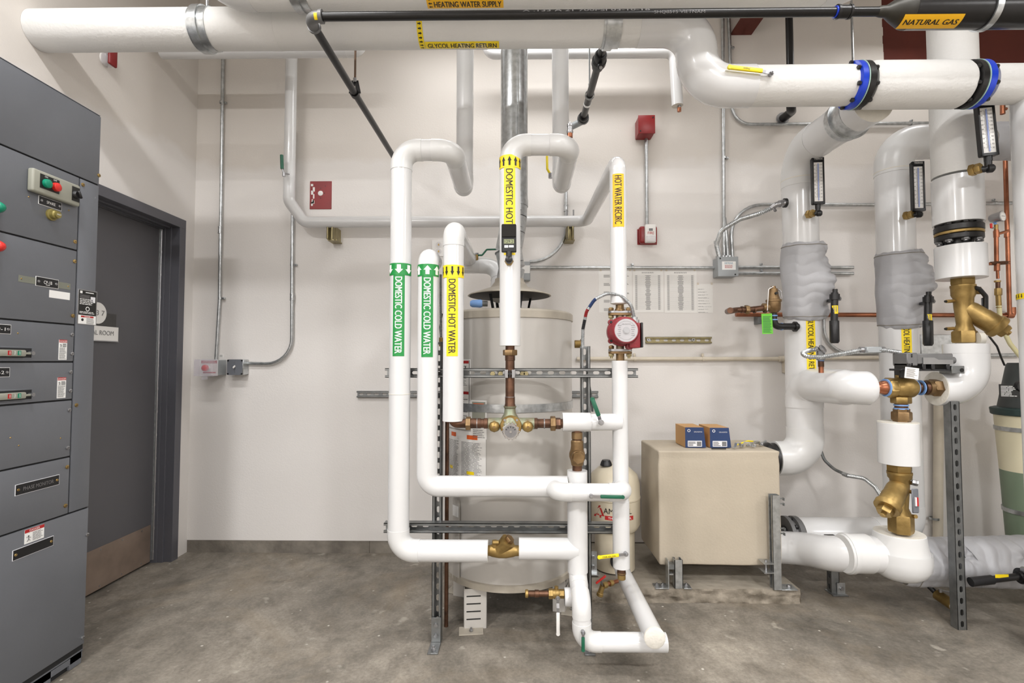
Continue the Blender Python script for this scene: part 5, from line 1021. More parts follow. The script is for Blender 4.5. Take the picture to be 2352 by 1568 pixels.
b=MB(); b.tube([P(647,356,3.1),P(648,388,3.1)],.010,DGRN,0,10); b.tube([P(648,386,3.1),P(651,398,3.1),P(664,400,3.14)],.005,STEEL,.01,8); b.cyl(P(652,396,3.1),P(652,405,3.1),.009,STEEL,10)
tag(b.build('ball_valve'),'dark green lever on the back wall pipe near the red cover plate','valve')
# flex line and nipple at top left of heater, brass port at right
s2=T('gas_connector','slim braided line running down beside the hot pipe left of the heater','hose',P(1013,700,2.5))
b=MB(); b.flex([P(1012,630,2.5),P(1012,700,2.5),P(1013,775,2.5)],.006,GALVD,0,.006,10); b.build('braided_hose',s2); b=MB(); b.tube([P(1016,720,2.52),P(1010,750,2.52),P(1013,790,2.52)],.0035,BLKP,.03,8); b.cyl(P(1013,775,2.5),P(1013,795,2.5),.01,BRASS,12); b.build('cable',s2)
q=P(1320,790,HY-.05); b=MB(); b.cyl(q,q+X_*.03,.02,BRASS,20); b.hexn(q+X_*.03,q+X_*.045,.03,BRZ); b.build('port_fitting',s)
b=MB(); b.lathe(P(1080,697,2.5),X_,[(0,.012),(.01,.018),(.05,.02),(.06,.016)],TAPE,20); b.cyl(P(1108,697,2.5),P(1120,697,2.5),.014,GALVD,16); b.build('taped_nipple',s,'blue-taped nipple on top')
# copper drain line down the left side
b=MB(); px=P(1026,1200,2.42).x; b.cyl((px,2.42,.0),(px,2.42,P(1025,968,2.42).z),.0095,COPD,16); b.build('copper_pipe'); tag(bpy.context.scene.objects['copper_pipe.001'] if 'copper_pipe.001' in bpy.data.objects else bpy.data.objects['copper_pipe'],'brown copper drain line standing upright beside the left rack post','pipe')
# ================================================================ rack
YRk=2.262
s=T('pipe_rack','slotted zinc strut rack of two posts and two crossbars standing on the floor','pipe rack',(P(1180,1480,YRk).x,YRk+.041,0))
xl,xr=P(1005,1200,YRk+.04).x,P(1346,1200,YRk+.04).x
for x,zt in ((xl,P(1013,785,YRk+.04).z),(xr,P(1340,795,YRk+.04).z)):
    b=MB(); channel(b,(x,YRk+.042,.006),(x,YRk+.042,zt),-Y_,STRUT); b.build('post',s)
    b=MB(); b.bb((x-.022,YRk-.075,0.0005),(x+.022,YRk+.06,.006),STRUT,.001); b.bb((x-.0205,YRk+.012,.006),(x+.0205,YRk+.018,.11),STRUT,.001)
    for dz in(.035,.08): b.hexn((x,YRk+.012,dz),(x,YRk+.004,dz),.009,STEEL)
    b.hexn((x,YRk-.05,.006),(x,YRk-.05,.015),.010,STEEL); b.cyl((x,YRk-.05,.006),(x,YRk-.05,.024),.005,STEEL,10); b.build('foot_bracket',s)
for nm,py0,px0,px1 in (('a',856,887,1463),('b',1210,884,1412)):
    z=P(1172,py0,YRk).z; x0,x1=P(px0,py0,YRk).x,P(px1,py0,YRk).x; b=MB(); channel(b,(x0,YRk-.0005,z),(x1,YRk-.0005,z),-Y_,STRUT); b.build('crossbar',s)
z=P(1172,858,YRk).z
for px in (1132,1150,1200,1208): q=P(px,858,YRk); b=MB(); b.hexn((q.x,YRk-.02,z),(q.x,YRk-.008,z),.012,YZINC); b.build('channel_bolt',s)
# ================================================================ circulator pump
s=T('circulator_pump','dark red circulator pump with round grey faceplate between two bronze flanges','pump',P(1424,800,YE)); xp=P(1424,762,YE).x; fz=lambda py:P(1424,py,YE).z
b=MB()
b.lathe((xp,YE,fz(828)),Z_,[(0,R(9.5,YE)),(fz(812)-fz(828),R(9.5,YE)),(fz(808)-fz(828),R(14,YE))],BRZ,28)
b.lathe((xp,YE,fz(696)),-Z_,[(0,R(9,YE)),(fz(696)-fz(708),R(9.5,YE)),(fz(696)-fz(715),R(14,YE))],BRZ,28)
b.cyl((xp,YE,fz(806)),(xp,YE,fz(720)),R(9,YE),mat('pump_casting',(132,116,96),.45,.6,.2,20),28); b.build('pump_body',s)
for z0,z1,nm in ((fz(812),fz(801),'l'),(fz(724),fz(714),'u')):
    b=MB(); zm_=(z0+z1)/2; h_=(z1-z0)
    pts=[(math.cos(a)*R(15,YE),math.sin(a)*R(15,YE)) for a in [k*PI/12 for k in range(24)]]
    st=stad(R(54,YE),R(24,YE),8); b.poly(st,V((xp,YE,z0)),X_,Y_,Z_,BRZ,h_*.46); b.poly(st,V((xp,YE,zm_+h_*.02)),X_,Y_,Z_,STEEL,h_*.44)
    b.build('pump_flange',s)
    for sx in(-1,1):
        b=MB(); x=xp+sx*R(20,YE); b.hexn((x,YE,z1),(x,YE,z1+.013),.012,BRZ); b.hexn((x,YE,z0),(x,YE,z0-.012),.012,YZINC); b.cyl((x,YE,z0-.02),(x,YE,z1+.016),.006,YZINC,12); b.build('flange_bolt',s)
zc=fz(762); xc_=P(1431,762,YE-.1).x; Yp=YE
b=MB(); b.lathe((xp+.004,YE-.0,zc),-Y_,[(-.03,.05),(0,.062),(.03,.062),(.035,.058),(.04,.056),(.1,.056),(.108,.05)],PUMPR,48)
for dx,dz in ((-.8,.72),(-.8,-.72),(.3,.95)): b.lathe((xp+dx*.055,YE-.02,zc+dz*.055),-Y_,[(0,.012),(.012,.011)],PUMPR,12); b.hexn((xp+dx*.055,YE-.032,zc+dz*.055),(xp+dx*.055,YE-.037,zc+dz*.055),.006,BLK)
b.build('motor_housing',s)
b=MB(); o=V((xp+.004,YE-.1085,zc)); b.lathe(o,-Y_,[(0,.047),(.0008,.047)],mat('face_grey',(176,174,176),.4),48)
for a0,a1,r_ in ((20,160,.038),(200,340,.038)):
    for k in range(16):
        a=math.radians(a0+(a1-a0)*k/16); e=V((math.cos(a),0,math.sin(a))); b.box(o+e*r_-Y_*.0012,(.003,.0004,.0016),GRYP,0,Matrix.Rotation(-a,3,'Y'))
for k in range(6):
    z=-.02+.008*k; 
    for sx in(-1,1): b.box(o+V((sx*.027,-.0012,z)),(.016*random.uniform(.5,1),.0004,.0018),GRYP)
b.text('GRUNDFOS',.005,o+V((0,-.0008,.0255)),X_,Z_,-Y_,0,GRYP,lift=.0004); b.build('face_plate',s,'round grey faceplate'); b=MB(); b.lathe(o,-Y_,[(0,.014),(.003,.014),(.003,.011),(.005,.011)],STEEL,28); b.build('bleed_screw',s,'steel centre screw')
b=MB(); x0,x1=P(1447,762,YE-.04).x,P(1468,762,YE-.04).x; b.bb((x0-.012,YE-.085,P(1460,799,YE-.07).z),(x1-.004,YE+.01,P(1460,741,YE-.07).z),PUMPR,.006,2); b.cyl((x0-.006,YE-.03,P(1448,795,YE-.05).z),(x0-.006,YE-.07,P(1448,795,YE-.05).z),.014,PUMPR,20)
b.build('terminal_box',s); b=MB(); b.bb((x1-.003,YE-.09,P(1460,798,YE-.07).z),(x1+.005,YE+.012,P(1460,741,YE-.07).z),BLKP,.002); b.build('box_lid',s,'black lid')
q=P(1457,740,YE-.04); b=MB(); b.cyl(q-Z_*.004,q+Z_*.01,.02,GALV,20); b.cyl(q+Z_*.01,q+Z_*.022,.013,GALV,20); b.build('cable_gland',s)
s=T('flexible_conduit','slender armoured conduit arching over the red pump with blue and red bands','flexible conduit',P(1340,800,YE)); b=MB()
arc=[P(1457,733,YE-.04),P(1450,700,YE-.04),P(1425,678,YE-.03),P(1395,673,YE-.02),P(1366,687,YE),P(1347,715,YE+.02),P(1339,755,YE+.03),P(1338,800,YE+.04)]
b.flex(arc,.0072,GALV,.06,.0052,12,.16,[(.50,.60,BLUE),(.62,.70,RED),(.73,.82,BLKP)]); b.build('armoured_cable',s)
s=T('flexible_conduit','thin armoured conduit hanging down beside the right rack post','flexible conduit',P(1352,900,2.36)); b=MB(); b.flex([P(1350,868,2.36),P(1357,905,2.36),P(1361,945,2.36)],.0055,GALVD,.1,.005,10); b.build('armoured_cable',s)
# ================================================================ expansion tank
YX=2.93; rx=R(58,YX)*.98; xx=P(1411,1150,YX).x; fz=lambda py:P(1411,py,YX-rx*.5).z
s=T('expansion_tank','almond coloured expansion tank with red triangle logo behind the slim riser','expansion tank',(xx,YX,.1))
zT,zB=fz(1070),fz(1228); b=MB(); Ht=zT-zB; b.lathe((xx,YX,zB),Z_,[(0,.04),(.004,rx*.6),(.02,rx*.88),(.05,rx),(Ht*.5,rx),(Ht*.51,rx+.003),(Ht*.53,rx+.003),(Ht*.54,rx),(Ht*.72,rx*.99),(Ht*.85,rx*.9),(Ht*.95,rx*.6),(Ht,.03)],XT,64); b.build('tank_shell',s)
b=MB(); rs=rx*.78; b.lathe((xx,YX,.078),Z_,[(0,rs),(zB-.04,rs),(zB-.03,rs*.9)],XT,48); b.lathe((xx-.0,YX-rs+.001,.078+.07),-Y_,[(0,.045),(.002,.045)],MCCD,32); b.build('base_ring',s)
b=MB(); b.lathe((P(1391,1080,YX).x,YX-.02,zT-.006),Z_,[(0,.034),(.006,.033),(.02,.028),(.03,.022)],BLKP,28); b.build('valve_cap',s,'black domed cap'); 
n=V((-xx,-YX,0)).normalized(); n=Quaternion(Z_,-.15)@n; ev=Z_.cross(n); O=V((xx,YX,P(1380,1180,YX-rx).z)); rr=rx+.001
b=MB()
def cs(pts,mt,l=.0012): b.add([mp2(zz_,vv,O,Z_,ev,n,rx,l) for vv,zz_ in pts],[tuple(range(len(pts)))],mt)
f=lambda px:(px-1392)/1180*YX*1.0
cs([(-.105,-.03),(-.066,.035),(-.054,.035),(-.09,-.03)],REDP); cs([(-.062,.022),(-.052,.022),(-.036,-.012),(-.048,-.012)],REDP); cs([(-.078,-.012),(-.036,-.012),(-.032,-.019),(-.052,-.019),(-.052,-.03),(-.062,-.03),(-.062,-.019),(-.078,-.019)],REDP)
def ctext(t_,v0,w_,zc,h_,mt,l=.002,bold=.01):
    vs,fs=textgeo(t_,True,0); xs=[a for a,_ in vs]; sx=w_/(max(xs)-min(xs)); sy=h_/.716; b.add([mp2(zc+(yy-.358)*sy,v0+(x_-min(xs))*sx,O,Z_,ev,n,rx,l) for x_,yy in vs],fs,mt)
ctext('AMTROL',-.037,.155,.012,.03,BLK); n_=12
for k in range(n_): v0=-.03+.16*k/n_; cs([(v0,-.036),(v0+.16/n_+.0003,-.036),(v0+.16/n_+.0003,-.014),(v0,-.014)],REDP)
ctext('THERM-X-TROL',-.012,.13,-.025,.012,WHT); b.build('brand_logo',s,'red and black logo')
b=MB(); a=P(1362,1236,YX-rs); b.bb((a.x-.03,YX-rs-.03,.082),(a.x+.03,YX-rs+.02,.088),GALV); b.bb((a.x-.02,YX-rs-.002,.088),(a.x+.02,YX-rs+.002,.2),GALV); 
for z in(.12,.17): b.hexn((a.x,YX-rs-.002,z),(a.x,YX-rs-.01,z),.01,STEEL)
b.build('angle_bracket',s)
# ================================================================ concrete pad, exchanger box
pl=PZ(1360,1386,0); pr=PZ(1839,1386,0); ph=P(1600,1352,pr.y).z
ys_=pr.y; b=MB()
n_=30
vs=[];fs=[]
prof=lambda x,z:.012*(noise.noise(V((x*9,z*30,0)))+.6*noise.noise(V((x*26,z*60,3))))-.018*max(0,noise.noise(V((x*5,z*10,7))))*(z<ph*.6)
NX,NZ=90,8
for i in range(NX+1):
    for j in range(NZ+1):
        x=pl.x+(pr.x-pl.x)*i/NX; z=ph*j/NZ; vs.append(V((x,ys_+(prof(x,z) if j<NZ else .002)+.0,z)))
for i in range(NX):
    for j in range(NZ): a=i*(NZ+1)+j; fs.append((a,a+NZ+1,a+NZ+2,a+1))
b.add(vs,fs,CONCR)
b.bb((pl.x,ys_+.02,0),(pr.x-.001,WY-.002,ph-.0008),CONCP); vs=[V((pl.x,ys_+.002,ph)),V((pr.x,ys_+.002,ph)),V((pr.x,WY-.002,ph)),V((pl.x,WY-.002,ph))]; b.add(vs,[(0,1,2,3)],CONCP)
vs=[];fs=[]
for i in range(31):
    for j in range(NZ+1):
        y=ys_+(WY-ys_)*i/30; z=ph*j/NZ; vs.append(V((pr.x+(.012*noise.noise(V((y*9,z*30,5))) if j<NZ else 0),y,z)))
for i in range(30):
    for j in range(NZ): a=i*(NZ+1)+j; fs.append((a,a+NZ+1,a+NZ+2,a+1))
b.add(vs,fs,CONCR)
tag(b.build('concrete_pad'),'low concrete housekeeping pad with a rough broken front edge','concrete pad')
Yb0,Yb1=2.72,3.11
a=P(1512,1035,Yb0); c=P(1797,1298,Yb0); bx0,bx1,bz0,bz1=a.x,c.x,c.z,a.z
s=T('heat_exchanger','tan canvas-wrapped box raised on zinc feet above the concrete pad','heat exchanger',((bx0+bx1)/2,(Yb0+Yb1)/2,ph))
bm=bmesh.new(); bmesh.ops.create_cube(bm,size=1)
bmesh.ops.bevel(bm,geom=bm.edges[:],offset=.016,segments=3,affect='EDGES',profile=.5)
bmesh.ops.subdivide_edges(bm,edges=[e for e in bm.edges if e.calc_length()>.5],cuts=26,use_grid_fill=True)
sx,sy,sz=bx1-bx0,Yb1-Yb0,bz1-bz0
for v in bm.verts:
    p=V((v.co.x*sx,v.co.y*sy,v.co.z*sz)); nn=V((v.co.x*(abs(v.co.x)>.47),v.co.y*(abs(v.co.y)>.47),v.co.z*(abs(v.co.z)>.47)))
    if nn.length>0: nn.normalize()
    k=.004*noise.noise(p*4)+.0012*noise.noise(V((p.x*14,p.y*14,p.z*5))); 
    zz=v.co.z+.5; k-=.006*max(0,1-abs(zz-.94)/.05)*max(0,noise.noise(V((p.x*7,p.y*7,2)))+.4)
    p+=nn*k*1.3; v.co=p
bm.verts.index_update(); b=MB(); ctr=V(((bx0+bx1)/2,(Yb0+Yb1)/2,(bz0+bz1)/2)); b.add([v.co+ctr for v in bm.verts],[[v.index for v in f.verts] for f in bm.faces],TAN); bm.free(); b.build('canvas_cover',s,ang=60)
def foot(px,yy):
    b=MB(); x=P(px,1300,yy).x; z0=ph
    b.bb((x-.075,yy-.03,z0),(x-.005,yy+.03,z0+.005),GALV,.001); b.bb((x+.07,yy-.03,z0),(x+.11,yy+.03,z0+.005),GALV,.001)
    for dx in(-.06,-.03,.09): b.hexn((x+dx,yy,z0+.005),(x+dx,yy,z0+.013),.009,STEEL); b.cyl((x+dx,yy,z0),(x+dx,yy,z0+.02),.004,STEEL,8)
    b.bb((x-.008,yy-.022,z0),(x-.002,yy+.022,bz0+.04),GALV,.001); b.bb((x+.018,yy-.025,bz0-.03),(x-.002,yy+.02,bz0-.024),GALV)
    channel(b,(x+.046,yy-.004,z0+.001),(x+.046,yy-.004,bz0+.045),Y_,GALV,slots=False); b.bb((x-.002,yy-.02,bz0-.004),(x+.03,yy+.02,bz0+.02),GALVD)
    b.build('support_foot',s)
foot(1535,Yb0-.03)
b=MB(); x=P(1776,1230,Yb0-.03).x; channel(b,(x,Yb0-.045,ph+.001),(x,Yb0-.045,P(1776,1136,Yb0-.05).z),-X_,GALV,pitch=.05); b.bb((x+.02,Yb0-.07,ph),(x+.1,Yb0-.0,ph+.005),GALV,.001); b.hexn((x+.07,Yb0-.04,ph+.005),(x+.07,Yb0-.04,ph+.016),.011,STEEL)
zz_=P(1760,1290,Yb0-.04).z
for dz in(.0,-.045): b.bb((x-.07,Yb0-.075,zz_+dz),(x-.02,Yb0-.01,zz_+dz+.004),GALV)
b.cyl((x-.045,Yb0-.04,zz_-.06),(x-.045,Yb0-.04,zz_+.01),.006,STEEL,10)
for py in(1145,1213):
    z=P(1776,py,Yb0-.05).z; 
    for dz in(0,-.026): b.bb((x+.02,Yb0-.06,z+dz),(x+.045,Yb0-.055,z+dz+.006),GALVD); b.bb((x+.04,Yb0-.066,z+dz-.006),(x+.045,Yb0-.05,z+dz+.006),GALVD)
b.build('support_post',s,'upright slotted support at the right corner')
# cartons on top
def carton(px0,px1,py0,py1,lab,grp,yaw_=0):
    Yc=2.8; a=P(px0,py1,Yc); c=P(px1,py0,Yc); w_=c.x-a.x; h_=c.z-bz1-.002; z0=bz1+.004
    o=T('carton',lab,'carton',((a.x+c.x)/2,Yc+.09,z0),grp); b=MB(); x0,x1=a.x,c.x
    vs=[V((x0,Yc,z0)),V((x1,Yc,z0)),V((x1-.012,Yc,z0+h_)),V((x0,Yc,z0+h_)),V((x0,Yc+.17,z0)),V((x1,Yc+.17,z0)),V((x1-.012,Yc+.17,z0+h_)),V((x0,Yc+.17,z0+h_))]
    b.add(vs,[(3,2,6,7),(0,3,7,4),(4,5,6,7),(0,1,5,4),(1,2,6,5)],CARD); b.add(vs[:4],[(0,1,2,3)],BLUE); b.build('box_body',o,ang=20)
    b=MB(); O=V(((x0+x1)/2,Yc-.0005,z0+h_*.5)); b.patch(-w_*.38,w_*.3,-h_*.45,-h_*.16,O,X_,Z_,-Y_,0,BAR,.0006); lines(b,O,X_,Z_,-Y_,-w_*.35,w_*.02,-h_*.42,-h_*.2,4,BLK,lift=.001,rag=.4); lines(b,O,X_,Z_,-Y_,w_*.06,w_*.27,-h_*.42,-h_*.2,4,BLK,lift=.001,frac=.7,rag=0)
    b.ring(O+V((-w_*.32,-.0008,h_*.34)),Y_,.005,.008,.0004,BAR,20); b.text('GRUNDFOS',.006,O+V((w_*.12,0,h_*.28)),X_,Z_,-Y_,0,BAR,lift=.001); b.build('shipping_label',o)
carton(1574,1621,982,1021,'blue-fronted carton on the tan box, left of the pair','blue pump cartons'); carton(1631,1679,983,1023,'blue-fronted carton on the tan box, right of the pair beside the loose clamps','blue pump cartons')
b=MB(); q=P(1634,1028,2.745); b.cyl((q.x,2.745,bz1+.008),(q.x+.075,2.742,bz1+.008),.0035,BLKP,8); tag(b.build('marker_pen'),'thin dark pencil lying in front of the right carton','pen')
s=T('pipe_clamps','small heap of zinc pipe clamps with a yellow strap on the tan box','clamp',P(1700,1022,2.8)); zc=bz1+.008
for k,(px,py,r_) in enumerate(((1695,1024,.4),(1715,1020,-.5),(1738,1024,.2))):
    q=P(px,py,2.78+.03*k); q.z=zc; b=MB(); Rm=Matrix.Rotation(r_,3,'Z'); pts=[q+Rm@V(v) for v in ((-.035,0,0),(-.02,0,.004),(-.012,0,.024),(.012,0,.024),(.02,0,.004),(.04,.01,.002))]
    for a,c in zip(pts,pts[1:]): b.beam(a,c,.016,.003,GALV)
    b.hexn(pts[-1],pts[-1]+V((0,0,.012)),.007,STEEL); b.build('clamp_half',s)
b=MB(); q=P(1690,1018,2.86); q.z=zc; e=P(1745,1014,2.9); e.z=zc+.012; b.tube([q,q.lerp(e,.5)+V((0,0,.014)),e],.004,YG,.03,8); b.build('yellow_strap',s,'yellow strap')
b=MB(); b.tube([V((q.x+.05,2.84,zc)),V((q.x+.1,2.86,zc+.012)),V((q.x+.16,2.88,zc+.01)),V((q.x+.18,2.89,zc+.02))],.005,GALV,.02,8); b.build('bent_rod',s)
# ================================================================ glycol pipes on the right
def blanket(root,x,y,z0,z1,r,lab=None,axis=Z_,seed=0,name='insulation_blanket',bulge=None,NA=200,NZ=150,amp=1.0,seamang=None,ref=None):
    """quilted fabric jacket: gathered ends, puckers that fan out from the lacing"""
    O=V((x,y,z0)) if axis==Z_ else V((z0,x,y)); L=z1-z0; d,u,w_=frame(axis)
    if axis==Z_: u,w_=X_.copy(),Y_.copy()
    else: u,w_=Y_.copy(),Z_.copy()
    vs=[];fs=[]; pins=[(seamang if seamang is not None else -.25,t) for t in (.2,.42,.62,.82)]
    for j in range(NZ+1):
        t=j/NZ; edge=min(t,1-t); rr=r*(1-.16*math.exp(-edge/.03)); zz=L*t
        for i in range(NA):
            a=2*PI*i/NA; k=.012*noise.noise(V((math.cos(a)*1.3+seed,math.sin(a)*1.3,t*2.5)))*amp
            wr=math.exp(-abs((a-(pins[0][0])+PI)%(2*PI)-PI)/1.2); fr_=t*L/r*6.2+1.6*noise.noise(V((math.cos(a)*1.7+seed,math.sin(a)*1.7,t*3+seed))); k+=.0075*(abs(math.sin(fr_+seed))-.5)*wr*amp+.0012*noise.noise(V((math.cos(a)*4+seed,math.sin(a)*4,t*9)))
            if edge<.12: k+=.004*math.sin(a*11+seed+3*noise.noise(V((a*2,seed,0))))*math.exp(-edge/.04)
            for pa,pt in pins:
                da=(a-pa+PI)%(2*PI)-PI; dt=(t-pt)*L/r; q=math.hypot(da,dt); 
                k-=.022*math.exp(-(q/.16)**2)*amp; k+=.006*math.exp(-(q/.6)**2)*math.sin(math.atan2(dt,da+1e-6)*6+pt*9+seed)*min(1,q*3)*amp
            dz=(.008*math.sin(a*2+seed)+.004*noise.noise(V((math.cos(a)*2,math.sin(a)*2,seed))))*math.exp(-edge/.05)
            ex=bulge(a,t) if bulge else 0
            R_=rr+k+ex; vs.append(O+d*(zz+dz)+u*(math.cos(a)*R_)+w_*(math.sin(a)*R_))
    for j in range(NZ):
        for i in range(NA): a=j*NA+i;c=j*NA+(i+1)%NA; fs.append((a,c,c+NA,a+NA))
    b=MB(); b.add(vs,fs,FAB)
    # turn-in at both ends
    for j,s_ in ((0,1),(NZ,-1)):
        ring=[vs[j*NA+i] for i in range(NA)]; c=sum(ring,V())/NA; inn=[c+(q-c)*.8+d*(s_*.012) for q in ring]; b.add(ring+inn,[(i,(i+1)%NA,NA+(i+1)%NA,NA+i) for i in range(NA)],FABD)
    o=b.build(name,root,lab,ang=80)
    for t in (.045,.955):
        j=int(NZ*t); b=MB(); pts=[]
        for i in range(NA+1):
            q=vs[j*NA+i%NA]; c=O+d*(L*t); c=c+d*((q-c).dot(d)); pts.append(c+(q-c)*1.006)
        b.sweep(pts,.0022,FABD,6,False); sub(b,'drawstring_seam',o,root)
    for k,(pa,pt) in enumerate(pins[1:]):
        j=int(NZ*pt); i=int((pa%(2*PI))/(2*PI)*NA); q=vs[j*NA+i]; c=O+d*(L*pt); e=(q-c); e=(e-d*e.dot(d)).normalized(); b=MB(); b.lathe(q-e*.002,e,[(0,.007),(.004,.006),(.007,.002)],STEEL,12); b.beam(q,q+d*.02+e*.004,.003,.003,STEEL); sub(b,'lacing_hook',o,root)
    return o
YF=2.92; xF_,rF_=vcyl(1797,1883.5,580,YF); zA=P(1850,350,YF).z; zEl=P(1840,1052,YF).z
s=T('insulated_pipe','white glycol return drop, leftmost of the big uprights, with grey blanket and yellow label','pipe',(xF_,YF,zEl-.12),'large insulated risers on the right')
pipe(s,[V((xF_,YH+.1,zG-.02)),V((xF_,YF,zA)),V((xF_,YF,zEl)),V((P(1799,1055,YF).x,YF,zEl))],rF_,fil=[.15,.13],seg=64,ext=.05,mt=PVC)
Yv=2.46; Yk2=2.48; zK,rK=hcyl(1950,852,930,2.48)
xK=xF_; 
pth,_,_=fillet([V((xK,YF,zK-.13)),V((xK,YF,zK)),V((xK,Yk2,zK)),V((P(1998,888,Yk2).x,Yk2,zK))],[.09,.11],12)
b=MB(); n_=len(pth); rad=[rF_*1.03 if i<9 else rF_*1.03+(rK-rF_*1.03)*min(1,(i-9)/9) for i in range(n_)]; rad[-1]=rK*.62; rad[-2]=rK*.9; rad[-3]=rK*1.0; b.sweep(pth,rad,PVC,56); b.build('branch_cover',s,'fat glossy branch cover pointing at the viewer')
z0,z1=P(1845,733,YF-.1).z,P(1845,552,YF-.1).z
blanket(s,xF_+.006,YF-.01,z0,z1,rF_*1.2,'grey silicone cloth valve blanket',seed=2,bulge=lambda a,t:.045*max(0,math.cos(a+.5))**3*math.exp(-((t-.45)/.2)**2),seamang=-.55)
vlabel(s,xF_,YF,rF_,P(1871,725,YF-rF_).z,P(1872,870,YF-rF_).z,R(20,YF-rF_*.8),'GLYCOL HEATING RETURN',YEL,BLK,off=.42,tw=.335,tstart=P(1871,731,YF-rF_).z)
b=MB(); b.ring((xF_,YF,P(1845,402,YF-rF_).z),Z_,rF_,rF_+.0022,.006,FOAM,64); b.build('jacket_seam',s)
# clamp on the sloping-looking arm
q=V((xF_,P(1945,270,2.45).y,0)); dv=ray(1945,272); yk=xF_/(dv.x/dv.y); t_=(yk-(YH+.1))/(YF-YH-.1); zk_=zG-.02+(zA-zG+.02)*t_
b=MB(); b.ring((xF_,yk,zk_),Y_,rF_+.001,rF_+.006,.05,GALV,64); b.ring((xF_,yk-.03,zk_),Y_,rF_+.001,rF_+.003,.12,GALV,64); b.ring((xF_,yk-.02,zk_),Y_,rF_+.006,rF_+.014,.004,GALV,64); b.build('clevis_clamp',s,'wide zinc clevis band')
def thermometer(px,y0,y1,w0,Y,bx,by,label,yaw_=.12,lean=0):
    t=T('thermometer',label,'thermometer',P(bx,by,Y+.03),'industrial thermometers')
    c=P(px,(y0+y1)/2,Y); H=P(px,y0,Y).z-P(px,y1,Y).z; W=R(w0,Y); Rm=Matrix.Rotation(lean,3,'Y')@Matrix.Rotation(-yaw_,3,'Z'); f=lambda v:c+Rm@V(v)
    b=MB(); b.box(c,(W,.022,H),BLKP,.004,Rm); b.box(f((-W*.44,-.012,0)),(W*.12,.012,H),BLKP,.001,Rm); b.box(f((W*.44,-.012,0)),(W*.12,.012,H),BLKP,.001,Rm); b.box(f((0,-.012,H*.465)),(W,.012,H*.07),BLKP,.001,Rm); b.box(f((0,-.012,-H*.475)),(W,.012,H*.05),BLKP,.001,Rm); b.build('case',t)
    eu,ev,n=Rm@X_,Rm@Z_,Rm@(-Y_); O=f((0,-.0115,-H*.01)); b=MB(); b.patch(-W*.38,W*.38,-H*.43,H*.41,O,eu,ev,n,0,CERAM,.0006)
    for k in range(56): v=-H*.34+H*.7*k/55; L=.13 if k%5==0 else .07; b.patch(-W*(.06+L),-W*.06,v-.0005,v+.0005,O,eu,ev,n,0,BLK,.001); b.patch(W*.06,W*(.06+L*.6),v-.0005,v+.0005,O,eu,ev,n,0,BLK,.001)
    for k in range(11): b.text(str(30+20*k),W*.10,O+eu*W*.25+ev*(-H*.34+H*.07*k),eu,ev,n,0,BLK,lift=.001)
    for k in range(9): b.text(str(10*k),W*.09,O-eu*W*.27+ev*(-H*.33+H*.085*k),eu,ev,n,0,BLK,lift=.001)
    b.build('scale_plate',t,'white graduated scale'); b=MB(); b.cyl(O+ev*(-H*.41)+n*.003,O+ev*H*.38+n*.003,W*.045,mat('blue_glass',(150,165,215),.15),10); b.build('glass_tube',t)
    b=MB(); b.text('TRERICE',W*.13,f((0,-.0185,H*.467)),eu,ev,n,0,CERAM,lift=.0004); b.build('maker_mark',t)
    e0=f((0,0,-H*.5)); kk=P(px+(bx-px)*.25,by,Y); kk.y=Y; b=MB(); b.cyl(e0,e0+ev*-.02,W*.22,BLKP,16); el=V((e0.x,e0.y,P(bx,by,Y).z)); b.tube([e0,el,P(bx,by,Y+.02)],W*.2,BLKP,.014,16); b.lathe(el+V((0,-.01,0)),V((.9,-.3,0)),[(-.01,W*.26),(.008,W*.26),(.014,W*.18)],BLKP,18); b.build('elbow_stem',t); b=MB(); q=P(bx,by,Y+.02); d=(P(bx,by,Y+.02)-el); d=V((d.x*.6,.05,0)).normalized(); b.hexn(q-d*.022,q,W*.33,BRASS,.2); b.hexn(q,q+d*.02,W*.38,BRASS); b.build('brass_nut',t); return t
thermometer(1877,364,470,26,YF-rF_-.06,1862,491,'tall thermometer on the leftmost riser above its grey blanket')
# supply pipe I
YI=2.9; xI,rI=vcyl(2011,2106,560,YI); zI=P(2060,327,YI).z; zIb=hedge(1900,1187,YI,rI)
s=T('insulated_pipe','white glycol supply riser, middle upright with the second grey blanket and broken yellow label','pipe',(xI,YI,zIb-.1),'large insulated risers on the right')
pipe(s,[V((4.0,YI,zI)),V((xI,YI,zI)),V((xI,YI,zIb)),V((P(1834,1206,YI).x,YI,zIb))],rI,fil=[.14,.12],seg=64,ext=.05)
xq=P(1834,1206,YI).x; b=MB(); b.lathe((xq-.002,YI,zIb),-X_,[(0,rI*.75),(.005,.1),(.03,.1),(.034,.08),(.05,.078),(.055,.1),(.075,.1)],GREYF,40)
for k in range(8): a=k*PI/4; b.hexn((xq-.035,YI+math.cos(a)*.088,zIb+math.sin(a)*.088),(xq-.05,YI+math.cos(a)*.088,zIb+math.sin(a)*.088),.011,BLKI)
b.cyl((xq-.07,YI,zIb),(bx1-.02,YI,zIb),.05,BLKI,24); b.build('bolted_flange',s,'dark bolted flange')
z0,z1=P(2060,752,YI-.1).z,P(2060,572,YI-.1).z
blanket(s,xI+.006,YI-.01,z0,z1,rI*1.2,'grey silicone cloth valve blanket',seed=9,bulge=lambda a,t:.05*max(0,math.cos(a+.5))**3*math.exp(-((t-.6)/.25)**2),seamang=-.6)
vlabel(s,xI,YI,rI,P(2094,735,YI-rI).z,P(2094,861,YI-rI).z,R(20,YI-rI*.8),'GLYCOL HEATING SUPPLY',YEL,BLK,off=.38,tw=.285,tstart=P(2094,733,YI-rI).z)
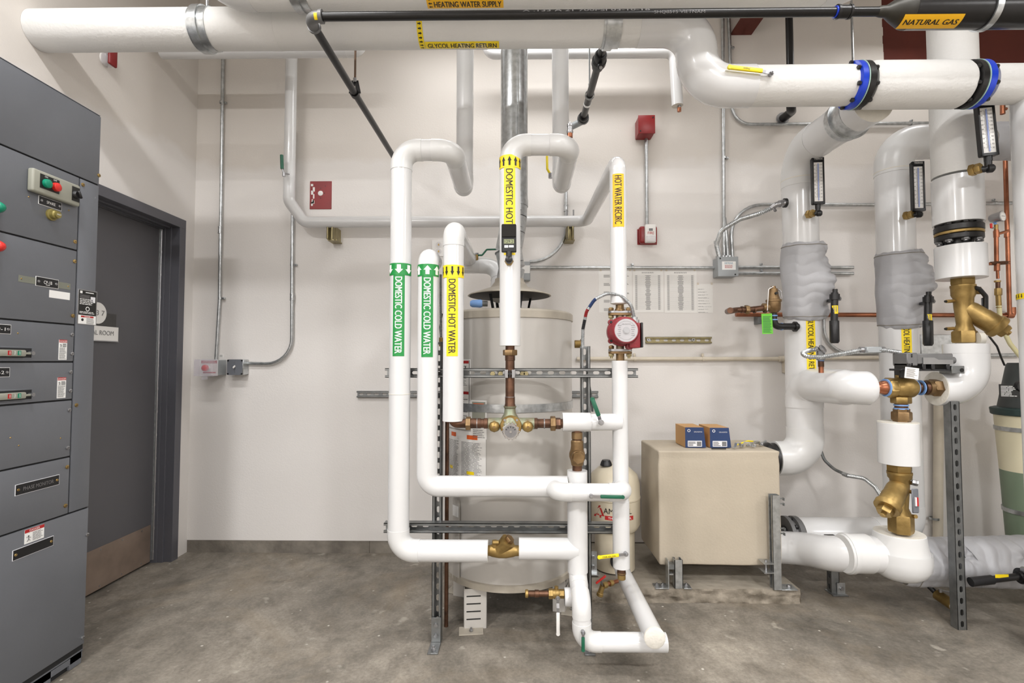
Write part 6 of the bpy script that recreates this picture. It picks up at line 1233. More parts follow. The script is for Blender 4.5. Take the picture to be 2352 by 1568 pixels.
b=MB(); b.ring((xI,YI,P(2060,381,YI-rI).z),Z_,rI,rI+.0022,.006,FOAM,64); b.build('jacket_seam',s)
xw=P(2285,320,YI).x; blanket(s,YI,zI,xw-.09,xw+.28,rI*1.14,'crumpled cloth wrap at the top right',axis=X_,seed=5,NA=120,NZ=70)
thermometer(2106,373,486,26,YI-rI-.07,2087,494,'tall thermometer on the middle riser above the second grey blanket')
# levers hanging by the blankets
def blklever(px,y0,y1,y2,Y,lab,yl):
    t=T('valve_lever',lab,'valve handle',P(px,y0,Y),'black sleeved levers'); W=R(15,Y)
    b=MB(); b.tube([P(px,y0,Y),P(px-1,y1,Y)],W*.5,BLKP,0,20); b.cyl(P(px+1,y0-8,Y),P(px+1,y0+6,Y),W*.35,BLKP,16); b.hexn(P(px,y0+14,Y)+X_*.0,P(px,y0+14,Y)+X_*.03,.012,STEEL); b.ring(P(px,y0+10,Y),Z_,W*.45,W*.7,.03,BLKP,20); b.beam(P(px-22,y0+22,Y+.16),P(px,y0+16,Y),.03,.014,BLKP); b.build('lever_bar',t)
    b=MB(); q,e=P(px-1,y1-2,Y),P(px,y2,Y); b.lathe(q,e-q,[(0,W*.6),(.003,W*.66),((e-q).length*.92,W*.66),((e-q).length,W*.5)],BLKP,24); b.build('grip_sleeve',t)
    n,rt=facing(P(px,y0,Y).x,Y,.1); b=MB(); zc0,zc1=P(px,yl,Y).z,P(px,yl+19,Y).z; O=V((P(px,yl,Y).x,Y,0)); b.patch(-zc0,-zc1,-W*.42,W*.42,O,-Z_,rt,n,W*.5,YEL,.0012); lines(b,O,-Z_,rt,n,-zc0+.004,-zc1-.004,-W*.25,W*.25,2,GRYP,W*.5,lift=.0018,brk=3); b.build('lever_label',t,'small yellow label')
blklever(1917,672,738,788,YF-.2,'black sleeved lever hanging beside the left grey blanket',702); blklever(2132,678,738,794,YI-.22,'black sleeved lever hanging beside the middle grey blanket',722)
# pipe J
YJ=2.48; xJ,rJ=vcyl(2138,2263.5,450,YJ)

s=T('insulated_pipe','widest white riser on the right, with bolted black flange above a brass strainer','pipe',(xJ,YJ,P(2205,640,YJ).z),'large insulated risers on the right')
zj=lambda py:P(2199,py,YJ).z
b=MB(); b.cyl((xJ,YJ,zj(405)),(xJ,YJ,CEIL-.002),rJ*.985,CANV,64); b.build('canvas_jacket',s,'canvas covered upper length')
b=MB(); b.cyl((xJ,YJ,zj(515)),(xJ,YJ,zj(410)),rJ,PVC,64,.001); b.build('pipe_insulation',s,'glossy white sleeve')
b=MB(); b.cyl((xJ+.004,YJ,zj(640)),(xJ+.004,YJ,zj(566)),rJ*1.0,PVC,64,.001); b.build('pipe_insulation',s,'glossy white sleeve under the flange')
b=MB(); zf=zj(541); b.cyl((xJ,YJ,zf+.016),(xJ,YJ,zf+.045),rJ*.96,BLKI,56,.003); b.cyl((xJ,YJ,zf+.002),(xJ,YJ,zf+.015),rJ*.95,BRASS,56,.002); b.cyl((xJ,YJ,zf-.025),(xJ,YJ,zf),rJ*.94,BLKI,56,.003); b.cyl((xJ,YJ,zj(575)),(xJ,YJ,zj(505)),rJ*.55,BLKI,40)
b.build('bolted_flange',s,'black flange pair with brass ring')
for k in range(8):
    a=PI/8+k*PI/4; x,y=xJ+math.cos(a)*rJ*.78,YJ+math.sin(a)*rJ*.78; b=MB(); b.hexn((x,y,zf+.045),(x,y,zf+.062),.016,BLKI); b.hexn((x,y,zf-.025),(x,y,zf-.036),.016,GREYF); b.cyl((x,y,zf-.04),(x,y,zf+.072),.009,STEEL,12); b.build('flange_bolt',s)
thermometer(2263,238,360,36,YJ-rJ-.10,2240,389,'largest thermometer, on the widest riser at the top right',lean=-.06)
# elbow J at the bottom
xe_,re_=vcyl(2163,2276,810,YJ); zbr,rbr=hcyl(2190,853,931,YJ); zJe=P(2165,890,YJ).z; zJt=P(2222,790,YJ).z
s=T('insulated_pipe','big white elbow under the brass strainer, open end facing the three-way valve','pipe',(xe_,YJ,zJe-.12))
b=MB(); b.cyl((xe_,YJ,P(2222,812,YJ).z),(xe_,YJ,zJt),re_,PVC,64,.001); b.build('pipe_insulation',s)
xc_=P(2149,890,YJ).x; p2,_,_=fillet([V((xe_,YJ,P(2222,808,YJ).z)),V((xe_,YJ,zbr)),V((xc_,YJ,zbr))],.11,14)
b=MB(); b.sweep(p2,[re_*.995+(rbr-re_*.995)*max(0,(i-6)/(len(p2)-7)) for i in range(len(p2))],PVC,64); b.build('elbow_cover',s)
b=MB(); b.lathe((xc_+.001,YJ,zbr),-X_,[(0,rbr*.995),(.003,rbr*.97),(.006,R(18,YJ))],FOAM,56); b.build('end_cap',s,'plastered end facing left')
# strainers
def strainer(root,xt,Y,z,d,r,bd,k=1.0,hexr=None,pet=True,cap=1.15):
    """z: list top nut top, top nut bottom, body, lower nut bottom ; bd: branch dir"""
    h=hexr or r*1.05
    b=MB(); b.hexn((xt,Y,z[1]),(xt,Y,z[0]),h,BRASS,.3); b.build('union_nut',root); b=MB()
    b.lathe((xt,Y,z[1]),-Z_,[(0,h*.97),(.01,h*.97),(.012,h*.94),((z[1]-z[2])*.45,h*.92),((z[1]-z[2])*.6,h*.78),(z[1]-z[2],h*.74),((z[1]-z[3]),h*.6),(z[1]-z[4]-.0,h*.82)],BRASS,36)
    o=V((xt,Y,(z[2]+.0))); L=k; bd=V(bd).normalized(); b.lathe(o-bd*.02,bd,[(0,r*.55),(.03,r*.85),(.05,r*.95),(L*.55,r*.95),(L*.57,r*1.0),(L*.85,r*1.0),(L*.87,r*cap),(L,r*cap),(L+.004,r*cap*.95)],BRASS,44); b.build('strainer_body',root)
    b=MB(); e=o+bd*(L-.018); b.hexn(e,e+bd*.03,r*.72,BRASS,.4); b.hexn(e+bd*.03,e+bd*.045,r*.26,BRASS); b.build('basket_cap',root)
    b=MB(); b.hexn((xt,Y,z[5]),(xt,Y,z[4]),h*1.0,BRASS,.1); b.build('union_nut',root)
Ys=YJ-.0; xs=P(2206,660,Ys).x; z_=lambda py,Y=Ys:P(2206,py,Y).z
s=T('brass_strainer','large brass Y-strainer between the widest riser and the big elbow, barrel slanting right','strainer',(xs,Ys,z_(790)))
strainer(s,xs+.012,Ys,[z_(634),z_(655),z_(705),z_(745),z_(760),z_(787)],None,R(29,Ys,xs),(.72,-.30,-.62),k=.185,hexr=R(32,Ys,xs))
b=MB()
for py in(691,754): q=P(2190,py,Ys); e=P(2174,py+1,Ys-.03); b.cyl(q,e,.008,BRASS,12); b.hexn(e,e-X_*.008,.006,BLK)
b.cyl(P(2225,667,Ys),P(2252,667,Ys-.02),.018,BRASS,16); b.build('test_port',s); b=MB(); q=P(2247,662,Ys-.03); b.tube([P(2238,660,Ys-.04),P(2250,664,Ys-.04),P(2264,680,Ys-.04),P(2264,715,Ys-.03)],.01,BLKP,.02,10); b.beam(P(2261,684,Ys-.03),P(2262,716,Ys-.03),.006,.03,BLKP,.003,X_); b.build('valve_handle',s,'black lever'); 
b=MB(); q=P(2246,777,Ys-.06); b.cyl(q,q+V((.02,-.006,0)),.028,mat('clear_putty',(200,196,186),.3),16); b.build('wire_tag',s)
# three way valve assembly
xv=P(2067,888,Yv).x; z3=P(2067,890,Yv).z; vz=lambda py:P(2067,py,Yv).z
vx=lambda px:P(px,888,Yv).x
s=T('three_way_valve','brass three-way control valve with blue-smeared copper joints between the white elbows','control valve',(xv,Yv,vz(968)))
b=MB(); b.lathe((vx(2037),Yv,z3),X_,[(0,R(20,Yv)),(.008,R(22,Yv)),(.03,R(22,Yv)),(.034,R(20,Yv)),(.05,R(24,Yv)),(.09,R(24,Yv)),(.115,R(22,Yv)),(.135,R(15,Yv))],BRASS,32); b.cyl((xv,Yv,z3-.03),(xv,Yv,vz(914)),R(13,Yv),BRASS,24); b.cyl((xv,Yv,z3),(xv,Yv,vz(862)),.012,BRASS,16); b.hexn((xv,Yv,vz(868)),(xv,Yv,vz(861)),.017,BRASS)
b.build('valve_body',s); b=MB(); b.hexn((vx(2035),Yv,z3),(vx(2052),Yv,z3),R(23,Yv),BRASS,.3); b.build('union_nut',s); b=MB(); b.hexn((xv+.003,Yv,vz(926)),(xv+.003,Yv,vz(911)),R(25,Yv,xv),BRASS); b.build('union_nut',s)
b=MB(); b.cyl((vx(1996),Yv,z3),(vx(2040),Yv,z3),R(12.5,Yv),COP,24); b.lathe((vx(2010),Yv,z3),X_,[(0,R(13,Yv)),(.025,R(13.5,Yv)),(.035,R(16,Yv)),(.05,R(16,Yv))],COP,24); b.build('copper_tail',s); b=MB(); b.cyl((vx(2096),Yv,z3),(vx(2150),Yv,z3),R(13,Yv),COPD,24); b.cyl((vx(2120),Yv,z3),(vx(2132),Yv,z3),R(15.5,Yv),COPD,24); b.build('copper_tail',s); b=MB(); b.cyl((xv+.003,Yv,vz(968)),(xv+.003,Yv,vz(926)),R(16,Yv,xv),COPD,24); b.build('copper_tail',s)
b=MB()
for px in(2034,2101,2114): b=MB(); b.ring((vx(px),Yv,z3),X_,R(13,Yv),R(17 if px!=2034 else 20,Yv),.006,TAPE,28); b.build('joint_sealant',s,'pale blue joint sealant')
for py in(930,938): b=MB(); b.ring((xv+.003,Yv,vz(py)),Z_,R(14,Yv,xv),R(18,Yv,xv),.006,TAPE,28); b.build('joint_sealant',s,'pale blue joint sealant')
b=MB(); b.hexn((vx(2138),Yv,z3),(vx(2158),Yv,z3),R(20,Yv),BRZ,.2); b.cyl((vx(2128),Yv,z3),(vx(2142),Yv,z3),R(17,Yv),BRZ,24); b.build('union_nut',s); b=MB(); b.hexn((xv+.004,Yv,vz(965)),(xv+.004,Yv,vz(945)),R(25,Yv,xv),BRZ,.1); b.hexn((xv+.004,Yv,vz(946)),(xv+.004,Yv,vz(938)),R(20,Yv,xv),BRZ); b.hexn((xv+.004,Yv,vz(972)),(xv+.004,Yv,vz(962)),R(21,Yv,xv),BRZ); b.build('union_nut',s)
# actuator
Yac=2.40; a=lambda px,py:P(px,py,Yac)
s2=T('valve_actuator','grey die-cast actuator on a black bracket above the three-way valve, paper tag hanging','actuator',a(2065,860))
c0,c1=a(2047,842),a(2160,812); b=MB(); b.bb((a(2060,0).x,Yac-.03,c0.z+.012),(a(2150,0).x,Yac+.06,c1.z),GREYF,.004); b.bb((a(2046,0).x,Yac-.034,c0.z+.004),(a(2070,0).x,Yac+.06,c1.z+.004),GREYF,.004)
b.poly([(-.05,-.018),(.085,-.018),(.085,.002),(.02,.002),(-.0,.012),(-.05,.012)],V((a(2105,0).x,Yac-.03,(c0.z+c1.z)/2)),X_,Z_,-Y_,mat('cast_aluminium',(150,150,150),.35,.7,.1,30),.006); b.cyl((a(2148,0).x,Yac,c0.z+.03),(a(2162,0).x,Yac,c0.z+.03),.016,GREYF,20)
for px in(2057,2060):
    for py in(815,819,835,838): b.cyl((a(2056,0).x,Yac-.036,a(2056,py).z),(a(2056,0).x,Yac-.033,a(2056,py).z),.0028,BLK,8)
b.build('actuator_housing',s2); b=MB(); zb_=a(0,848).z; b.bb((a(2034,0).x,Yac-.03,zb_-.006),(a(2142,0).x,Yac+.05,zb_+.004),BLKP,.002)
for px in(2050,2083,2103,2136): b.bb((a(px-4,0).x,Yac-.035,zb_),(a(px+4,0).x,Yac+.05,c0.z+.016),BLKP,.002)
b.beam((a(2085,0).x,Yac+.02,zb_-.004),(xv,Yv,vz(866)),.02,.014,BLKP,.002); b.bb((xv-.012,Yv-.02,vz(868)),(xv+.012,Yv+.02,zb_),BLKP,.002); b.build('mounting_bracket',s2,'black bracket')
b=MB(); O=V((a(2051,0).x,Yac-.045,a(2051,856).z)); Rm=Matrix.Rotation(.12,3,'Y'); b.box(O,(.062,.0008,.05),PAPER,0,Rm); lines(b,O-Y_*.0006,Rm@X_,Rm@Z_,-Y_,-.024,.026,-.02,.02,9,GRYP,rag=.5,lift=.0002); b.build('paper_tag',s2,'handwritten paper tag')
# lower cylinder, strainer, bulb
Yl3=2.46; xl3,rl3=vcyl(2014,2115,1018,Yl3); lz=lambda py:P(2064,py,Yl3).z
s=T('insulated_pipe','short white cylinder between the three-way valve and the lower brass strainer','pipe',(xl3,Yl3,lz(1066))); b=MB(); b.cyl((xl3,Yl3,lz(1064)),(xl3,Yl3,lz(970)),rl3,PVC,64,.001); b.build('pipe_insulation',s)
b=MB(); b.cyl((xl3,Yl3,lz(970)),(xl3,Yl3,lz(968)),rl3*.98,FOAM,56); b.build('end_cap',s)
xs2=P(2067,1120,Yl3).x; s=T('brass_strainer','lower brass Y-strainer with barrel slanting down to the left, above the white bulb','strainer',(xs2,Yl3,lz(1222)))
strainer(s,xs2,Yl3,[lz(1064),lz(1083),lz(1112),lz(1165),lz(1180),lz(1222)],None,R(28,Yl3,xs2),(-.62,-.30,-.62),k=.165,hexr=R(31,Yl3,xs2))
b=MB(); 
for p0,p1 in (((2085,1107),(2098,1110)),((2085,1127),(2098,1131)),((2088,1184),(2104,1186))): b.cyl(P(*p0,Yl3),P(*p1,Yl3-.04),.009,BRASS,12)
b.hexn(P(2094,1107,Yl3-.04),P(2108,1110,Yl3-.05),.014,STEEL); b.build('test_port',s)
b=MB(); p0,p1=P(2101,1122,Yl3-.07),P(2103,1178,Yl3-.07); b.beam(p0,p1,.008,R(15,Yl3),MCC,.004,X_); b.build('valve_handle',s,'dark grey lever with a red label'); b=MB(); b.beam(P(2105,1142,Yl3-.076),P(2106,1162,Yl3-.076),.006,R(7,Yl3),REDP,0,X_); b.beam(P(2103,1142,Yl3-.0765),P(2104,1162,Yl3-.0765),.006,R(3,Yl3),BAR,0,X_); b.build('lever_label',s,'red label')
# bulb
Yb2=2.5; xb2=vcyl(1996,2142,1290,Yb2)[0]; bz=lambda py,px=2067:P(px,py,Yb2-.1).z
s=T('insulated_pipe','bulging white tee cover near the floor with a curved branch into the tan box','pipe',(xb2,Yb2,.06))
b=MB(); H0=bz(1352); H1=P(2067,1222,Yb2).z; L=H1-H0; rb=R(74,Yb2,xb2)
b.lathe((xb2,Yb2,H0),Z_,[(0,.01),(.003,rb*.35),(.015,rb*.62),(.035,rb*.82),(.065,rb*.96),(.1,rb),(.14,rb*.98),(L*.6,rb*.93),(L*.8,rb*.86),(L*.95,rb*.83),(L*.99,rb*.82),(L,rb*.8)],PVC2,64); b.cyl((xb2,Yb2,H1-.002),(xb2,Yb2,H1+.001),rb*.8,FOAM,56); b.build('tee_cover',s)
zp,rs_=hcyl(1960,1228,1314,2.52); pa_=[V((bx1+.01,2.86,P(1800,1256,2.86).z)),V((P(1850,1260,2.8).x-.02,2.8,P(1850,1258,2.8).z)),V((P(1905,1275,2.62).x,2.6,P(1905,1268,2.62).z)),V((P(1965,1275,2.52).x,2.52,zp)),V((xb2,Yb2,zp))]
b=MB(); b.tube(pa_,rs_,PVC,.16,56,8); b.build('pipe_insulation',s,'S-bent branch'); b=MB(); q=pa_[3]; b.cyl(q-X_*.06,q+X_*.06,rs_+.006,PVC2,56,.003); b.ring(q-X_*.04,X_,rs_+.004,rs_+.01,.02,PVC2,56); b.build('jacket_collar',s)
# foot under the branch
b=MB(); q=PZ(1918,1370,0); q2=P(1913,1318,q.y+.05); channel(b,(q2.x,q.y+.05,.004),(q2.x,q.y+.05,q2.z+.02),X_,STRUT); b.bb((q2.x-.03,q.y,0.0005),(q2.x+.05,q.y+.08,.006),STRUT,.001); b.bb((q2.x+.004,q.y+.02,.006),(q2.x+.045,q.y+.026,.06),GALV); b.hexn((q2.x+.025,q.y+.02,.035),(q2.x+.025,q.y+.01,.035),.01,STEEL)
tag(b.build('pipe_stand'),'short zinc strut foot holding up the S-bent white branch','pipe support')
b=MB(); q=P(1908,1230,2.7); b.beam(P(1895,1231,2.68),P(1918,1231,2.68),.03,.012,BLKP,.003); b.cyl(P(1907,1231,2.68),P(1907,1240,2.68),.008,BLKP,10); tag(b.build('strut_clamp'),'small black clamp on top of the S-bent white branch','clamp')
# grey blanket floor pipe
Yg=2.62; zg_,rg=hcyl(2270,1230,1350,Yg); s=T('insulated_pipe','horizontal grey blanket-wrapped pipe near the floor at the right edge','pipe',(2.6,Yg,.08))
b=MB(); b.cyl((xb2+.1,Yg,zg_),(3.6,Yg,zg_),rg*.8,GALVD,32); b.build('pipe_core',s)
blanket(s,Yg,zg_,xb2+.07,3.2,rg,'grey silicone cloth blanket',axis=X_,seed=13,NA=140,NZ=260,amp=1.25,seamang=2.6)
b=MB()
for px in (2262,): 
    x=P(px,1250,Yg-rg).x; b.ring((x,Yg,zg_),X_+Z_*.35,rg-.006,rg+.004,.02,FAB,60)
b.build('fabric_strap',s)
b=MB(); q0,q1=P(2232,1336,2.4),P(2352,1322,2.4); q1=q0+(q1-q0)*1.1; b.tube([q0-(q1-q0)*.02,q0.lerp(q1,.35)],R(10,2.4),BLKP,0,20); b.tube([q0.lerp(q1,.33),q1],R(7.5,2.4),BLKP,0,20); b.cyl(q0.lerp(q1,.8),q0.lerp(q1,.93),R(12,2.4),BLKP,20); b.ring(q0.lerp(q1,.88),X_,R(8,2.4),R(17,2.4),.02,BLKP,24)
t=T('valve_lever','long black lever running along the floor blanket past the support post','valve handle',q0); b.build('lever_bar',t); n,e2=hframe(2.4,q0.z+.01,2300,1321,R(9,2.4)); b=MB(); m_=P(2296,1329,2.4); b.patch(-.03,.03,-.004,.012,V((m_.x,2.4,m_.z+.001)),X_,Z_,V((0,-.7,.7)).normalized(),0,YEL,.017); b.build('lever_label',t,'small yellow label'); b=MB(); q=q0.lerp(q1,.9); b.hexn(q+V((0,-.01,.02)),q+V((0,-.01,.04)),.018,STEEL); b.build('pivot_bolt',t)
b=MB(); a_,c_=PZ(2153,1365,.06),PZ(2190,1390,.045); b.cyl(a_,c_,.026,BRASS,20); b.cyl(c_,c_+(c_-a_).normalized()*.012,.022,CERAM,16); b.cyl(a_+V((.0,0,.0)),a_+V((-.04,.03,.05)),.012,BLKP,12); t=T('drain_fitting','short brass drain fitting under the grey floor blanket','fitting',(a_.x,a_.y,0)); b.build('brass_body',t); b=MB(); b.beam(a_+V((.0,-.02,.03)),a_+V((.07,-.03,.02)),.012,.004,STEEL); b.cyl(a_+V((.0,-.02,.0)),a_+V((0,-.02,.035)),.008,STEEL,10); b.build('wing_handle',t)
# support post
q=PZ(2212,1447,0); xp_=P(2205,1441,q.y).x; s=T('support_post','tall slotted zinc post standing on the floor under the big white elbow','post',(q.x,q.y,0)); zt=P(2200,921,q.y+.02).z
b=MB(); channel(b,(P(2211,1441,q.y).x,q.y+.021,0.001),(P(2211,1441,q.y).x,q.y+.021,zt),Y_,STRUT,pitch=.0508); b.build('post',s)
b=MB(); z0,z1=P(2190,858,2.35).z,P(2190,840,2.35).z; x0,x1=P(2184,850,2.385).x,P(2214,850,2.385).x; b.bb((x0,YJ-re_-.012,z0),(x1,YJ-re_+.06,z1),STRUT,.002); b.cyl((x1-.014,YJ-re_-.014,(z0+z1)/2-.002),(x1-.014,YJ-re_-.01,(z0+z1)/2-.002),.009,BLK,12); b.build('post_bracket',s,'bracket poking out of the elbow cover')
# relief valve
Yr=2.82; rz=lambda px,py:P(px,py,Yr)
s=T('relief_valve','bronze pressure relief valve with green tag left of the leftmost blanket','relief valve',rz(1775,780))
xq=rz(1777,700).x; b=MB(); b.lathe(V((xq,Yr,rz(0,722).z)),Z_,[(0,.012),(.006,.022),(.02,.034),(.045,.036),(.062,.036),(.064,.04),(.075,.04),(.078,.032),(.088,.03),(.1,.026),(.135,.022),(.138,.014),(.15,.012)],BRZ,36); b.cyl((xq-.0,Yr-.035,rz(0,678).z),(xq,Yr-.02,rz(0,678).z),.007,BLK,12); b.cyl(V((xq,Yr,rz(0,708).z)),V((xq-.06,Yr,rz(0,708).z)),.022,BRZ,24); b.build('valve_body',s)
b=MB(); b.tube([V((xq+.005,Yr,rz(0,664).z)),V((xq+.035,Yr-.01,rz(0,672).z)),V((xq+.04,Yr-.01,rz(0,688).z))],.003,STEEL,.01,8); b.tube([V((xq-.005,Yr-.01,rz(0,662).z)),V((xq-.035,Yr-.02,rz(0,668).z)),V((xq-.042,Yr-.02,rz(0,700).z)),V((xq-.044,Yr-.02,rz(0,716).z))],.0025,CERAM,.015,8); b.build('lift_lever',s)
b=MB(); b.tube([V((xq-.04,Yr,rz(0,709).z)),rz(1720,711),rz(1690,712),rz(1664,717)+V((-.0,-.04,0)),rz(1655,718)+V((0,-.13,0))],.0155,COPD,.03,24); 
for px in(1757,1733,1704): b.ring(rz(px,711),X_,.0155,.019,.01,COPD,24)
b.build('discharge_pipe',s,'aged copper discharge pipe'); b=MB(); b.hexn(rz(1711,711),rz(1720,711),.026,BRZ,.3); b.build('union_nut',s)
b=MB(); b.cyl(V((xq,Yr,rz(0,722).z)),V((xq,Yr,rz(0,745).z)),.016,BLKI,20); xw2=xF_-rF_*.8; zz2=rz(0,751).z; b.tube([V((xq,Yr,rz(0,738).z)),V((xq,Yr,zz2)),V((xF_-.07,Yr+.02,zz2))],.0185,BLKI,.03,24); b.ring(V((xF_-rF_*.92,Yr+.02,zz2)),X_,.018,.028,.012,BLKI,24); b.build('black_elbow',s,'black iron elbow')
b=MB(); 
for py in(727,736): b=MB(); b.ring(V((xq,Yr,rz(0,py).z)),Z_,.015,.0185,.006,TAPE,24); b.build('joint_sealant',s)
b=MB(); b.ring(V((rz(1797,751).x,Yr+.01,zz2)),X_,.018,.0205,.008,TAPE,24); b.build('joint_sealant',s)
c=rz(1757,744); b=MB(); H=R(46,Yr);W=R(24,Yr); b.box(c-Y_*.025,(W,.001,H),TAG,0,Matrix.Rotation(-.03,3,'Y')); lines(b,c-Y_*.0256,X_,Z_,-Y_,-W*.4,W*.4,-H*.45,H*.38,15,DGRN,lift=.0003); b.build('inspection_tag',s,'bright green inspection tag')
# flexible conduits
s=T('flexible_conduit','armoured conduit curving from the grey junction box up to the leftmost riser','flexible conduit',P(1650,590,3.2)); b=MB(); b.flex([P(1652,590,3.26),P(1645,562,3.2),P(1657,528,3.1),P(1700,503,3.0),P(1745,490,2.9),P(1776,476,2.86)],.0125,GALV,.09,.0085,14,.14); b.build('armoured_cable',s)
b=MB(); b.tube([P(1772,478,2.865),P(1782,470,2.85),P(1806,465,2.85)],.015,STEEL,.012,16); b.cyl(P(1775,475,2.86),P(1781,484,2.83),.008,STEEL,8); b.cyl(P(1790,468,2.85),P(1806,465,2.86),.019,STEEL,20); b.ring(P(1803,466,2.86),X_,.01,.026,.014,BLKI,20); b.build('conduit_connector',s); b=MB(); b.cyl(P(1654,556,3.2)-X_*.03,P(1645,556,3.2),.006,STEEL,8); b.ring(P(1646,556,3.2),Z_,.012,.017,.014,GALV,20); b.build('conduit_strap',s)
s=T('flexible_conduit','armoured conduit looping behind the temperature well to the actuator','flexible conduit',P(1850,815,2.6)); b=MB(); b.flex([P(1878,802,2.60),P(1856,804,2.62),P(1843,811,2.58),P(1852,819,2.54),P(1885,820,2.52),P(1930,813,2.5),P(1982,803,2.48)],.0105,GALV,.035,.008,14,.14); b.flex([P(2010,803,2.47),P(2040,805,2.45),P(2068,809,2.44)],.0095,GALV,.03,.007,14,.14); b.build('armoured_cable',s)
b=MB(); a_,c_=P(1984,803,2.48),P(2022,803,2.47); b.bb((a_.x,2.455,P(0,811,2.47).z),(c_.x,2.49,P(0,797,2.47).z),GREYC,.004); b.cyl(a_-X_*.02,a_,.014,STEEL,16); b.cyl(c_,c_+X_*.02,.014,STEEL,16); b.build('conduit_body',s)
s=T('temperature_well','silver sensor head on a copper well rising from the fat white branch','sensor',P(1885,852,2.6)); b=MB(); q=P(1886,852,2.6); w=lambda py:V((q.x,2.6,P(1886,py,2.6).z)); b.cyl(w(856),w(840),.012,COP,16); b.cyl(w(842),w(828),.014,COPD,16); b.cyl(w(830),w(826),.014,TAPE,16); b.build('copper_well',s); b=MB(); b.hexn(w(827),w(806),.019,GREYF); b.tube([w(812),w(804),P(1872,800,2.6)],.012,STEEL,.01,14); o=P(1888,802,2.59); b.lathe(o,V((.5,-.6,.5)),[(0,.022),(.008,.022),(.011,.018)],STEEL,24); b.build('sensor_head',s)
s=T('flexible_conduit','thin grey conduit sagging from behind the leftmost riser to the lower strainer','flexible conduit',P(1888,1045,2.9)); b=MB(); b.tube([P(1884,1030,3.1),P(1893,1056,3.05),P(1915,1077,3.0),P(1943,1090,2.9)],.0085,GALVD,.08,14); b.cyl(P(1937,1088,2.92),P(1948,1092,2.89),.012,GALV,16); b.flex([P(1948,1092,2.89),P(1985,1098,2.8),P(2010,1118,2.72),P(2024,1140,2.66)],.0095,GALV,.08,.007,14,.14); b.build('armoured_cable',s)
# black foam flange beside top of box
b=MB(); xu=P(1799,1055,YF).x; b.lathe((bx1+.004,YF,zEl),X_,[(0,.07),(.01,.082),(.03,.088),(.05,.08),(.06,.085),(xu-bx1-.006,.085)] if xu-bx1>.08 else [(0,.07),(.004,.085),(max(.01,xu-bx1-.006),.085)],BLKI,28); tag(b.build('pipe_union'),'dark grey wrapped union where the white elbow meets the tan box','fitting')
# electrical panel on wall far right
a_,c_=P(2115,768,WY-.06),P(2200,838,WY-.06); b=MB(); b.bb((a_.x,WY-.06,P(2115,950,WY-.06).z*0+c_.z-.0),(c_.x,WY-.0005,a_.z),GALV,.003); s=T('junction_box','galvanised pull box on the wall behind the actuator and big elbow','junction box',((a_.x+c_.x)/2,WY,c_.z)); b.build('box_body',s)
conduit([(2232,816),(2345,815)],'short galvanised conduit to the right of the big white elbow',r=.012)
# copper manifold right
Ym=3.0; f=lambda px,py:P(px,py,Ym)
s=T('pressure_gauge','small round pressure gauge on a slim copper feed line with a red tap','gauge',f(2292,640))
b=MB(); o=f(2298,498)-Y_*.0; b.lathe(f(2286,500)+Y_*.03,V((.35,-1,.05)),[(0,.022),(.012,.026),(.035,.028),(.05,.028),(.052,.031),(.058,.031),(.059,.028)],STEEL,32); b.build('gauge_case',s)
d=V((.35,-1,.05)).normalized(); b=MB(); o=f(2286,500)+Y_*.03+d*.0595; eu=V((1,.35,0)).normalized(); ev=eu.cross(d)*-1 if eu.cross(d).z<0 else eu.cross(d); b.lathe(o,d,[(0,.027),(.0006,.027)],CERAM,32)
for k in range(20): a=math.radians(-45+270*k/19); e=eu*math.cos(a)+ev*math.sin(a); b.beam(o+d*.001+e*.021,o+d*.001+e*.025,.0012,.0004,BLK,0,d)
b.beam(o+d*.0015-eu*.012,o+d*.0015+eu*.016,.0016,.0006,BLK,0,d); b.build('gauge_dial',s,'white dial')
b=MB(); b.cyl(f(2288,516),f(2288,505)+Y_*.02,.006,TAPE,10); b.cyl(f(2288,528),f(2288,516),.01,BRASS,14); b.cyl(f(2289,600),f(2288,527),.011,COP,16); b.cyl(f(2288,530)+X_*0,f(2289,545),.014,COP,16); b.cyl(f(2289,538),f(2316,530),.008,COP,14)
b.cyl(f(2292,640),f(2290,598),.008,COP,14); b.cyl(f(2290,622),f(2290,606),.014,COP,16); b.hexn(f(2275,605),f(2312,603),.012,COPD,.2); b.cyl(f(2270,606),f(2318,603),.009,COP,14); b.hexn(f(2291,648),f(2291,644),.016,BRASS); b.cyl(f(2292,662),f(2292,648),.011,COPD,14); b.hexn(f(2293,678),f(2293,662),.018,BRASS); b.cyl(f(2294,700),f(2293,678),.013,BRASS,14); b.build('copper_feed',s)
b=MB(); b.beam(f(2276,513),f(2277,524),.008,.012,FRED,.002); b.cyl(f(2278,524),f(2286,522),.004,STEEL,8); b.build('tap_handle',s,'red tap')
s=T('copper_pipe','upright copper pipe at the right edge joining the long horizontal one','pipe',P(2319,724,3.24)); b=MB(); b.cyl(P(2319,722,3.23),P(2308,330,3.23),.012,COP,18); b.cyl(P(2313,545,3.23),P(2313,530,3.23),.015,COP,18); b.build('pipe_tube',s)
b=MB(); b.cyl(P(2303,262,2.9),P(2303,240,2.9),.012,COP,14); b.cyl(P(2303,250,2.9),P(2312,250,2.9),.008,COP,12); tag(b.build('copper_fitting'),'small copper fitting beside the largest thermometer at the right edge','fitting')
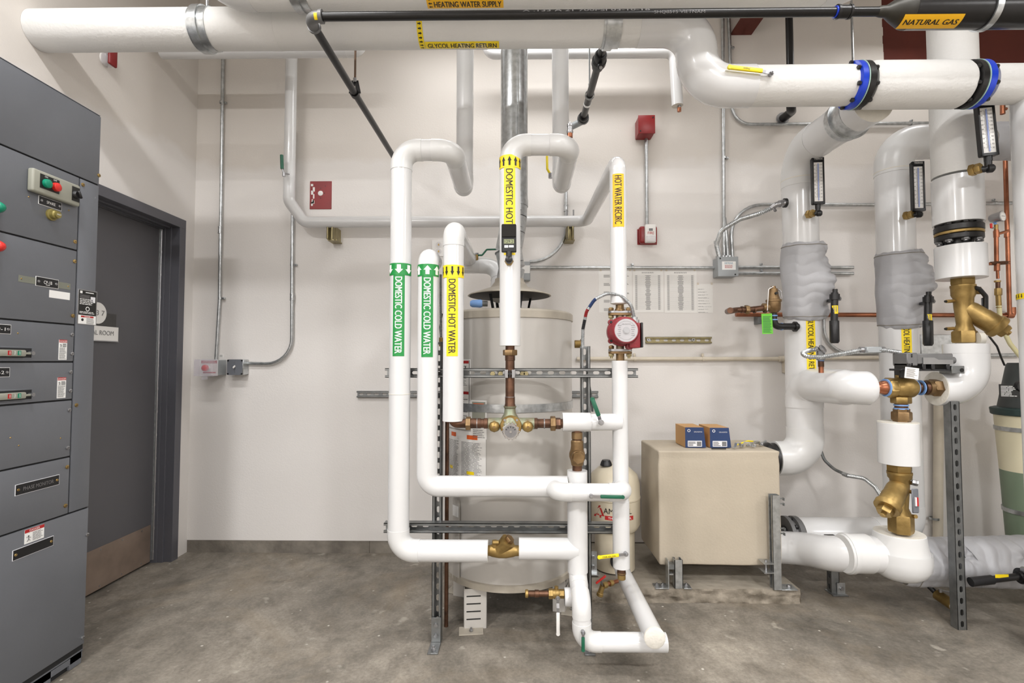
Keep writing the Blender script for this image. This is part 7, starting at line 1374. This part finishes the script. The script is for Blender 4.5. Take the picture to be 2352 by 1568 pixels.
# hose and cable
s=T('clear_hose','yellowed clear plastic hose drooping from the gauge line to the tank','hose',f(2300,760)); b=MB(); b.tube([f(2294,695),f(2298,745),f(2301,790)-Y_*.05,f(2310,835)-Y_*.12,f(2335,868)-Y_*.15,f(2360,888)-Y_*.15],.0115,TUBEP,.12,18,8); b.build('hose_tube',s); b=MB(); 
for py in(696,701,706): b.ring(f(2294,py),Z_,.011,.0135,.004,BRASS,18)
b.build('hose_barb',s)
b=MB(); b.tube([P(2272,772,2.7),P(2290,795,2.75),P(2300,822,2.8),P(2307,838,2.85)],.005,BLKP,.1,10); tag(b.build('black_cable'),'thin black cable hanging under the right brass strainer','cable')
# chemical feed tank
Yt2=2.98; xt2=P(2366,1000,Yt2).x; rt2=R(92,Yt2,2.95); tz=lambda py:P(2300,py,Yt2-.1).z
s=T('feed_tank','translucent plastic feed tank with green lid, cone top and steel straps at the right edge','tank',(xt2,Yt2,.0))
b=MB(); zt2=tz(945); b.lathe((xt2,Yt2,0.001),Z_,[(0,rt2*.62),(.01,rt2*.66),(zt2*.3,rt2*.74),(tz(1090),rt2*.82)],mat('tank_liquid_green',(118,134,112),.45),56); b.lathe((xt2,Yt2,tz(1090)),Z_,[(0,rt2*.82),(zt2-tz(1090),rt2*.93)],mat('translucent_tank',(222,214,184),.4),56); b.build('tank_body',s)
for py in(990,1185): 
    z=tz(py); b=MB(); r_=rt2*(.66+.27*z/zt2); b.lathe((xt2,Yt2,z-.012),Z_,[(0,r_),(.001,r_+.004),(.024,r_+.005),(.025,r_)],GALV,56); b.build('steel_strap',s)
b=MB(); b.lathe((xt2,Yt2,zt2-.03),Z_,[(0,rt2*.97),(.005,rt2),(.035,rt2*1.02),(.04,rt2*1.0),(.045,rt2*.9)],LIDG,56); b.build('tank_lid',s); b=MB(); zc_=zt2+.012; b.lathe((xt2,Yt2,zc_),Z_,[(0,rt2*.82),(.02,rt2*.8),(tz(838)-zc_,rt2*.55),(tz(833)-zc_,rt2*.5)],CONE,6 and 40)
b.build('cone_cover',s)
b=MB(); q=P(2318,898,Yt2-rt2*.75); Rm=Matrix.Rotation(-.45,3,'Z'); b.box(q,(.085,.002,.075),BLK,0,Rm); lines(b,q+Rm@V((0,-.0016,0)),Rm@X_,Z_,Rm@(-Y_),-.035,.035,-.03,.03,8,WHT,lift=.0003,brk=2,rag=.4); b.build('data_plate',s)
b=MB(); q=P(2341,887,Yt2-rt2*.8); b.lathe(q,-Y_,[(0,.03),(.02,.028)],BLKP,24); b.build('side_knob',s)
# white pipe at the right edge
Yw=YH; a_,c_=P(2314,260,Yw),P(2346,1150,Yw); rw=.095; xx_=vcyl(2331,2331+130,700,Yw)[0]-vcyl(2331,2331+130,700,Yw)[1]+.012
s=T('insulated_pipe','white upright pipe cut off by the right edge with a thin yellow arrow band','pipe',(xx_+rw,Yw,0),'large insulated risers on the right')
pipe(s,[V((xx_+rw,Yw,0.001)),V((xx_+rw,Yw,zG-.02))],rw,covers=False,seg=64)
vlabel(s,xx_+rw,Yw,rw,0,0.001,.001,'',YEL,BLK,off=-.6,band=(P(2340,672,Yw).z,P(2340,685,Yw).z),nar=16,aw=.5,name='arrow_band')
